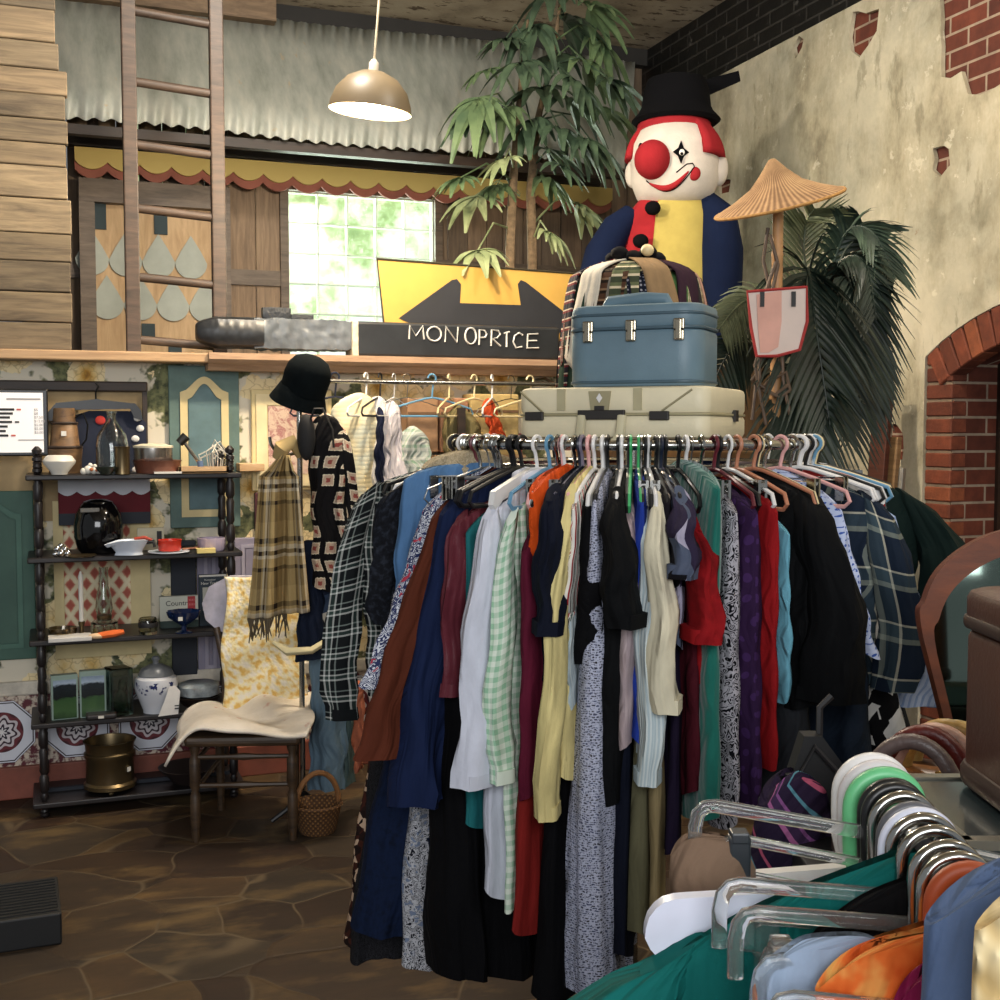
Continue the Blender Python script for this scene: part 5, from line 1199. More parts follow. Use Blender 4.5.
frond(q_((812, 430, 4.7), (785, 380, 4.6), (755, 345, 4.5), (730, 352, 4.4), (708, 395, 4.3)), 30, .2, .024, 0, .5, 5)
frond(q_((815, 430, 4.75), (805, 300, 4.8), (805, 230, 4.8), (815, 208, 4.7)), 30, .24, .02, 2, .1, 6)
frond(q_((818, 430, 4.75), (835, 340, 4.9), (850, 250, 4.95), (862, 222, 4.9)), 30, .28, .026, 1, .3, 7)
frond(q_((815, 430, 4.7), (838, 350, 4.6), (855, 330, 4.5), (868, 360, 4.45), (868, 400, 4.4)), 30, .18, .028, 0, .5, 8)
frond(q_((815, 430, 4.75), (820, 330, 4.65), (838, 265, 4.5), (865, 262, 4.4), (876, 320, 4.35)), 36, .2, .03, 0, .5, 9)
frond(q_((812, 440, 4.6), (800, 390, 4.4), (805, 370, 4.25), (800, 420, 4.15), (798, 470, 4.1)), 30, .3, .03, 0, .5, 10)
# boards leaning by the arch and a tall cabinet in the corner
def lean(name, label, cat, pb, pt, w, th, m, rzx=None):
    a, b = V(pb), V(pt); d = b-a; L = d.length
    k = MB(); k.box((0, 0, L/2), (w, th, L), bev=.004)
    o = k.build(name, m, None, 0); o.location = a; o.rotation_euler = d.to_track_quat('Z', 'Y').to_euler(); return tag(o, label, cat)
p1 = on(884, 392, X=3.66); lean('leaning_board', 'dark red brown board leaning on the plaster wall behind the palm', 'board', (3.52, p1.y-.02, .03), (p1.x, p1.y, p1.z), .1, .03, wood('red_board_wood', '#3c1d14', '#5e3122'))
p1 = on(893, 437, X=3.70); lean('leaning_board', 'tan board with knots leaning on the plaster wall next to the dark red board', 'board', (3.55, p1.y-.03, .03), (p1.x, p1.y, p1.z), .085, .03, wood('tan_board_wood', '#6b4e31', '#9b7a52'))
p1 = on(902, 468, X=3.72); lean('metal_pipe', 'thin grey metal pipe leaning on the wall right of the boards', 'pipe', (3.6, p1.y-.05, .02), (p1.x, p1.y, p1.z), .03, .03, plain('grey_pipe', '#8b877f', .4, .6))
ca = on(832, 436, D=5.25); cc = thing('tall_cabinet', 'plain brown wooden cabinet standing in the corner behind the feather palm', 'cabinet', (3.2, 5.2, 0))
cabm = wood('cabinet_brown', '#4a3521', '#6f5333', (3, 3, 16))
MB().box((0, 0, .76), (.8, .4, 1.52), bev=.006).build('body', cabm, cc, smooth=0)
for s in (-1, 1): MB().box((s*.2, -.205, .78), (.385, .02, 1.4), bev=.006).build('door', cabm, cc, smooth=0)
# ================================================================== COAT STAND AND WALL RAIL
# chrome coat stand
cs = on(303, 790, D=4.86); cs = V((cs.x, cs.y, 0)); top = on(303, 412, D=4.86).z
st = thing('coat_stand', 'thin chrome coat stand behind the chair carrying a black hat and a plaid scarf', 'coat stand', tuple(cs), -YAW)
MB().tube([(0, 0, .02), (0, 0, top+.06)], .011, 10).build('pole', CHROME, st)
for i in range(4): a = i*pi/2+.4; MB().tube([(0, 0, .12), (.07*cos(a), .07*sin(a), .05), (.13*cos(a), .13*sin(a), .012)], .01, 8).build('foot', plain('case_black', '#141416', .5), st)
for i, (dx, dy) in enumerate(((-.11, -.02), (.1, -.05), (.09, .06))): MB().tube([(0, 0, top-.16), (dx*.7, dy*.7, top-.18), (dx, dy, top-.13), (dx*1.05, dy*1.05, top-.1)], .007, 8).build('arm', CHROME, st)
# black felt hat hung on the top, tipped forward
hp = on(306, 381, D=4.7); FELT = plain('black_felt', '#0b1012', .95, var=.2, vs=30, bump=.2, bs=120, spec=.08)
t = thing('black_hat', 'black felt bucket hat hung on top of the chrome coat stand', 'hat', tuple(hp), rot=(rad(12), rad(20), -YAW))
MB().lathe([(.09, -.045), (.09, -.02), (.092, .02), (.086, .055), (.068, .085), (.038, .1), (.004, .104)], 32, sq=(1, 1.05), cap=(False, True)).build('crown', FELT, t)
k = MB(); k.lathe([(.084, -.03), (.095, -.06), (.109, -.095), (.106, -.098), (.088, -.06), (.08, -.035)], 36, c=(-.004, 0, 0), sq=(1, 1.05), cap=(False, False), wob=lambda a, z: .05*sin(a*2+.5)); k.build('brim', FELT, t, solid=.004)
k = MB(); k.lathe([(.0875, -.035), (.0885, -.03), (.0865, -.01), (.084, -.008)], 32, sq=(1, 1.05), cap=(False, False)); k.build('hat_band', plain('black_ribbon', '#0e1012', .6), t)
# plaid scarf over the left arm
PL = [(0, '#b59c6c'), (.22, '#b59c6c'), (.24, '#2f2620'), (.32, '#b59c6c'), (.36, '#d8ccb4'), (.43, '#2f2620'), (.5, '#d8ccb4'), (.55, '#b59c6c'), (.68, '#2f2620'), (.74, '#9c855a')]
scm = cloth('tan_tartan', 'plaid', (0, PL), 3.7)
o_ = on(285, 455, D=4.62)
t = thing('plaid_scarf', 'long tan and black plaid scarf with a fringe hung on the coat stand', 'scarf', tuple(o_), -YAW)
SS = 4.62/FPX
def scf(u, v):
    xl = -24+(-41+24)*min(1, v*1.0); xr = 14+11*v
    if v < .12: xl = -4-18*(v/.12); xr = 6+6*(v/.12)
    x = (xl+(xr-xl)*u)*SS; y = .03*sin(u*11+1)*min(1, v*3+.2)+.02*sin(u*23+v*2)-.02*u
    return (x, y-.01, -(v*166)*SS*(1-.06*u))
k = MB(); k.grid(scf, 44, 30, uvs=lambda a, b: (a*.42, b*.66)); k.build('cloth', scm, t, 60, solid=.007)
k = MB()
for i in range(26):
    u = i/25; p = V(scf(u*.62, 1)); r = RND.uniform(-.012, .012)
    k.tube([p, p+V((r, -.003, -.03)), p+V((r*2.2-.004, 0, -.065-RND.uniform(0, .03)))], [.004, .0035, .002], 5)
k.build('fringe', plain('scarf_fringe', '#5a4f3e', .9), t)
k = MB(); k.tube([(-.02, .0, -.005), (-.005, -.03, .03), (.03, -.01, .05), (.05, .03, .0)], [.03, .035, .03, .02], 12, flat=.7); k.build('knot', scm, t)
# black bag strap
t = thing('black_bag', 'small black cloth bag with a looped strap hung under the black hat', 'bag', tuple(on(318, 432, D=4.6)), -YAW)
MB().tube([(-.04, 0, .02), (-.01, -.01, .09), (.02, -.01, .09), (.055, 0, .01), (.06, 0, -.06)], .011, 8, flat=.4, up=(0, 1, 0)).build('strap', plain('black_webbing', '#141416', .8), t)
MB().blob((-.045, .0, -.02), (.035, .03, .09), 14, 10).build('body', plain('black_webbing', '#141416', .8), t)
# granny square cardigan
GR = cloth('granny_squares', 'granny', ('#141315', '#b7a08c', '#8f4a44', '#d9cdb6'), 15)
def stand_garment(name, label, cat, px, py, D, m, wo, wi, zb_y, rz=0, **kw):
    p = on(px, py, D=D); zb = on(px, zb_y, D=D).z-p.z
    return garment(name, label, cat, tuple(p), -YAW+rz, m, z0=0, zb=zb, wo=wo, wi=wi, **kw)
stand_garment('crochet_cardigan', 'black crochet cardigan of granny squares hung on the coat stand', 'cardigan', 325, 412, 4.66, GR, .075, .065, 588, thick=.05, slope=.5, fo=.02, fi=-.01, seed=3, sl=dict(L=.6, r0=.045, r1=.04, out=.03), sleeves=(1,))
DEN = lambda n, c: cloth(n, 'plain', (c,))
stand_garment('denim_skirt', 'navy patchwork denim skirt with a black and white checker block below the cardigan', 'skirt', 338, 556, 4.75, cloth('denim_patchwork', 'blotch', ('#232c40', '#3b4a63', '#c9c7c0', '#15181f', '#52617a'), 12), .07, .1, 645, thick=.05, slope=.05, seed=4)
stand_garment('navy_trousers', 'navy trousers with a cream waistband hung over the coat stand arm', 'trousers', 312, 540, 4.7, DEN('navy_twill', '#1b2336'), .04, .06, 660, thick=.04, slope=.02, seed=5)
stand_garment('blue_jeans', 'faded blue jeans hanging low behind the chair', 'jeans', 328, 640, 4.82, DEN('faded_denim', '#687f90'), .07, .075, 790, thick=.05, slope=.0, seed=6, rip=.5)
stand_garment('grey_jeans', 'washed grey green jeans hanging right of the faded blue jeans', 'jeans', 341, 650, 4.86, DEN('washed_denim', '#4f605f'), .05, .05, 788, thick=.05, slope=.0, seed=7)
stand_garment('salmon_trousers', 'salmon pink trousers showing under the black plaid shirt', 'trousers', 356, 680, 4.9, DEN('salmon_twill', '#b06a52'), .03, .04, 770, thick=.04, slope=.0, seed=8)
t = thing('rolled_cloth', 'cream rolled waistband cloth tied round the coat stand above the jeans', 'cloth', tuple(on(300, 645, D=4.62)), -YAW)
MB().tube([(-.1, 0, .01), (-.04, -.03, -.02), (.05, -.03, -.015), (.1, 0, .015), (.13, .02, .02)], [.012, .026, .024, .02, .012], 12, flat=.6).build('roll', DEN('cream_jersey', '#cfc39c'), t)
# wall rail with clothes
RLY = 5.24; ra, rb = on(326, 381, Y=RLY), on(566, 387, Y=RLY); rz_ = ra.z
rr = thing('wall_rail', 'chrome clothes rail fixed along the wallpaper under the moulded ledge', 'rail', ((ra.x+rb.x)/2, RLY, rz_))
RH_ = (rb.x-ra.x)/2
MB().tube([(-RH_, 0, 0), (RH_, 0, 0)], .011, 10).build('bar', CHROME, rr)
for x in (-RH_+.05, 0, RH_-.05): MB().tube([(x, 0, .0), (x, .13, .03), (x, .26, .03)], .008, 8).build('bracket', CHROME, rr)
def rp(x, dz=0): p = on(x, 384, Y=RLY); return (p.x, RLY, rz_+.019+dz)
def rail_g(name, label, cat, x, ytop, yb, m, wo, wi, rz=0, **kw):
    D = on(x, 384, Y=RLY); r_ = ray(x, 384); dep = RLY/r_.y; p = rp(x)
    return garment(name, label, cat, p, rz, m, z0=on(x, ytop, D=dep).z-p[2], zb=on(x, yb, D=dep).z-p[2], wo=wo, wi=wi, **kw)
QL = NT('quilted_cream', .9); uv = QL.co('UV'); u_, v_, _ = QL.sep(uv); qs = QL.math('ABSOLUTE', QL.math('SINE', QL.math('MULTIPLY', v_, 160)))
QL.col(QL.ramp(QL.noise(uv, 5, 3), [(.35, '#cdbf95'), (.5, '#d9cba4'), (.62, '#c4c6b4'), (.75, '#e0d3b2')])); QL.bump(qs, .25, .003)
rail_g('quilted_robe', 'long cream quilted robe at the left end of the wall rail', 'robe', 358, 392, 556, QL.m, .1, .12, thick=.07, slope=.35, fo=.03, fi=.04, seed=1)
rail_g('white_skirt', 'white skirt with a navy tie hanging right of the cream robe', 'skirt', 378, 396, 486, DEN('white_lawn', '#c9c6c4'), .04, .05, thick=.05, slope=.2, seed=2, fo=.02)
rail_g('navy_tie', 'narrow navy blue patterned tie on the wall rail before the white skirt', 'tie', 377, 404, 483, DEN('navy_silk', '#1d2238'), .025, .025, thick=.075, slope=.05, seed=2)
rail_g('white_blouse', 'pale lilac white blouse hanging narrow on the wall rail', 'blouse', 391, 400, 484, DEN('lilac_white', '#cbc4c8'), .04, .05, thick=.06, slope=.6, fo=.02, seed=3)
rail_g('grey_shirt', 'grey green checked shirt with a bright green edge on the wall rail', 'shirt', 412, 425, 485, cloth('grey_green_check', 'plaid', (0, [(0, '#97a09b'), (.4, '#b9bdb8'), (.6, '#7e9a86'), (.8, '#c7c8c2')]), 14), .08, .07, thick=.05, slope=.6, seed=4)
rail_g('olive_jacket', 'olive quilted jacket with a dark brown zip band hanging mid rail', 'jacket', 458, 404, 484, cloth('olive_quilt', 'plain', ('#6e6444',)), .11, .07, thick=.06, slope=.75, seed=5, extra=lambda t: MB().box((-.01, -.075, -.3), (.035, .02, .33)).build('zip_band', DARKW, t, 0))
rail_g('red_scarf', 'bright red and orange scarf trailing from a hanger on the wall rail', 'scarf', 488, 398, 445, cloth('red_orange', 'noise', ('#a52a20', '#c4522a', '#8c2020'), 8), .035, .03, thick=.03, slope=.5, fo=.06, fi=-.05, seed=6)
WH = [(335, 'navy', 'plastic', 0.0, 'black strap hanger at the left end of the wall rail'), (366, 'white', 'plastic', .9, 'white hanger holding the cream quilted robe'), (380, 'black', 'plastic', .9, 'black hanger holding the navy tie'), (394, 'white', 'wire', .9, 'thin white hanger above the pale lilac blouse'), (407, 'w', 'wire', .2, 'bare wire hanger left of the blue hanger on the wall rail'),
      (432, 'blue', 'plastic', .05, 'empty blue plastic hanger on the wall rail'), (449, 'cream', 'plastic', 1.0, 'cream hanger standing edge on above the olive jacket'), (474, 'cream', 'plastic', .5, 'turned cream hanger right of the olive jacket'), (492, 'white', 'plastic', 1.0, 'white hanger above the red scarf'), (511, 'black', 'wire', .3, 'empty black wire hanger on the wall rail'), (530, 'cream', 'plastic', .2, 'cream hanger at the right end of the wall rail')]
for x, c, sty, rz, lab in WH: hanger(lab, rp(x, -.0), rz, PLA.get(c, WIRE), sty, z=-.09)
# cardboard boxes and cases behind the rail
for (xa_, ya_, xb_, yb_, c, lab, cat) in ((404, 398, 436, 452, '#a07c5c', 'tan cardboard carton on the shelf behind the blue hanger', 'carton'), (437, 398, 466, 452, '#9a6f52', 'rust brown cardboard carton beside the tan one', 'carton'), (467, 394, 516, 455, '#b69d66', 'yellow straw coloured hamper behind the red scarf', 'hamper')):
    a, b = on(xa_, ya_, Y=5.40), on(xb_, yb_, Y=5.40); w_, h_ = b.x-a.x, a.z-b.z
    t = thing(cat, lab, cat, ((a.x+b.x)/2, 5.42, b.z)); MB().box((0, 0, h_/2), (w_-.006, .13, h_), bev=.006).build('body', plain('card_'+c[1:], c, .85, var=.15, vs=20), t, smooth=0)
    MB().box((0, -.066, h_*.72), (w_-.01, .004, .012)).build('lid_edge', plain('card_edge', '#6d5138', .8), t, smooth=0)
a, b = on(402, 455, Y=5.40), on(520, 455, Y=5.40)
k = MB(); k.box(((a.x+b.x)/2, 5.41, a.z-.014), (b.x-a.x, .17, .025)); tag(k.build('wall_shelf', PINE, None, 0), 'pine wall shelf behind the hanging clothes carrying cartons', 'shelf')
# ================================================================== ROUND RACK
RC = on(633, 445, D=3.2); RZ = 1.545; RC.z = RZ; RR = .475
A0 = atan2(-RC.y, -RC.x)
def rdir(th): return V((cos(A0+rad(th)), sin(A0+rad(th)), 0))
def solve(px, r):
    lo, hi = -72, 74
    for _ in range(40):
        m = (lo+hi)/2
        if proj(RC+rdir(m)*r)[0] < px: lo = m
        else: hi = m
    return lo
rk = thing('round_clothes_rack', 'round chrome clothes rack packed with garments in the middle of the room', 'clothes rack', (RC.x, RC.y, 0), A0)
MB().tube([(RR*cos(a), RR*sin(a), RZ) for a in [2*pi*q/64 for q in range(64)]], .0125, 10, closed=True).build('hanging_ring', CHROME, rk)
MB().tube([(RR*.9*cos(a), RR*.9*sin(a), RZ-.055) for a in [2*pi*q/64 for q in range(64)]], .009, 8, closed=True).build('brace_ring', CHROME, rk)
MB().tube([(0, 0, .03), (0, 0, RZ)], .022, 12).build('post', CHROME, rk)
for i in range(4):
    a = pi/4+i*pi/2; MB().tube([(0, 0, RZ), (RR*cos(a), RR*sin(a), RZ)], .01, 8).build('spoke', CHROME, rk)
    MB().tube([(0, 0, .05), (.3*cos(a), .3*sin(a), .04), (.45*cos(a), .45*sin(a), .02)], .016, 8).build('foot', CHROME, rk)
Pn = lambda n, c, **k: cloth(n, 'plain', (c,), **k)
BWP = [(0, '#15181a'), (.3, '#15181a'), (.32, '#c9cbc6'), (.4, '#31403c'), (.55, '#c9cbc6'), (.62, '#15181a'), (.8, '#8b948f'), (.86, '#15181a')]
NVP = [(0, '#1a2433'), (.38, '#1a2433'), (.4, '#8d9488'), (.5, '#3a4a52'), (.72, '#cfcbb6'), (.76, '#1a2433')]
MT = dict(
 bwplaid=cloth('black_white_plaid', 'plaid', (0, BWP), 17), sparkle=cloth('black_fleck', 'noise', ('#0d0e12', '#14161c', '#2a2e38'), 60), denim=Pn('denim_blue', '#4d719a'), floral=cloth('blue_floral', 'print', ('#cfd2da', '#2b3358', '#a8384a'), 42),
 suede=Pn('brown_suede', '#54281a'), navy=Pn('navy_crepe', '#15203f'), indigo=cloth('indigo_brocade', 'noise', ('#0b1222', '#101c36', '#0c1528'), 30), blackprint=cloth('black_net', 'print', ('#0b0b0d', '#26262a'), 60), leopard=cloth('leopard', 'blotch', ('#1c1210', '#3a1d16', '#b79c84', '#241613'), 70),
 paisley=cloth('ink_paisley', 'print', ('#14161f', '#b3b4ba', '#6c7890'), 46), burgundy=Pn('burgundy_satin', '#5c2730', rough=.4), teal=Pn('teal_crepe', '#1f6468'), black=Pn('black_crepe', '#07070a'), white=Pn('white_linen', '#c6c9d6'), mint=cloth('mint_gingham', 'gingham', ('#d3ddcf', '#8fb79a'), 42), wine=Pn('wine_crepe', '#55152a'), brick=Pn('brick_red', '#7c1f1c'),
 orange=Pn('orange_jersey', '#c84a16'), ink=Pn('ink_navy', '#0e1220'), yellow=Pn('pale_yellow_knit', '#d6c68a'), stripe=cloth('candy_stripe', 'stripes', (0, [(0, '#d9d4cc'), (.28, '#a02a30'), (.5, '#d9d4cc'), (.68, '#15151a'), (.8, '#d9d4cc'), (.9, '#3e6a66')]), 38), tweed=cloth('blue_white_tweed', 'tweed', ('#444a66', '#aeb2c6', '#2a2524'), 46), sheer=cloth('pink_grey_sheer', 'noise', ('#7d7479', '#a08f92', '#b5a4a6'), 6), royal=Pn('royal_blue', '#20368a'), cream=Pn('cream_linen', '#cfc7ae'),
 seersucker=cloth('pale_seersucker', 'stripes', (0, [(0, '#a7b6bc'), (.5, '#c2cbcb')]), 90), olive=Pn('olive_cord', '#5d5a44'), dkfloral=cloth('dark_floral', 'flowers', ('#141017', '#8a8078', '#4b3a52'), 22), geo=cloth('lilac_geometric', 'blotch', ('#9c97ab', '#2a2338', '#4b5366', '#141318'), 13), red=cloth('red_knit', 'noise', ('#6c0c12', '#851318', '#5c0a0e'), 8), maroon=Pn('maroon_jersey', '#42101a'), velvet=Pn('teal_velvet', '#1a6358', sheen=.3), scroll=cloth('black_scroll', 'print', ('#0d0d13', '#a9a6ae'), 34), purple=cloth('deep_purple', 'dots', ('#2c1838', '#3c2450'), 24), scarlet=Pn('scarlet_crepe', '#8c161a'), sky=Pn('sky_blue', '#6aa6ba'), jet=Pn('jet_jersey', '#0a0b0d'), dots=cloth('blue_dots', 'dots', ('#b7c2e0', '#3d5aa6'), 75), nvplaid=cloth('navy_plaid', 'plaid', (0, NVP), 8), abstract=cloth('abstract_white', 'blotch', ('#d3d1d0', '#c9c8c8', '#15151a', '#d9d7d5', '#a83030'), 18), forest=Pn('dark_forest', '#101e1b'), bluestripe=cloth('pale_blue_stripe', 'stripes', (0, [(0, '#b4c2dc'), (.6, '#8fa3c9')]), 60), charcoal=Pn('charcoal_wool', '#26282c'), slate=Pn('slate_denim', '#1a2330'), cow=cloth('cow_print', 'blotch', ('#cfcdc9', '#0f0f11', '#d3d1cd', '#141416'), 32), dkpurple=Pn('dark_purple', '#1a1226'), tan=Pn('tan_cotton', '#8a7a58'), offwhite=cloth('printed_white', 'flowers', ('#cfccc4', '#b23a34', '#2a2a2c'), 14))
GL_ = []
def rg(name, label, cat, px, w, yb, m, th=None, hang=('black', 'plastic'), z0=-.052, wo=.2, wi=.19, hl=None, slope=.2, **kw):
    if th is None: th = solve(px, RR+wo)
    if z0 < -.25 and slope == 0:   # skirts and trousers hang from their waistband
        kw['fo'] = kw.get('fo', 0)+(wo-.13); wo = .13; z0 = -.112; kw['sh'] = .008
        hang = hang or ('black', 'plastic')
    d = rdir(th); p = RC+d*RR; op = RC+d*(RR+wo); pp = proj(op)
    zb = on(pp[0], yb, D=pp[2]).z-RZ
    dth = (w/2*pp[2]/FPX)/(RR+wo)
    sd = len(GL_)*7+1; GL_.append(th)
    o = garment(name, label, cat, (p.x, p.y, RZ), A0+rad(th), MT[m], z0=z0, zb=zb, wo=wo, wi=wi, Rr=RR, dth=dth, seed=sd, slope=slope, **kw)
    if hang:
        c, sty = hang; hd = A0+rad(th)
        hanger(hl or f'{c} {"clip" if sty == "clip" else "metal" if c == "wire" else "plastic"} hanger holding the '+' '.join(label.split(' on ')[0].split(' with ')[0].split(' hang')[0].split(' below')[0].split(' beside')[0].split(' under')[0].split()[:9]), (p.x, p.y, RZ+.002), hd, {'clear': CLEAR, 'wire': WIRE}.get(c, PLA.get(c)), sty, hm=CHROME if sty == 'clip' else None, w=.38 if sty != 'clip' else .32, z=-.058)
    return o
S = lambda L, **k: dict(L=L, **k)
MT['lace'] = cloth('beige_lace', 'print', ('#b3a68e', '#8f8268'), 55)
# --- left side, seen face on
rg('lace_camisole', 'beige lace camisole lying high over the hangers at the left of the rack', 'camisole', 0, 60, 560, 'lace', th=-58, hang=('clear', 'clip'), z0=-.012, slope=.12, wo=.13, wi=.14)
rg('plaid_shirt', 'black and white plaid shirt with long sleeves at the far left of the round rack', 'shirt', 0, 30, 700, 'bwplaid', th=-80, hang=('cream', 'plastic'), wo=.24, sl=S(.62, r0=.045, r1=.05, out=.08, flat=.45, cuff=True), fo=.0)
rg('fleck_sweater', 'black flecked sweater on the left of the round rack', 'sweater', 0, 36, 630, 'sparkle', th=-63, hang=('white', 'plastic'), sl=S(.34, r0=.055, r1=.05, out=.015), fo=.02)
rg('denim_dress', 'sky blue denim pinafore dress on a dark red hanger', 'dress', 404, 34, 690, 'denim', hang=('wine', 'plastic'), wo=.2, fo=.05, z0=-.045, slope=.03)
rg('floral_blouse', 'white blouse with tiny blue and red flowers beside the blue pinafore', 'blouse', 424, 22, 676, 'floral', hang=('wire', 'wire'), fo=.17, wo=.19, slope=.35)
rg('suede_coat', 'chestnut brown suede coat flaring out beside the floral blouse', 'coat', 432, 30, 750, 'suede', hang=('clear', 'clip'), fo=.23, wo=.19, slope=.45)
rg('navy_dress', 'plain navy dress with a wide skirt next to the brown suede coat', 'dress', 441, 46, 800, 'navy', hang=('grey', 'clip'), fo=.16, wo=.185, slope=.4, tfl=.6)
rg('indigo_skirt', 'long dark indigo brocade skirt below the brown suede coat', 'skirt', 0, 60, 930, 'indigo', th=-60, hang=('black', 'clip'), z0=-.5, wo=.22, fo=.08, slope=.0)
rg('black_net_skirt', 'long black net skirt at the bottom left of the rack', 'skirt', 0, 60, 968, 'blackprint', th=-72, hang=None, z0=-.6, wo=.19, fo=.1, slope=.0)
rg('leopard_trousers', 'leopard print trousers with one hem showing under the indigo skirt', 'trousers', 0, 40, 946, 'leopard', th=-74, hang=None, z0=-.9, wo=.2, fo=.10, slope=.0)
rg('paisley_skirt', 'long ink and white paisley skirt hanging below the navy dress', 'skirt', 408, 34, 978, 'paisley', hang=('wire', 'clip'), z0=-.4, wo=.2, fo=.02, slope=.0)
rg('satin_blouse', 'burgundy satin blouse with a draped sleeve right of the navy dress', 'blouse', 456, 24, 610, 'burgundy', hang=('black', 'plastic'), z0=-.11, sl=S(.40, r0=.045, r1=.045, out=.02, flat=.5))
rg('black_gown', 'very long plain black dress sweeping almost to the floor', 'dress', 452, 62, 997, 'black', hang=('black', 'plastic'), z0=-.14, fo=.02, tfl=.7)
rg('teal_dress', 'teal dress half hidden between the burgundy blouse and white shirt', 'dress', 466, 20, 838, 'teal', hang=('black', 'plastic'), z0=-.12, fo=.0, wo=.2)
rg('white_shirt', 'long white linen shirt dress with an embroidered hem', 'shirt', 488, 36, 906, 'white', hang=('white', 'flat'), z0=-.085, slope=.22, sl=S(.60, r0=.045, r1=.072, out=.05, flat=.62), sleeves=(1,), collar=MT['white'])
rg('gingham_shirt', 'mint green gingham shirt beside the white shirt dress', 'shirt', 507, 22, 918, 'mint', hang=('blue', 'plastic'), z0=-.1, sl=S(.58, r0=.038, r1=.05, out=.05, flat=.5, cuff=True))
rg('wine_dress', 'wine red sleeveless dress under the orange top', 'dress', 523, 36, 806, 'wine', hang=('pink', 'plastic'), z0=-.125, wo=.215, slope=.35)
rg('brick_skirt', 'brick red long skirt with its hem below the wine dress', 'skirt', 517, 24, 930, 'brick', hang=('black', 'clip'), z0=-.6, slope=0, wo=.21)
rg('orange_vest', 'bright orange sleeveless vest top', 'vest', 531, 34, 590, 'orange', hang=('white', 'plastic'), z0=-.042, wo=.19, slope=.16)
rg('ink_cardigan', 'ink navy cardigan between the orange top and pale yellow cardigan', 'cardigan', 553, 42, 690, 'ink', hang=('navy', 'plastic'), z0=-.045, sl=S(.3, r0=.05, r1=.06, out=.03, flat=.6))
rg('black_skirt', 'long black skirt below the ink navy cardigan', 'skirt', 545, 44, 1002, 'black', hang=('wire', 'clip'), z0=-.5, slope=0)
rg('yellow_cardigan', 'pale yellow cardigan with long sleeves', 'cardigan', 566, 24, 790, 'yellow', hang=('pink', 'plastic'), z0=-.045, sl=S(.70, r0=.036, r1=.052, out=.05, flat=.55, cuff=True, side=-.03))
rg('striped_blouse', 'red white and black candy striped blouse', 'blouse', 573, 20, 628, 'stripe', hang=('white', 'plastic'), z0=-.06, wo=.215, sway=-.02)
rg('checked_shirt', 'pale blue checked shirt with its cuff below the striped blouse', 'shirt', 570, 16, 715, 'seersucker', hang=None, z0=-.3)
rg('black_vest', 'black waistcoat with sloping shoulders before the tweed dress', 'waistcoat', 587, 34, 675, 'black', hang=('white', 'plastic'), z0=-.06, tfl=.5)
rg('tweed_dress', 'long blue and white tweed dress reaching the bottom of the rack', 'dress', 594, 24, 1015, 'tweed', hang=('black', 'plastic'), z0=-.05, tfl=2.4, wo=.205)
rg('black_shirt', 'black short sleeved shirt with pale blue trim in the middle of the rack', 'shirt', 616, 46, 818, 'jet', hang=('white', 'plastic'), z0=-.05, sl=S(.27, r0=.045, r1=.078, out=.05, flat=.58, side=.02))
rg('sheer_blouse', 'sheer pinkish grey blouse beside the black short sleeved shirt', 'blouse', 629, 30, 756, 'sheer', hang=('green', 'plastic'), z0=-.09, wo=.21)
rg('royal_blouse', 'royal blue blouse between the sheer and cream shirts', 'blouse', 642, 26, 745, 'royal', hang=('green', 'plastic'), z0=-.05)
rg('cream_shirt', 'cream linen shirt with a hanging sleeve right of the royal blue blouse', 'shirt', 657, 26, 700, 'cream', hang=('white', 'plastic'), z0=-.06, sl=S(.44, r0=.04, r1=.062, out=.05, flat=.58, side=.015))
rg('seersucker_shirt', 'pale blue grey seersucker shirt with turned cuffs below the cream shirt', 'shirt', 652, 26, 770, 'seersucker', hang=('black', 'plastic'), z0=-.1, sl=S(.56, r0=.05, r1=.05, out=.02, flat=.6, cuff=True))
rg('olive_trousers', 'olive corduroy trousers below the seersucker shirt', 'trousers', 645, 30, 935, 'olive', hang=('black', 'clip'), z0=-.5, slope=0)
rg('tan_trousers', 'tan cotton trousers next to the olive corduroy trousers', 'trousers', 658, 22, 925, 'tan', hang=('wire', 'clip'), z0=-.52, slope=0)
rg('navy_trousers', 'dark navy trousers between the tweed dress and olive trousers', 'trousers', 627, 26, 960, 'ink', hang=None, z0=-.5, slope=0)
rg('dark_floral_blouse', 'dark blouse with shadowy flowers', 'blouse', 668, 28, 720, 'dkfloral', hang=('black', 'plastic'), z0=-.05)
rg('purple_skirt', 'dark purple skirt hanging below the dark floral blouse', 'skirt', 676, 28, 850, 'dkpurple', hang=('navy', 'plastic'), z0=-.3, slope=0)
rg('geometric_blouse', 'lilac grey and black geometric blouse with a short sleeve', 'blouse', 682, 26, 650, 'geo', hang=('black', 'plastic'), z0=-.048, sl=S(.17, r0=.045, r1=.058, out=.05, flat=.55))
rg('red_sweater', 'red knitted sweater with a wide short sleeve', 'sweater', 702, 20, 690, 'red', hang=('black', 'plastic'), z0=-.11, sl=S(.24, r0=.04, r1=.07, out=.05, flat=.55))
rg('maroon_dress', 'maroon jersey dress under the red sweater', 'dress', 698, 28, 806, 'maroon', hang=None, z0=-.15)
rg('velvet_dress', 'teal velvet sleeveless dress', 'dress', 719, 34, 834, 'velvet', hang=('white', 'plastic'), z0=-.03, slope=.1, wo=.235)
rg('scroll_dress', 'black dress with white scrollwork print', 'dress', 737, 28, 835, 'scroll', hang=('clear', 'clip'), z0=-.07)
rg('purple_dress', 'deep purple dress with faint motifs', 'dress', 757, 36, 810, 'purple', hang=('wine', 'plastic'), z0=-.07)
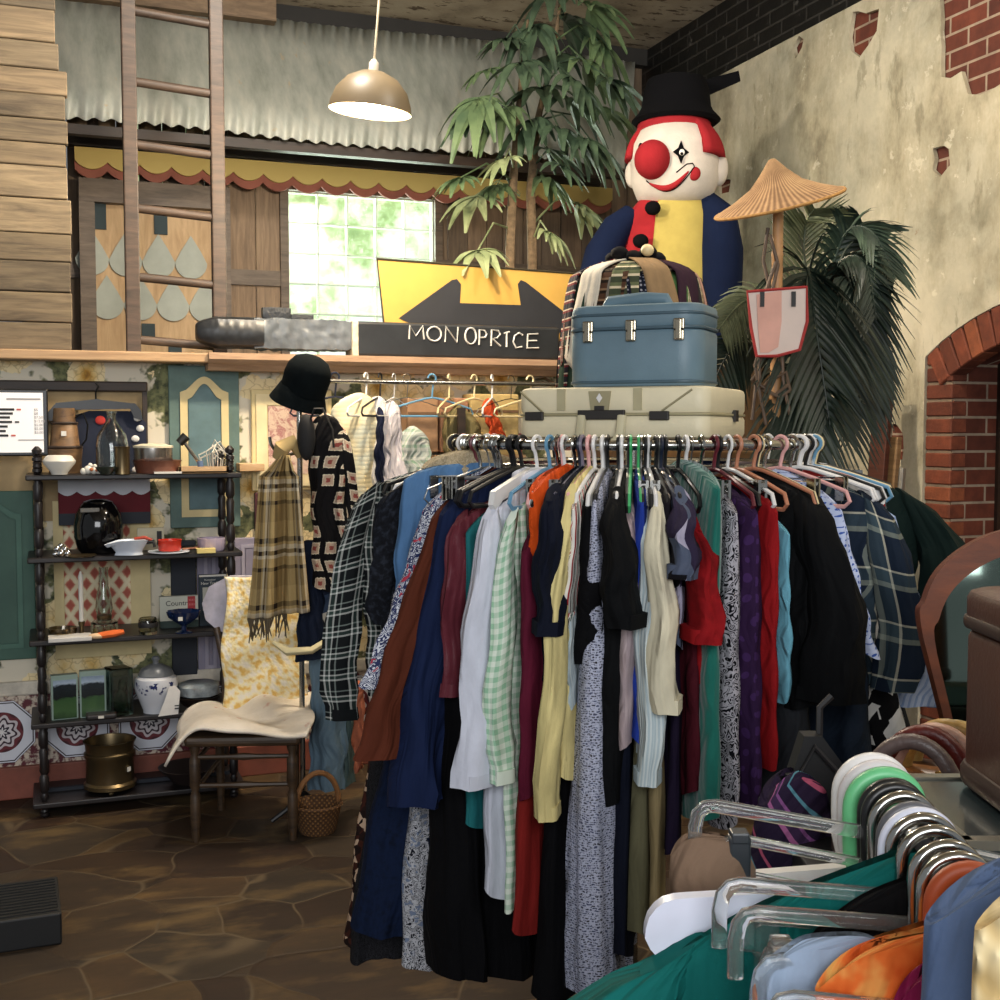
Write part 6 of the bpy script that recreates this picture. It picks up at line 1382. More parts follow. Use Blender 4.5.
rg('scarlet_blouse', 'scarlet red blouse right of the purple dress', 'blouse', 778, 24, 772, 'scarlet', hang=('white', 'plastic'), z0=-.068)
rg('sky_tunic', 'sky blue tunic showing as a narrow strip beside the scarlet blouse', 'tunic', 791, 16, 706, 'sky', hang=('tan', 'plastic'), z0=-.12)
rg('black_tunic', 'black tunic with three quarter sleeves facing out on the right of the rack', 'tunic', 818, 50, 705, 'jet', hang=('cream', 'plastic'), z0=-.06, wo=.19, fo=.02, sl=S(.44, r0=.06, r1=.085, out=.07, flat=.7), tfl=.4)
rg('black_trousers', 'black trousers hanging under the black three quarter sleeve tunic', 'trousers', 820, 60, 800, 'charcoal', hang=None, z0=-.35, slope=0)
rg('dotted_shirt', 'pale blue dotted shirt behind the black tunic', 'shirt', 0, 30, 648, 'dots', th=47, hang=('pink', 'plastic'), fo=.1, wo=.17, slope=.4)
rg('slate_jeans', 'dark slate jeans below the navy plaid shirt', 'jeans', 0, 60, 790, 'slate', th=52, hang=('clear', 'clip'), z0=-.35, wo=.2, fo=.03, slope=0)
rg('navy_plaid_shirt', 'navy and cream plaid shirt with a long hanging sleeve on the right', 'shirt', 0, 40, 690, 'nvplaid', th=57, hang=('white', 'plastic'), z0=-.07, sl=S(.44, r0=.055, r1=.055, out=.07, flat=.6))
rg('printed_tunic', 'white tunic with bold black and red shapes on a white hanger', 'tunic', 0, 30, 600, 'abstract', th=64, hang=('white', 'plastic'), z0=-.05, wo=.19)
rg('cow_print_skirt', 'black and white cow print skirt low on the right of the rack', 'skirt', 0, 40, 745, 'cow', th=64, hang=None, z0=-.5, wo=.2, fo=.05, slope=0)
rg('forest_shirt', 'dark forest green shirt with a wide sleeve at the far right of the rack', 'shirt', 0, 40, 650, 'forest', th=73, hang=('cream', 'plastic'), z0=-.06, wo=.25, sl=S(.36, r0=.06, r1=.075, out=.09, flat=.6))
rg('striped_shirt', 'pale blue striped shirt tail below the dark forest green shirt', 'shirt', 0, 40, 706, 'bluestripe', th=70, hang=('blue', 'plastic'), z0=-.1, fo=.13)
rg('charcoal_trousers', 'charcoal trousers at the far right of the rack', 'trousers', 0, 40, 780, 'charcoal', th=84, hang=None, z0=-.4, wo=.22, fo=.05, slope=0)
rg('white_print_shirt', 'off white shirt with scattered red flowers behind the black tunic', 'shirt', 0, 30, 640, 'offwhite', th=98, hang=('white', 'plastic'), z0=-.05)
# far side of the ring
for i, (th, m, lab, c) in enumerate(((112, 'offwhite', 'printed white shirt', 'white'), (126, 'charcoal', 'charcoal jacket', 'white'), (140, 'sheer', 'grey blouse', 'black'), (154, 'navy', 'navy jacket', 'white'), (168, 'cream', 'cream blouse', 'wire'), (182, 'maroon', 'maroon cardigan', 'red'), (196, 'charcoal', 'charcoal cardigan', 'white'), (210, 'sheer', 'sheer grey tunic', 'black'), (224, 'wine', 'wine jacket', 'red'), (238, 'burgundy', 'burgundy cardigan', 'pink'), (250, 'cream', 'beige knit cardigan', 'cream'))):
    rg('far_garment' if False else lab.replace(' ', '_'), lab+' on the far side of the round rack', lab.split()[-1], 0, 40, 620, m, th=th, hang=(c, 'plastic'), z0=-.06)
# spare hangers crowded on the ring
XH = [(-100, 'red', 'plastic'), (-118, 'white', 'plastic'), (-124, 'white', 'wire'), (-112, 'clear', 'clip'), (-88, 'pink', 'plastic'), (-43, 'clear', 'clip'), (-84, 'red', 'plastic'), (-20, 'black', 'plastic'), (-14, 'lilac', 'plastic'), (-7.5, 'wire', 'wire'), (-4, 'black', 'plastic'), (2, 'black', 'plastic'), (7, 'wire', 'wire'), (16, 'wire', 'wire'), (24, 'black', 'plastic'), (27.5, 'clear', 'clip'), (36, 'tan', 'plastic'), (40, 'clear', 'clip'), (58, 'white', 'plastic'), (62, 'black', 'plastic'), (70, 'white', 'plastic'), (75, 'black', 'plastic'), (92, 'white', 'plastic'), (102, 'clear', 'clip'), (108, 'clear', 'clip')]
W_ = ['at the far left', 'behind the plaid shirt', 'between the plaid shirt and the wall', 'left of the flecked sweater', 'above the sky blue pinafore', 'above the burgundy blouse', 'over the beige lace camisole', 'beside the orange top', 'beside the ink cardigan', 'beside the yellow cardigan', 'left of the tweed dress', 'left of the royal blue blouse', 'beside the royal blue blouse', 'above the dark floral blouse', 'beside the velvet dress', 'just right of the velvet dress', 'above the black three quarter sleeve tunic', 'before the scarlet blouse', 'above the navy plaid shirt', 'between the plaid shirt and printed top', 'beside the printed top', 'left of the forest green shirt', 'behind the forest green shirt', 'jutting out at the far right', 'jutting out behind the other clear one']
for (th, c, sty), wh in zip(XH, W_):
    p = RC+rdir(th)*RR; hanger(f'empty {c} {"clip" if sty == "clip" else "plastic" if sty != "wire" else "metal"} hanger on the rack {wh}', (p.x, p.y, RZ+.002), A0+rad(th+RND.uniform(-4, 4)), {'clear': CLEAR, 'wire': WIRE}.get(c, PLA.get(c)), sty, hm=CHROME if sty == 'clip' else None, w=.38 if sty != 'clip' else .34, z=-.058)
# ------------------------------------------------------------------ suitcases on the rack
def rbox(k, c, d, rv, seg=5, M=None):
    """box with rounded vertical corners and softened edges"""
    w, h = d[0]/2, d[1]/2; P = []
    for (sx_, sy_, a0) in ((1, 1, 0), (-1, 1, 90), (-1, -1, 180), (1, -1, 270)):
        for q in range(seg+1): a = rad(a0+90*q/seg); P.append((sx_*(w-rv)+rv*cos(a), sy_*(h-rv)+rv*sin(a)))
    e = min(.012, d[2]*.3); rings = []
    for z, ins in ((0, e), (e*.3, e*.3), (e, 0), (d[2]-e, 0), (d[2]-e*.3, e*.3), (d[2], e)):
        rings.append([k.bm.verts.new((c[0]+x*(1-ins/w), c[1]+y*(1-ins/h), c[2]+z)) for x, y in P])
    k.ring_faces(rings); return k
LEA1 = plain('cream_vinyl', '#d3c9ab', .5, var=.1, vs=5, bump=.15, bs=160); DKL = plain('suitcase_dark', '#1f1b18', .5)
cfl = on(517, 438, D=3.14); cfr = on(708, 438, D=2.93)
dv = (cfr-cfl); L_ = dv.length; rzs = atan2(dv.y, dv.x); dv.normalize(); nb_ = V((-dv.y, dv.x, 0)); dep = .42
cc_ = (cfl+cfr)/2+nb_*dep/2
sc = thing('cream_suitcase', 'cream vinyl suitcase lying on top of the round rack under the blue case', 'suitcase', (cc_.x, cc_.y, RZ+.0135), rzs)
hC = on(600, 387, D=3.04).z-(RZ+.0135)
k = MB(); rbox(k, (0, 0, 0), (L_, dep, hC*.46), .035); k.build('lower_shell', LEA1, sc, 30)
k = MB(); rbox(k, (0, 0, hC*.47), (L_, dep, hC*.53), .035); k.build('lid', LEA1, sc, 30)
k = MB(); rbox(k, (0, 0, hC*.44), (L_+.004, dep+.004, hC*.05), .036); k.build('seam_band', plain('cream_trim', '#948c6c', .5), sc, 30)
fy = -dep/2
for x in (-.4, .22): MB().box((x*L_ if x < 0 else x*L_+.02, fy-.004, hC*.44), (.05, .012, .022), bev=.002).build('latch', DKL, sc, 0)
MB().box((-.02, fy-.004, hC*.46), (.125, .012, .024), bev=.002).build('handle_mount', DKL, sc, 0)
MB().tube([(-.072, fy-.006, hC*.44), (-.072, fy-.02, .01), (-.057, fy-.03, -.012), (.02, fy-.03, -.012), (.035, fy-.02, .01), (.035, fy-.006, hC*.44)], .009, 8, flat=1.4, up=(0, 1, 0)).build('handle', plain('cream_handle', '#b9b294', .5), sc)
k = MB(); k.prism([(-.03, hC*.42), (.03, hC*.42), (.023, 0), (-.023, 0)], (-.025, fy+.001, hC*.5), (1, 0, 0), (0, 0, 1), (0, -1, 0), .005); k.build('badge_plate', plain('cream_trim', '#948c6c', .5), sc, 0)
MB().box((-.025, fy-.006, hC*.5+.012), (.026, .004, .011), bev=.001).build('lock', DKL, sc, 0)
k = MB(); k.prism([(-.008, 0), (0, .012), (.008, 0), (0, -.012)], (-.025, fy-.005, hC*.5+.037), (1, 0, 0), (0, 0, 1), (0, -1, 0), .002); k.build('emblem', PLA['white'], sc, 0)
for a, b in ((-.48, -.36), (.42, .27)): MB().tube([(a*L_, fy-.001, hC*.93), (b*L_, fy-.001, hC*.53)], .003, 5).build('piping', plain('cream_piping', '#8a8264', .5), sc)
for x in (-.13, .075): MB().box((x, fy-.001, hC*.76), (.022, .006, hC*.42)).build('strap', plain('cream_trim2', '#a39b7b', .5), sc, 0)
MB().box((L_/2+.002, .06, hC*.45), (.012, .03, .03)).build('corner_clasp', DKL, sc, 0)
# blue train case
bl_ = on(571, 384, D=3.12); br_ = on(694, 384, D=2.99); dv = br_-bl_; L_ = dv.length; rzs = atan2(dv.y, dv.x); dv.normalize(); nb_ = V((-dv.y, dv.x, 0)); dep = .23
zb = RZ+.0135+hC; hB = on(640, 304, D=3.05).z-zb
cc_ = (bl_+br_)/2+nb_*dep/2
BV = plain('blue_vinyl', '#607885', .45, var=.12, vs=6, bump=.15, bs=200); BVD = plain('blue_vinyl_trim', '#3d535f', .4)
bc = thing('blue_train_case', 'blue vinyl train case with three metal clasps on the cream suitcase', 'vanity case', (cc_.x, cc_.y, zb), rzs)
W_B = L_+.03
k = MB(); rbox(k, (0, 0, 0), (W_B, dep, hB*.70), .06, 8); k.build('lower_shell', BV, bc, 35)
k = MB(); rbox(k, (0, 0, hB*.71), (W_B, dep, hB*.29), .06, 8); k.build('lid', BV, bc, 35)
for zz in (.045, .69, .86): k = MB(); rbox(k, (0, 0, hB*zz), (W_B+.006, dep+.006, .008), .062, 8); k.build('trim_band', BVD, bc, 35)
CLM = plain('clasp_metal', '#a89f8c', .25, .95)
for x in (-.115, .0, .125):
    c = MB(); c.box((x, -dep/2-.006, hB*.74), (.028, .01, .028), bev=.003); c.box((x, -dep/2-.006, hB*.61), (.026, .01, .026), bev=.003); c.box((x, -dep/2-.01, hB*.675), (.014, .012, .05), bev=.002)
    c.build('clasp', CLM, bc, 0)
MB().tube([(-.11, -.01, hB-.004), (-.095, -.01, hB+.018), (0, -.01, hB+.024), (.06, -.01, hB+.02), (.075, -.01, hB-.004)], [.008, .012, .013, .012, .008], 10, flat=1.3).build('handle', BV, bc)
# ------------------------------------------------------------------ tie stand behind the cases
tp = on(636, 268, D=3.95); ts = thing('tie_stand', 'round tie stand behind the blue train case', 'stand', (tp.x, tp.y, 0)); TZ = tp.z-.02
MB().tube([(0, 0, .02), (0, 0, TZ+.02)], .014, 10).build('pole', CHROME, ts); MB().lathe([(.18, 0), (.18, .02), (.02, .03)], 28).build('base', DARKW, ts)
MB().tube([(.19*cos(a), .19*sin(a), TZ-.01) for a in [2*pi*q/40 for q in range(40)]], .007, 8, closed=True).build('tie_ring', CHROME, ts)
for i in range(4): a = i*pi/2; MB().tube([(0, 0, TZ+.01), (.19*cos(a), .19*sin(a), TZ-.01)], .005, 6).build('spoke', CHROME, ts)
TIES = [('pink plaid', cloth('tie_pink', 'plaid', (0, [(0, '#b08a7c'), (.45, '#c9a698'), (.6, '#7c5048')]), 24)), ('black', Pn('tie_black', '#0e0e10')), ('red paisley', cloth('tie_red', 'print', ('#a0443c', '#d3b8a0'), 60)), ('regimental striped', cloth('tie_stripe', 'hstripes', (0, [(0, '#2b2a30'), (.35, '#c9b8a4'), (.5, '#6e2a2c'), (.75, '#2b2a30')]), 40)), ('dark green', Pn('tie_green', '#26392c')), ('ivory white', Pn('tie_ivory', '#c9c2b4')), ('grey silk', Pn('tie_grey', '#77726a')), ('brown striped', cloth('tie_brown', 'hstripes', (0, [(0, '#4a3326'), (.5, '#7c624c'), (.7, '#231a14')]), 30)), ('olive striped', cloth('tie_olive', 'hstripes', (0, [(0, '#3b4232'), (.5, '#5c6247'), (.8, '#c3b79c')]), 26)), ('navy dotted', cloth('tie_navy', 'dots', ('#171b29', '#8d8d98'), 90)), ('tan', Pn('tie_tan', '#8c7355')), ('bright green', cloth('tie_bgreen', 'noise', ('#2e4a2a', '#4c7040'), 20)), ('plum', Pn('tie_plum', '#33202c')), ('cream checked', cloth('tie_check', 'plaid', (0, [(0, '#b9ab90'), (.5, '#8d7b60')]), 40)), ('charcoal', Pn('tie_charcoal', '#28282a')), ('peach', Pn('tie_peach', '#c09480')), ('black silk', Pn('tie_black2', '#141417')), ('rust', Pn('tie_rust', '#7a4028'))]
At = atan2(-tp.y, -tp.x)
for i, (nm, m) in enumerate(TIES):
    a = At+rad(-108+216*i/(len(TIES)-1)); L = .42+.1*sin(i*2.3); r0 = .05+.012*sin(i*1.9)
    d = V((cos(a), sin(a), 0)); s_ = V((-sin(a), cos(a), 0))
    def tf(u, v, d=d, s_=s_, L=L, i=i):
        l = v*(L+.16); w = (.04+.018*min(1, max(0, v-.15)*1.4))*(1 if v < .9 else (1-v)/.1*.9+.1)
        if l < .14: q = l/.14; r = .03+.175*q; z = .03+.015*sin(i*2.7)-.05*q**2
        else: q = l-.14; r = .205+.05*(1-math.exp(-q*7)); z = -.015+.02*sin(i*2.7)*.6-q*.93
        return V((0, 0, TZ+z))+d*r+s_*((u-.5)*2*w+.012*sin(l*14+i))
    k = MB(); k.grid(tf, 4, 26, uvs=lambda a_, b_: (a_*.07, b_*.5)); o = k.build('necktie', m, None, 60, solid=.006); o.location = (tp.x, tp.y, 0)
    tag(o, f'{nm} necktie hung on the round tie stand behind the blue case', 'necktie')
k = MB()
t = thing('fabric_rosettes', 'black and cream gathered fabric rosettes on top of the tie stand', 'rosettes', (tp.x, tp.y, TZ+.055))
for i in range(9): a = i*.7; (k if i != 4 else k).blob((.075*cos(a), .06*sin(a), .01*sin(i*3)), (.03, .03, .022), 10, 8)
k.build('rosettes', Pn('rosette_black', '#141315'), t); MB().blob((.0, -.08, .012), (.022, .02, .02), 10, 8).build('cream_rosette', PLA['cream'], t)
# ================================================================== FOREGROUND RACK, MIRROR, TRUNK, BAGS
RIGHT = V((cos(YAW), -sin(YAW), 0)); FWD = V((sin(YAW), cos(YAW), 0))
def fp(x, y, D): return on(x, y, D=D)
FZ = 1.178
def rail(D):   # point on the foreground rail at camera distance D
    lat = .386+(D-.8)*.065
    return V((0, 0, FZ))+RIGHT*lat+FWD*D
fr_ = thing('straight_clothes_rack', 'chrome clothes rail in the near right corner crowded with hangers', 'clothes rack', tuple(V((rail(1.05).x, rail(1.05).y, 0))))
o3 = V(fr_.location)
MB().tube([rail(.55)-o3, rail(1.4)-o3], .0125, 12).build('hanging_rail', CHROME, fr_)
for D in (.56, 1.39):
    p = rail(D)-o3; MB().tube([p, (p.x, p.y, .03)], .014, 10).build('upright', CHROME, fr_)
    q = V((p.x, p.y, .02)); MB().tube([q-RIGHT*.25, q+RIGHT*.25], .014, 8).build('foot', CHROME, fr_)
def big_hanger(label, D, m, style, tilt=0, dz=0, hr=.031, tw=.006, w=.42, hm=None, rz=0, group=None, flat=1.0, cm=None):
    """hanger hooked over the near rail, its body along the camera's right axis"""
    p = rail(D); t = thing('clothes_hanger', label, 'hanger', (p.x, p.y, FZ+.0125-hr*.0), -YAW+rz, group)
    zt = -.085+dz
    P = [(0, 0, zt), (0, 0, zt+.02), (hr*.5, 0, -hr*.9)]+[(hr*cos(a), 0, -hr*.15+hr*sin(a)) for a in [rad(-40+q*11) for q in range(21)]]+[(-hr*1.0, 0, -hr*.15-.02), (-hr*.97, 0, -hr*.15-.05), (-hr*.85, 0, -hr*.15-.068)]
    P = [(x, y, z-hr+hr*.3+.012) if i > 1 else (x, y, z) for i, (x, y, z) in enumerate(P)]
    MB().tube(P, tw, 10, up=(0, 1, 0), flat=flat).build('hook', hm or m, t)
    h = w/2; k = MB(); T = lambda x, z: (x, 0, z-tilt*x); T2 = lambda x, z: (x, z-tilt*x)
    if style == 'clip':
        k.tube([T(-h, zt-.06), T(-h, zt-.025), T(-h*.985, zt-.01), T(-h*.95, zt-.001), T(-h*.9, zt+.002), T(0, zt+.006), T(h*.9, zt+.002), T(h*.95, zt-.001), T(h*.985, zt-.01), T(h, zt-.025), T(h, zt-.06)], .005, 10, flat=1.5, up=(0, 1, 0))
        k.tube([T(-h*.86, zt-.06), T(-h*.86, zt-.042), T(-h*.84, zt-.033), T(-h*.8, zt-.028), T(h*.8, zt-.028), T(h*.84, zt-.033), T(h*.86, zt-.042), T(h*.86, zt-.06)], .0048, 10, flat=1.2, up=(0, 1, 0))
        k.tube([T(-h*.84, zt-.062), T(h*.84, zt-.062)], .0022, 6)
        k.build('frame', m, t)
        for s in (-1, 1):
            c = MB(); c.box(T(s*h*.78, zt-.05), (.023, .018, .052), bev=.003); c.box(T(s*h*.78, zt-.025), (.019, .021, .012), bev=.002); c.build('clip', plain('clip_grey', '#23282d', .4) if cm else fc, t, 0)
    elif style == 'flat':
        k.prism([T2(*q) for q in [(-h, zt-.04), (-h*.997, zt-.03), (-h*.985, zt-.019), (-h*.96, zt-.01), (-h*.93, zt-.004), (-h*.89, zt-.001), (-h*.85, zt), (-.03, zt+.012), (.03, zt+.012), (h*.85, zt), (h*.93, zt-.006), (h*.985, zt-.018), (h, zt-.04), (h*.95, zt-.058), (h*.85, zt-.062), (h*.79, zt-.05), (h*.74, zt-.03), (h*.68, zt-.018), (0, zt-.01), (-h*.68, zt-.018), (-h*.74, zt-.03), (-h*.79, zt-.05), (-h*.82, zt-.058), (-h*.86, zt-.063), (-h*.91, zt-.064), (-h*.95, zt-.06), (-h*.98, zt-.051)]], (0, .008, 0), (1, 0, 0), (0, 0, 1), (0, -1, 0), .016)
        k.build('frame', m, t, 50)
    else:
        k.tube([T(-h, zt-.07), T(-h*.9, zt-.05), T(-.03, zt), T(.03, zt), T(h*.9, zt-.05), T(h, zt-.07), T(0, zt-.085)], tw, 8, closed=True, up=(0, 1, 0)); k.build('frame', m, t)
    return t
fc = glass('clear_styrene', '#f6f8f7', .04, trans=.95, ior=1.35)
big_hanger('thick white hanger at the far end of the near right rail', 1.335, PLA['white'], 'flat', hr=.037, tw=.009, dz=-.03)
big_hanger('white hanger hooked second from the far end of the near rail', 1.31, plain('plastic_pale', '#c9c3c4', .4), 'flat', hr=.037, tw=.008, dz=-.04)
big_hanger('mint green hanger with a broad flat hook on the near rail', 1.28, plain('plastic_mint', '#62b57c', .4), 'plastic', hr=.037, tw=.0085, dz=-.035)
big_hanger('clear clip hanger holding the taupe trousers on the near rail', 1.235, fc, 'clip', tilt=.2, dz=.042, hr=.031, hm=PLA['black'], cm='clip_grey')
for i, (D, m, lab) in enumerate(((1.25, PLA['black'], 'black hanger just in front of the mint green one'), (1.205, CHROME, 'chrome hook hanger third in front of the mint green one'), (1.17, PLA['grey'], 'dark grey hanger in the middle of the near rail'), (1.135, CHROME, 'second chrome hook hanger in the middle of the near rail'), (1.03, CHROME, 'chrome hook hanger just behind the orange one'))):
    big_hanger(lab, D, m, 'plastic', hr=.031, tw=.006, dz=-.04)
big_hanger('white flat hanger with a rounded end sticking out to the left', 1.15, plain('plastic_bluewhite', '#cfd2e2', .35), 'flat', dz=.02, hr=.034, w=.535)
big_hanger('clear clip hanger above the teal blouse on the near rail', 1.10, fc, 'clip', tilt=.1, dz=.03, hr=.03, w=.40, hm=CHROME)
big_hanger('clear clip hanger above the grey blue cardigan', 1.06, fc, 'clip', tilt=.1, dz=.02, hr=.03, w=.38, hm=CHROME)
big_hanger('orange rubber coated hook hanger on the near rail', 1.0, plain('plastic_orange', '#a8481f', .5), 'plastic', hr=.031, tw=.0075, dz=-.05)
big_hanger('clear clip hanger above the pale blue shirt', .955, fc, 'clip', tilt=.12, dz=.02, hr=.03, w=.37, hm=CHROME)
big_hanger('clear clip hanger nearest the camera above the orange crochet', .90, fc, 'clip', tilt=.12, dz=.015, hr=.03, w=.37, hm=CHROME, cm='clip_grey')
def fg(name, label, cat, D, m, rz=0, **kw):
    p = rail(D); return garment(name, label, cat, (p.x, p.y, FZ), -YAW+rz, m, **kw)
fg('taupe_trousers', 'taupe trousers folded over a clear clip hanger', 'trousers', 1.24, Pn('taupe_twill', '#6f5a4a'), z0=-.052, zb=-.3, wo=-.145, wi=.235, slope=-.16, thick=.022, seed=2)
fg('teal_blouse', 'teal blouse with a pointed sleeve in the near foreground', 'blouse', 1.12, Pn('bright_teal', '#0c5a56'), z0=.012, zb=-.75, wo=.2, wi=.262, slope=.37, thick=.03, seed=4, sl=dict(L=.16, r0=.06, r1=.075, out=.08, flat=.5), sleeves=(-1,))
fg('black_strap_top', 'black camisole with broad straps on the near rail', 'camisole', 1.085, Pn('camisole_black', '#0a0a0c'), z0=.0, zb=-.5, wo=.1, wi=.125, slope=.35, thick=.018, seed=5)
fg('grey_cardigan', 'grey blue cardigan in front of the teal blouse', 'cardigan', 1.04, Pn('grey_blue_knit', '#4b5560'), z0=-.045, zb=-.7, wo=.19, wi=.205, slope=.22, thick=.026, seed=6)
CRO = cloth('orange_crochet', 'noise', ('#b5400f', '#d3682a', '#d99a55'), 26)
fg('pale_blue_shirt', 'pale blue shirt on a clear clip hanger in the near foreground', 'shirt', .96, Pn('pale_blue_cotton', '#8797ad'), z0=-.005, zb=-.6, wo=-.06, wi=.185, slope=.04, thick=.02, seed=7)
fg('crochet_jumper', 'orange crochet jumper in the near foreground', 'jumper', .99, CRO, z0=.0, zb=-.6, wo=.17, wi=.205, slope=.32, thick=.02, seed=8)
fg('crochet_scarf', 'orange and yellow crochet scarf bunched on the nearest hanger', 'scarf', .925, cloth('orange_yellow_crochet', 'noise', ('#b23c0e', '#d0642a', '#d9a95c'), 18), z0=.02, zb=-.25, wo=.03, wi=.145, slope=.2, thick=.024, seed=9)
fg('magenta_blouse', 'magenta blouse at the bottom edge of the picture', 'blouse', .885, Pn('magenta_silk', '#7c1440', rough=.5), z0=.02, zb=-.5, wo=.0, wi=.095, slope=.25, thick=.02, seed=10)
fg('cream_blouse', 'cream blouse below the magenta one at the bottom edge', 'blouse', .86, Pn('cream_silk', '#cbb79a'), z0=-.105, zb=-.5, wo=.1, wi=.09, slope=.3, thick=.018, seed=11)
fg('denim_jacket', 'soft blue denim jacket filling the near right edge', 'jacket', .82, Pn('soft_denim', '#56698c'), z0=.115, zb=-.6, wo=.22, wi=.09, slope=.1, thick=.05, seed=12, sh=.05)
CK = NT('cream_boucle', .95); cv_ = CK.voro(CK.map(CK.co(), (1, 1, .7)), 78, 'SMOOTH_F1'); CK.col(CK.ramp(cv_, [(.1, '#e3d0a4'), (.6, '#b89c68')])); CK.bump(CK.math('SUBTRACT', 1, cv_), .9, .012)
fg('boucle_cardigan', 'cream bobbly knitted cardigan at the right edge of the picture', 'cardigan', .74, CK.m, z0=.145, zb=-.5, wo=.25, wi=.082, slope=.12, sh=.05, thick=.035, seed=13)
# leather trunk on a glass topped display case
def cs_(lat, D, z): p = RIGHT*lat+FWD*D; return V((p.x, p.y, z))
c = cs_(.87, 1.56, 0); ZC = 1.085
dc = thing('display_case', 'dark display case with a pale green glass edge under the brown leather case', 'display case', tuple(c), -YAW)
MB().box((0, 0, ZC/2-.03), (.62, .26, ZC-.06), bev=.005).build('cabinet', plain('case_black', '#141416', .5), dc, 0)
MB().box((0, -.005, ZC-.03), (.63, .275, .058), bev=.004).build('glass_edge', plain('green_grey_glass', '#2a3335', .15, var=.25, vs=9), dc, 0)
k = MB()
for y in (-.135, .13): k.box((0, y, ZC-.004), (.64, .02, .012))
for x in (-.31, .31): k.box((x, 0, ZC-.004), (.02, .28, .012))
k.build('top_frame', plain('case_trim', '#6b675c', .4, .4), dc, 0)
BL = plain('brown_leather', '#4a2618', .42, var=.2, vs=4, bump=.2, bs=120)
tr = thing('leather_hatbox', 'upright brown leather case with stitched bands and a brass lock at the right edge', 'travel case', tuple(cs_(.825, 1.56, ZC+.003)), -YAW)
TH = on(980, 612, D=1.46).z-ZC
k = MB(); rbox(k, (0, 0, 0), (.36, .24, TH*.80), .05, 7); k.build('body', BL, tr, 40)
k = MB(); rbox(k, (0, 0, TH*.81), (.365, .245, TH*.19), .052, 7); k.build('lid', BL, tr, 40)
for z_, h_ in ((.0, .035), (TH*.8, .02)):
    k = MB(); rbox(k, (0, 0, z_), (.372, .252, h_), .053, 7); k.build('leather_band', plain('band_brown', '#2f1810', .45), tr, 40)
k = MB()
for z_ in (.008, .028, TH*.83, TH*.87):
    for i in range(30):
        x = -.13+i*.009; k.box((x, -.1275, z_), (.005, .003, .0018))
k.build('stitching', plain('stitch_cream', '#b49a78', .8), tr, 0)
c_ = MB(); c_.box((-.045, -.126, TH*.52), (.05, .01, .075), bev=.003); c_.build('lock_plate', plain('lock_dark', '#2b2119', .4, .6), tr, 0)
MB().blob((-.035, -.134, TH*.53), (.016, .008, .012), 12, 8).build('lock_knob', plain('brass', '#b08d4a', .3, .9), tr)
# swing mirror with an arched wooden frame on a low chest
MPX = [(975, 845), (925, 640), (928, 600), (945, 567), (980, 540), (1020, 528), (1060, 540), (1095, 567), (1112, 600), (1115, 640), (1065, 845)]
MD = 2.35; m0 = on(1020, 845, D=MD)
mr = thing('arched_mirror', 'mirror in an arched reddish wood frame behind the brown leather case', 'mirror', tuple(m0), rot=(rad(-6), 0, -YAW-.1))
Sm = MD/FPX; OUT = [((x-1020)*Sm, (845-y)*Sm) for x, y in MPX]
def smooth_poly(P, n=6):
    o = []; N = len(P)
    for i in range(N):
        p0, p1, p2, p3 = (V((*P[(i+j-1) % N], 0)) for j in range(4))
        if i in (0, N-1, N-2) : o.append(P[i]); continue
        for q in range(n):
            t_ = q/n; v = .5*((2*p1)+(p2-p0)*t_+(2*p0-5*p1+4*p2-p3)*t_**2+(3*p1-p0-3*p2+p3)*t_**3); o.append((v.x, v.y))
    return o
OUT = smooth_poly(OUT); INN = [(x*.86, .03+(z-.03)*.915) for x, z in OUT]
Mm = Matrix(((1, 0, 0, 0), (0, 0, -1, 0), (0, 1, 0, 0), (0, 0, 0, 1)))
spline_mesh('frame', [OUT, INN], .04, wood('mahogany', '#4a2008', '#7a3a12', (4, 4, 14), .6), Mm, mr)
k = MB(); k.prism([(x*1.03, z) for x, z in INN], (0, .004, 0), (1, 0, 0), (0, 0, 1), (0, 1, 0), .006); k.build('mirror_glass', plain('mirror_silver', '#66746c', .04, 1, var=.04), mr, 0)
MB().box((0, .01, -.02), (.3, .08, .05)).build('foot_block', wood('mahogany', '#4a2012', '#7c3e20', (4, 4, 14), .3), mr, 0)
lc = thing('low_chest', 'low dark wooden chest under the arched mirror', 'chest', (m0.x+.08, m0.y+.03, 0), -YAW)
MB().box((0, 0, (m0.z-.05)/2), (.6, .4, m0.z-.05), bev=.005).build('body', DARKW, lc, 0)
for i in range(3): MB().box((0, -.205, .15+i*.22), (.54, .02, .19), bev=.004).build('drawer', DARKW, lc, 0)
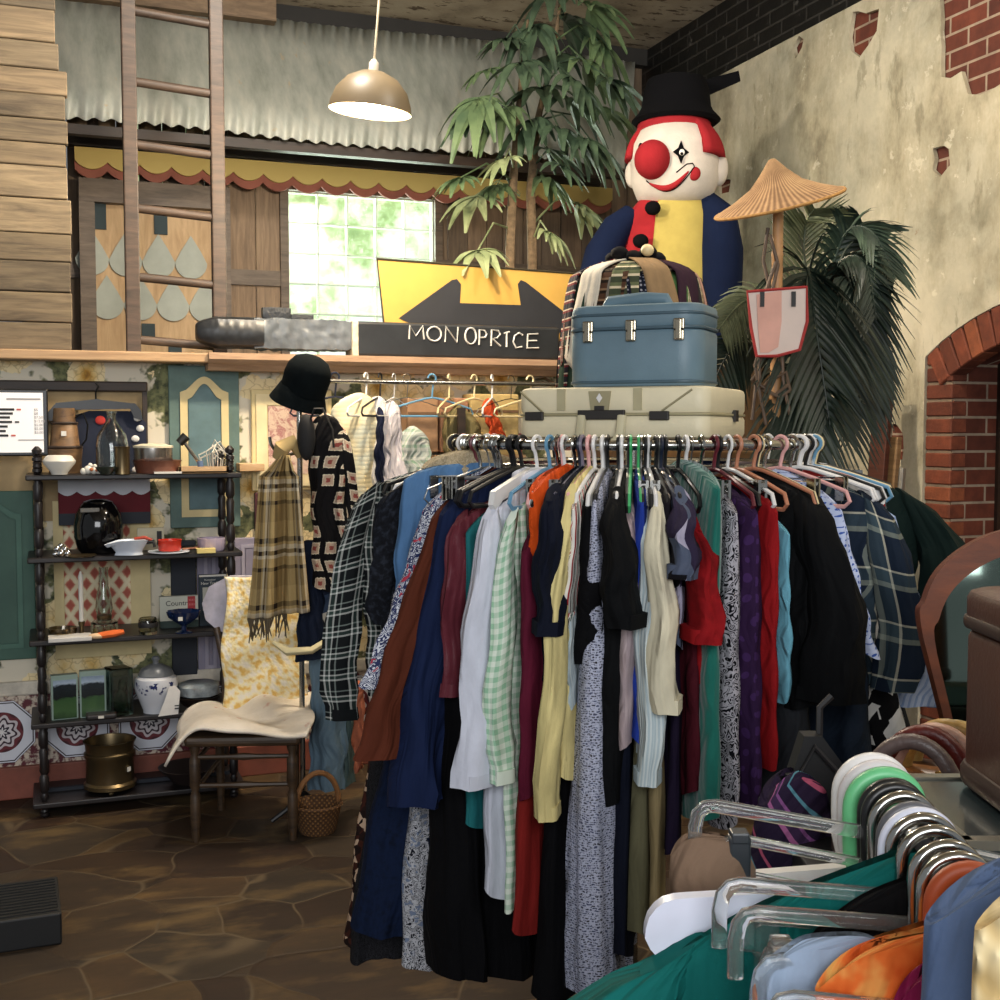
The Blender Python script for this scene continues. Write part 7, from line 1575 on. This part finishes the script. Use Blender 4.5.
# handbags standing left of the display case
BST = thing('bag_stand', 'low dark stand carrying handbags left of the display case', 'stand', tuple(cs_(.62, 2.02, 0)), -YAW)
BZ_ = .90
MB().box((0, 0, BZ_/2), (.28, .36, BZ_), bev=.004).build('body', plain('case_black', '#141416', .5), BST, 0)
BAGS = [('brown crocodile handbag with an arched handle nearest the round rack', 913, 735, 1.86, '#4a3a34', '#5a4b48'), ('dark red patent handbag second in the row of bags', 926, 726, 1.92, '#4b130f', '#5c1812'), ('handbag with a pale pink arched handle in the row of bags', 937, 724, 1.98, '#7c4d2c', '#c39a88'), ('tan handbag with a mustard handle in the row of bags', 948, 720, 2.05, '#8a5a30', '#b08c4a'), ('handbag with a straw yellow handle beside the brown leather case', 957, 721, 2.12, '#4e3322', '#c4a868')]
for lab, x, y, D, cb_, ch_ in BAGS:
    p = on(x, y, D=D); h = p.z-BZ_
    t = thing('handbag', lab, 'handbag', (p.x, p.y, BZ_+.002), -YAW-.5, 'handbags on the dark stand' if False else None)
    k = MB(); rbox(k, (0, 0, 0), (.24, .055, h*.52), .02, 4); k.build('body', plain('bag_'+cb_[1:], cb_, .35, var=.2, vs=14), t, 40)
    MB().tube([(.07*cos(a), 0, h*.52-.012+(h*.48)*sin(a)) for a in [pi*q/16 for q in range(17)]], .0125, 10).build('handle', plain('baghandle_'+ch_[1:], ch_, .4, var=.25, vs=40, bump=.4, bs=90), t)
    MB().box((0, -.03, h*.46), (.03, .01, .03), bev=.003).build('clasp', plain('brass', '#b08d4a', .3, .9), t, 0)
# striped scarf and black folder between the racks
sp2 = on(792, 768, D=2.02)
SST = [(0, '#241a30'), (.3, '#241a30'), (.32, '#9a5a86'), (.38, '#3c2a48'), (.5, '#7a4a7c'), (.54, '#241a30'), (.7, '#4d7c8c'), (.74, '#241a30'), (.9, '#a8506a'), (.94, '#241a30')]
garment('striped_shawl', 'purple shawl with pink and blue stripes between the two racks', 'shawl', tuple(sp2), -YAW+.4, cloth('purple_stripes', 'hstripes', (0, SST), 9, rot=.5), z0=0, zb=-.6, wo=.07, wi=.06, slope=.4, thick=.05, fo=.08, fi=.08, seed=3)
hs = thing('floor_stand', 'slim black stand holding the purple striped shawl', 'stand', (sp2.x, sp2.y, 0)); MB().tube([(0, 0, .02), (0, 0, sp2.z-.01)], .012, 8).build('pole', plain('case_black', '#141416', .5), hs); MB().lathe([(.15, 0), (.15, .02), (.02, .03)], 24).build('base', plain('case_black', '#141416', .5), hs)
p = on(830, 800, D=2.05); bf = thing('black_garment_bag', 'black folded garment bag sloping behind the purple shawl', 'garment bag', tuple(p), -YAW)
k = MB(); k.prism([(-.085, .0), (-.05, .115), (-.02, .115), (.08, -.02), (.09, -.12), (.0, -.5), (-.06, -.5)], (0, .02, 0), (1, 0, 0), (0, 0, 1), (0, -1, 0), .04); k.build('body', plain('garment_bag_black', '#0c0c0e', .5), bf, 0)
MB().tube([(-.085, -.025, 0), (-.035, -.03, .1), (.085, -.03, -.03)], .005, 6).build('piping', plain('ink_black', '#1d1c1e', .6), bf)
MB().tube([(-.02, .0, .1), (-.02, 0, .16), (.0, 0, .18)], .006, 6).build('loop', plain('ink_black', '#1d1c1e', .6), bf)
# ================================================================== LIGHT
w = bpy.data.worlds.new('day'); bpy.context.scene.world = w; w.use_nodes = True
w.node_tree.nodes['Background'].inputs[0].default_value = (.93, .97, 1, 1); w.node_tree.nodes['Background'].inputs[1].default_value = .34
def area(name, loc, aim, sx, sy, e, col=(1, 1, 1)):
    l = bpy.data.lights.new(name, 'AREA'); l.shape = 'RECTANGLE'; l.size = sx; l.size_y = sy; l.energy = e; l.color = col
    o = bpy.data.objects.new(name, l); C.objects.link(o); o.location = loc
    o.rotation_euler = (V(aim)-V(loc)).to_track_quat('-Z', 'Y').to_euler(); return o
area('shop_window_light', (-.6, -2.2, 2.6), (1, 3.5, 1.2), 3.2, 1.8, 170, (.96, .98, 1))
area('loft_window_daylight', ((WX0+WX1)/2, REC+.6, 2.7), ((WX0+WX1)/2, 5.5, 2.0), 1.2, 1.0, 70, (.95, 1, .95))
for q, e, c in (((.9, 4.5, 3.75), 120, (1, .93, .82)), ((2.4, 3.2, 3.75), 85, (1, .93, .8)), ((2.9, .8, 3.6), 50, (1, .92, .8))):  # overhead lights out of view without fixtures, the first added to brighten the loft
    l = bpy.data.lights.new('unseen_overhead_light', 'POINT'); l.energy = e; l.color = c; l.shadow_soft_size = .12
    o = bpy.data.objects.new('unseen_overhead_light', l); C.objects.link(o); o.location = q
vs = bpy.context.scene.view_settings; vs.view_transform = 'Standard'; vs.look = 'None'; vs.exposure = 0; vs.gamma = 1; vs.use_curve_mapping = False
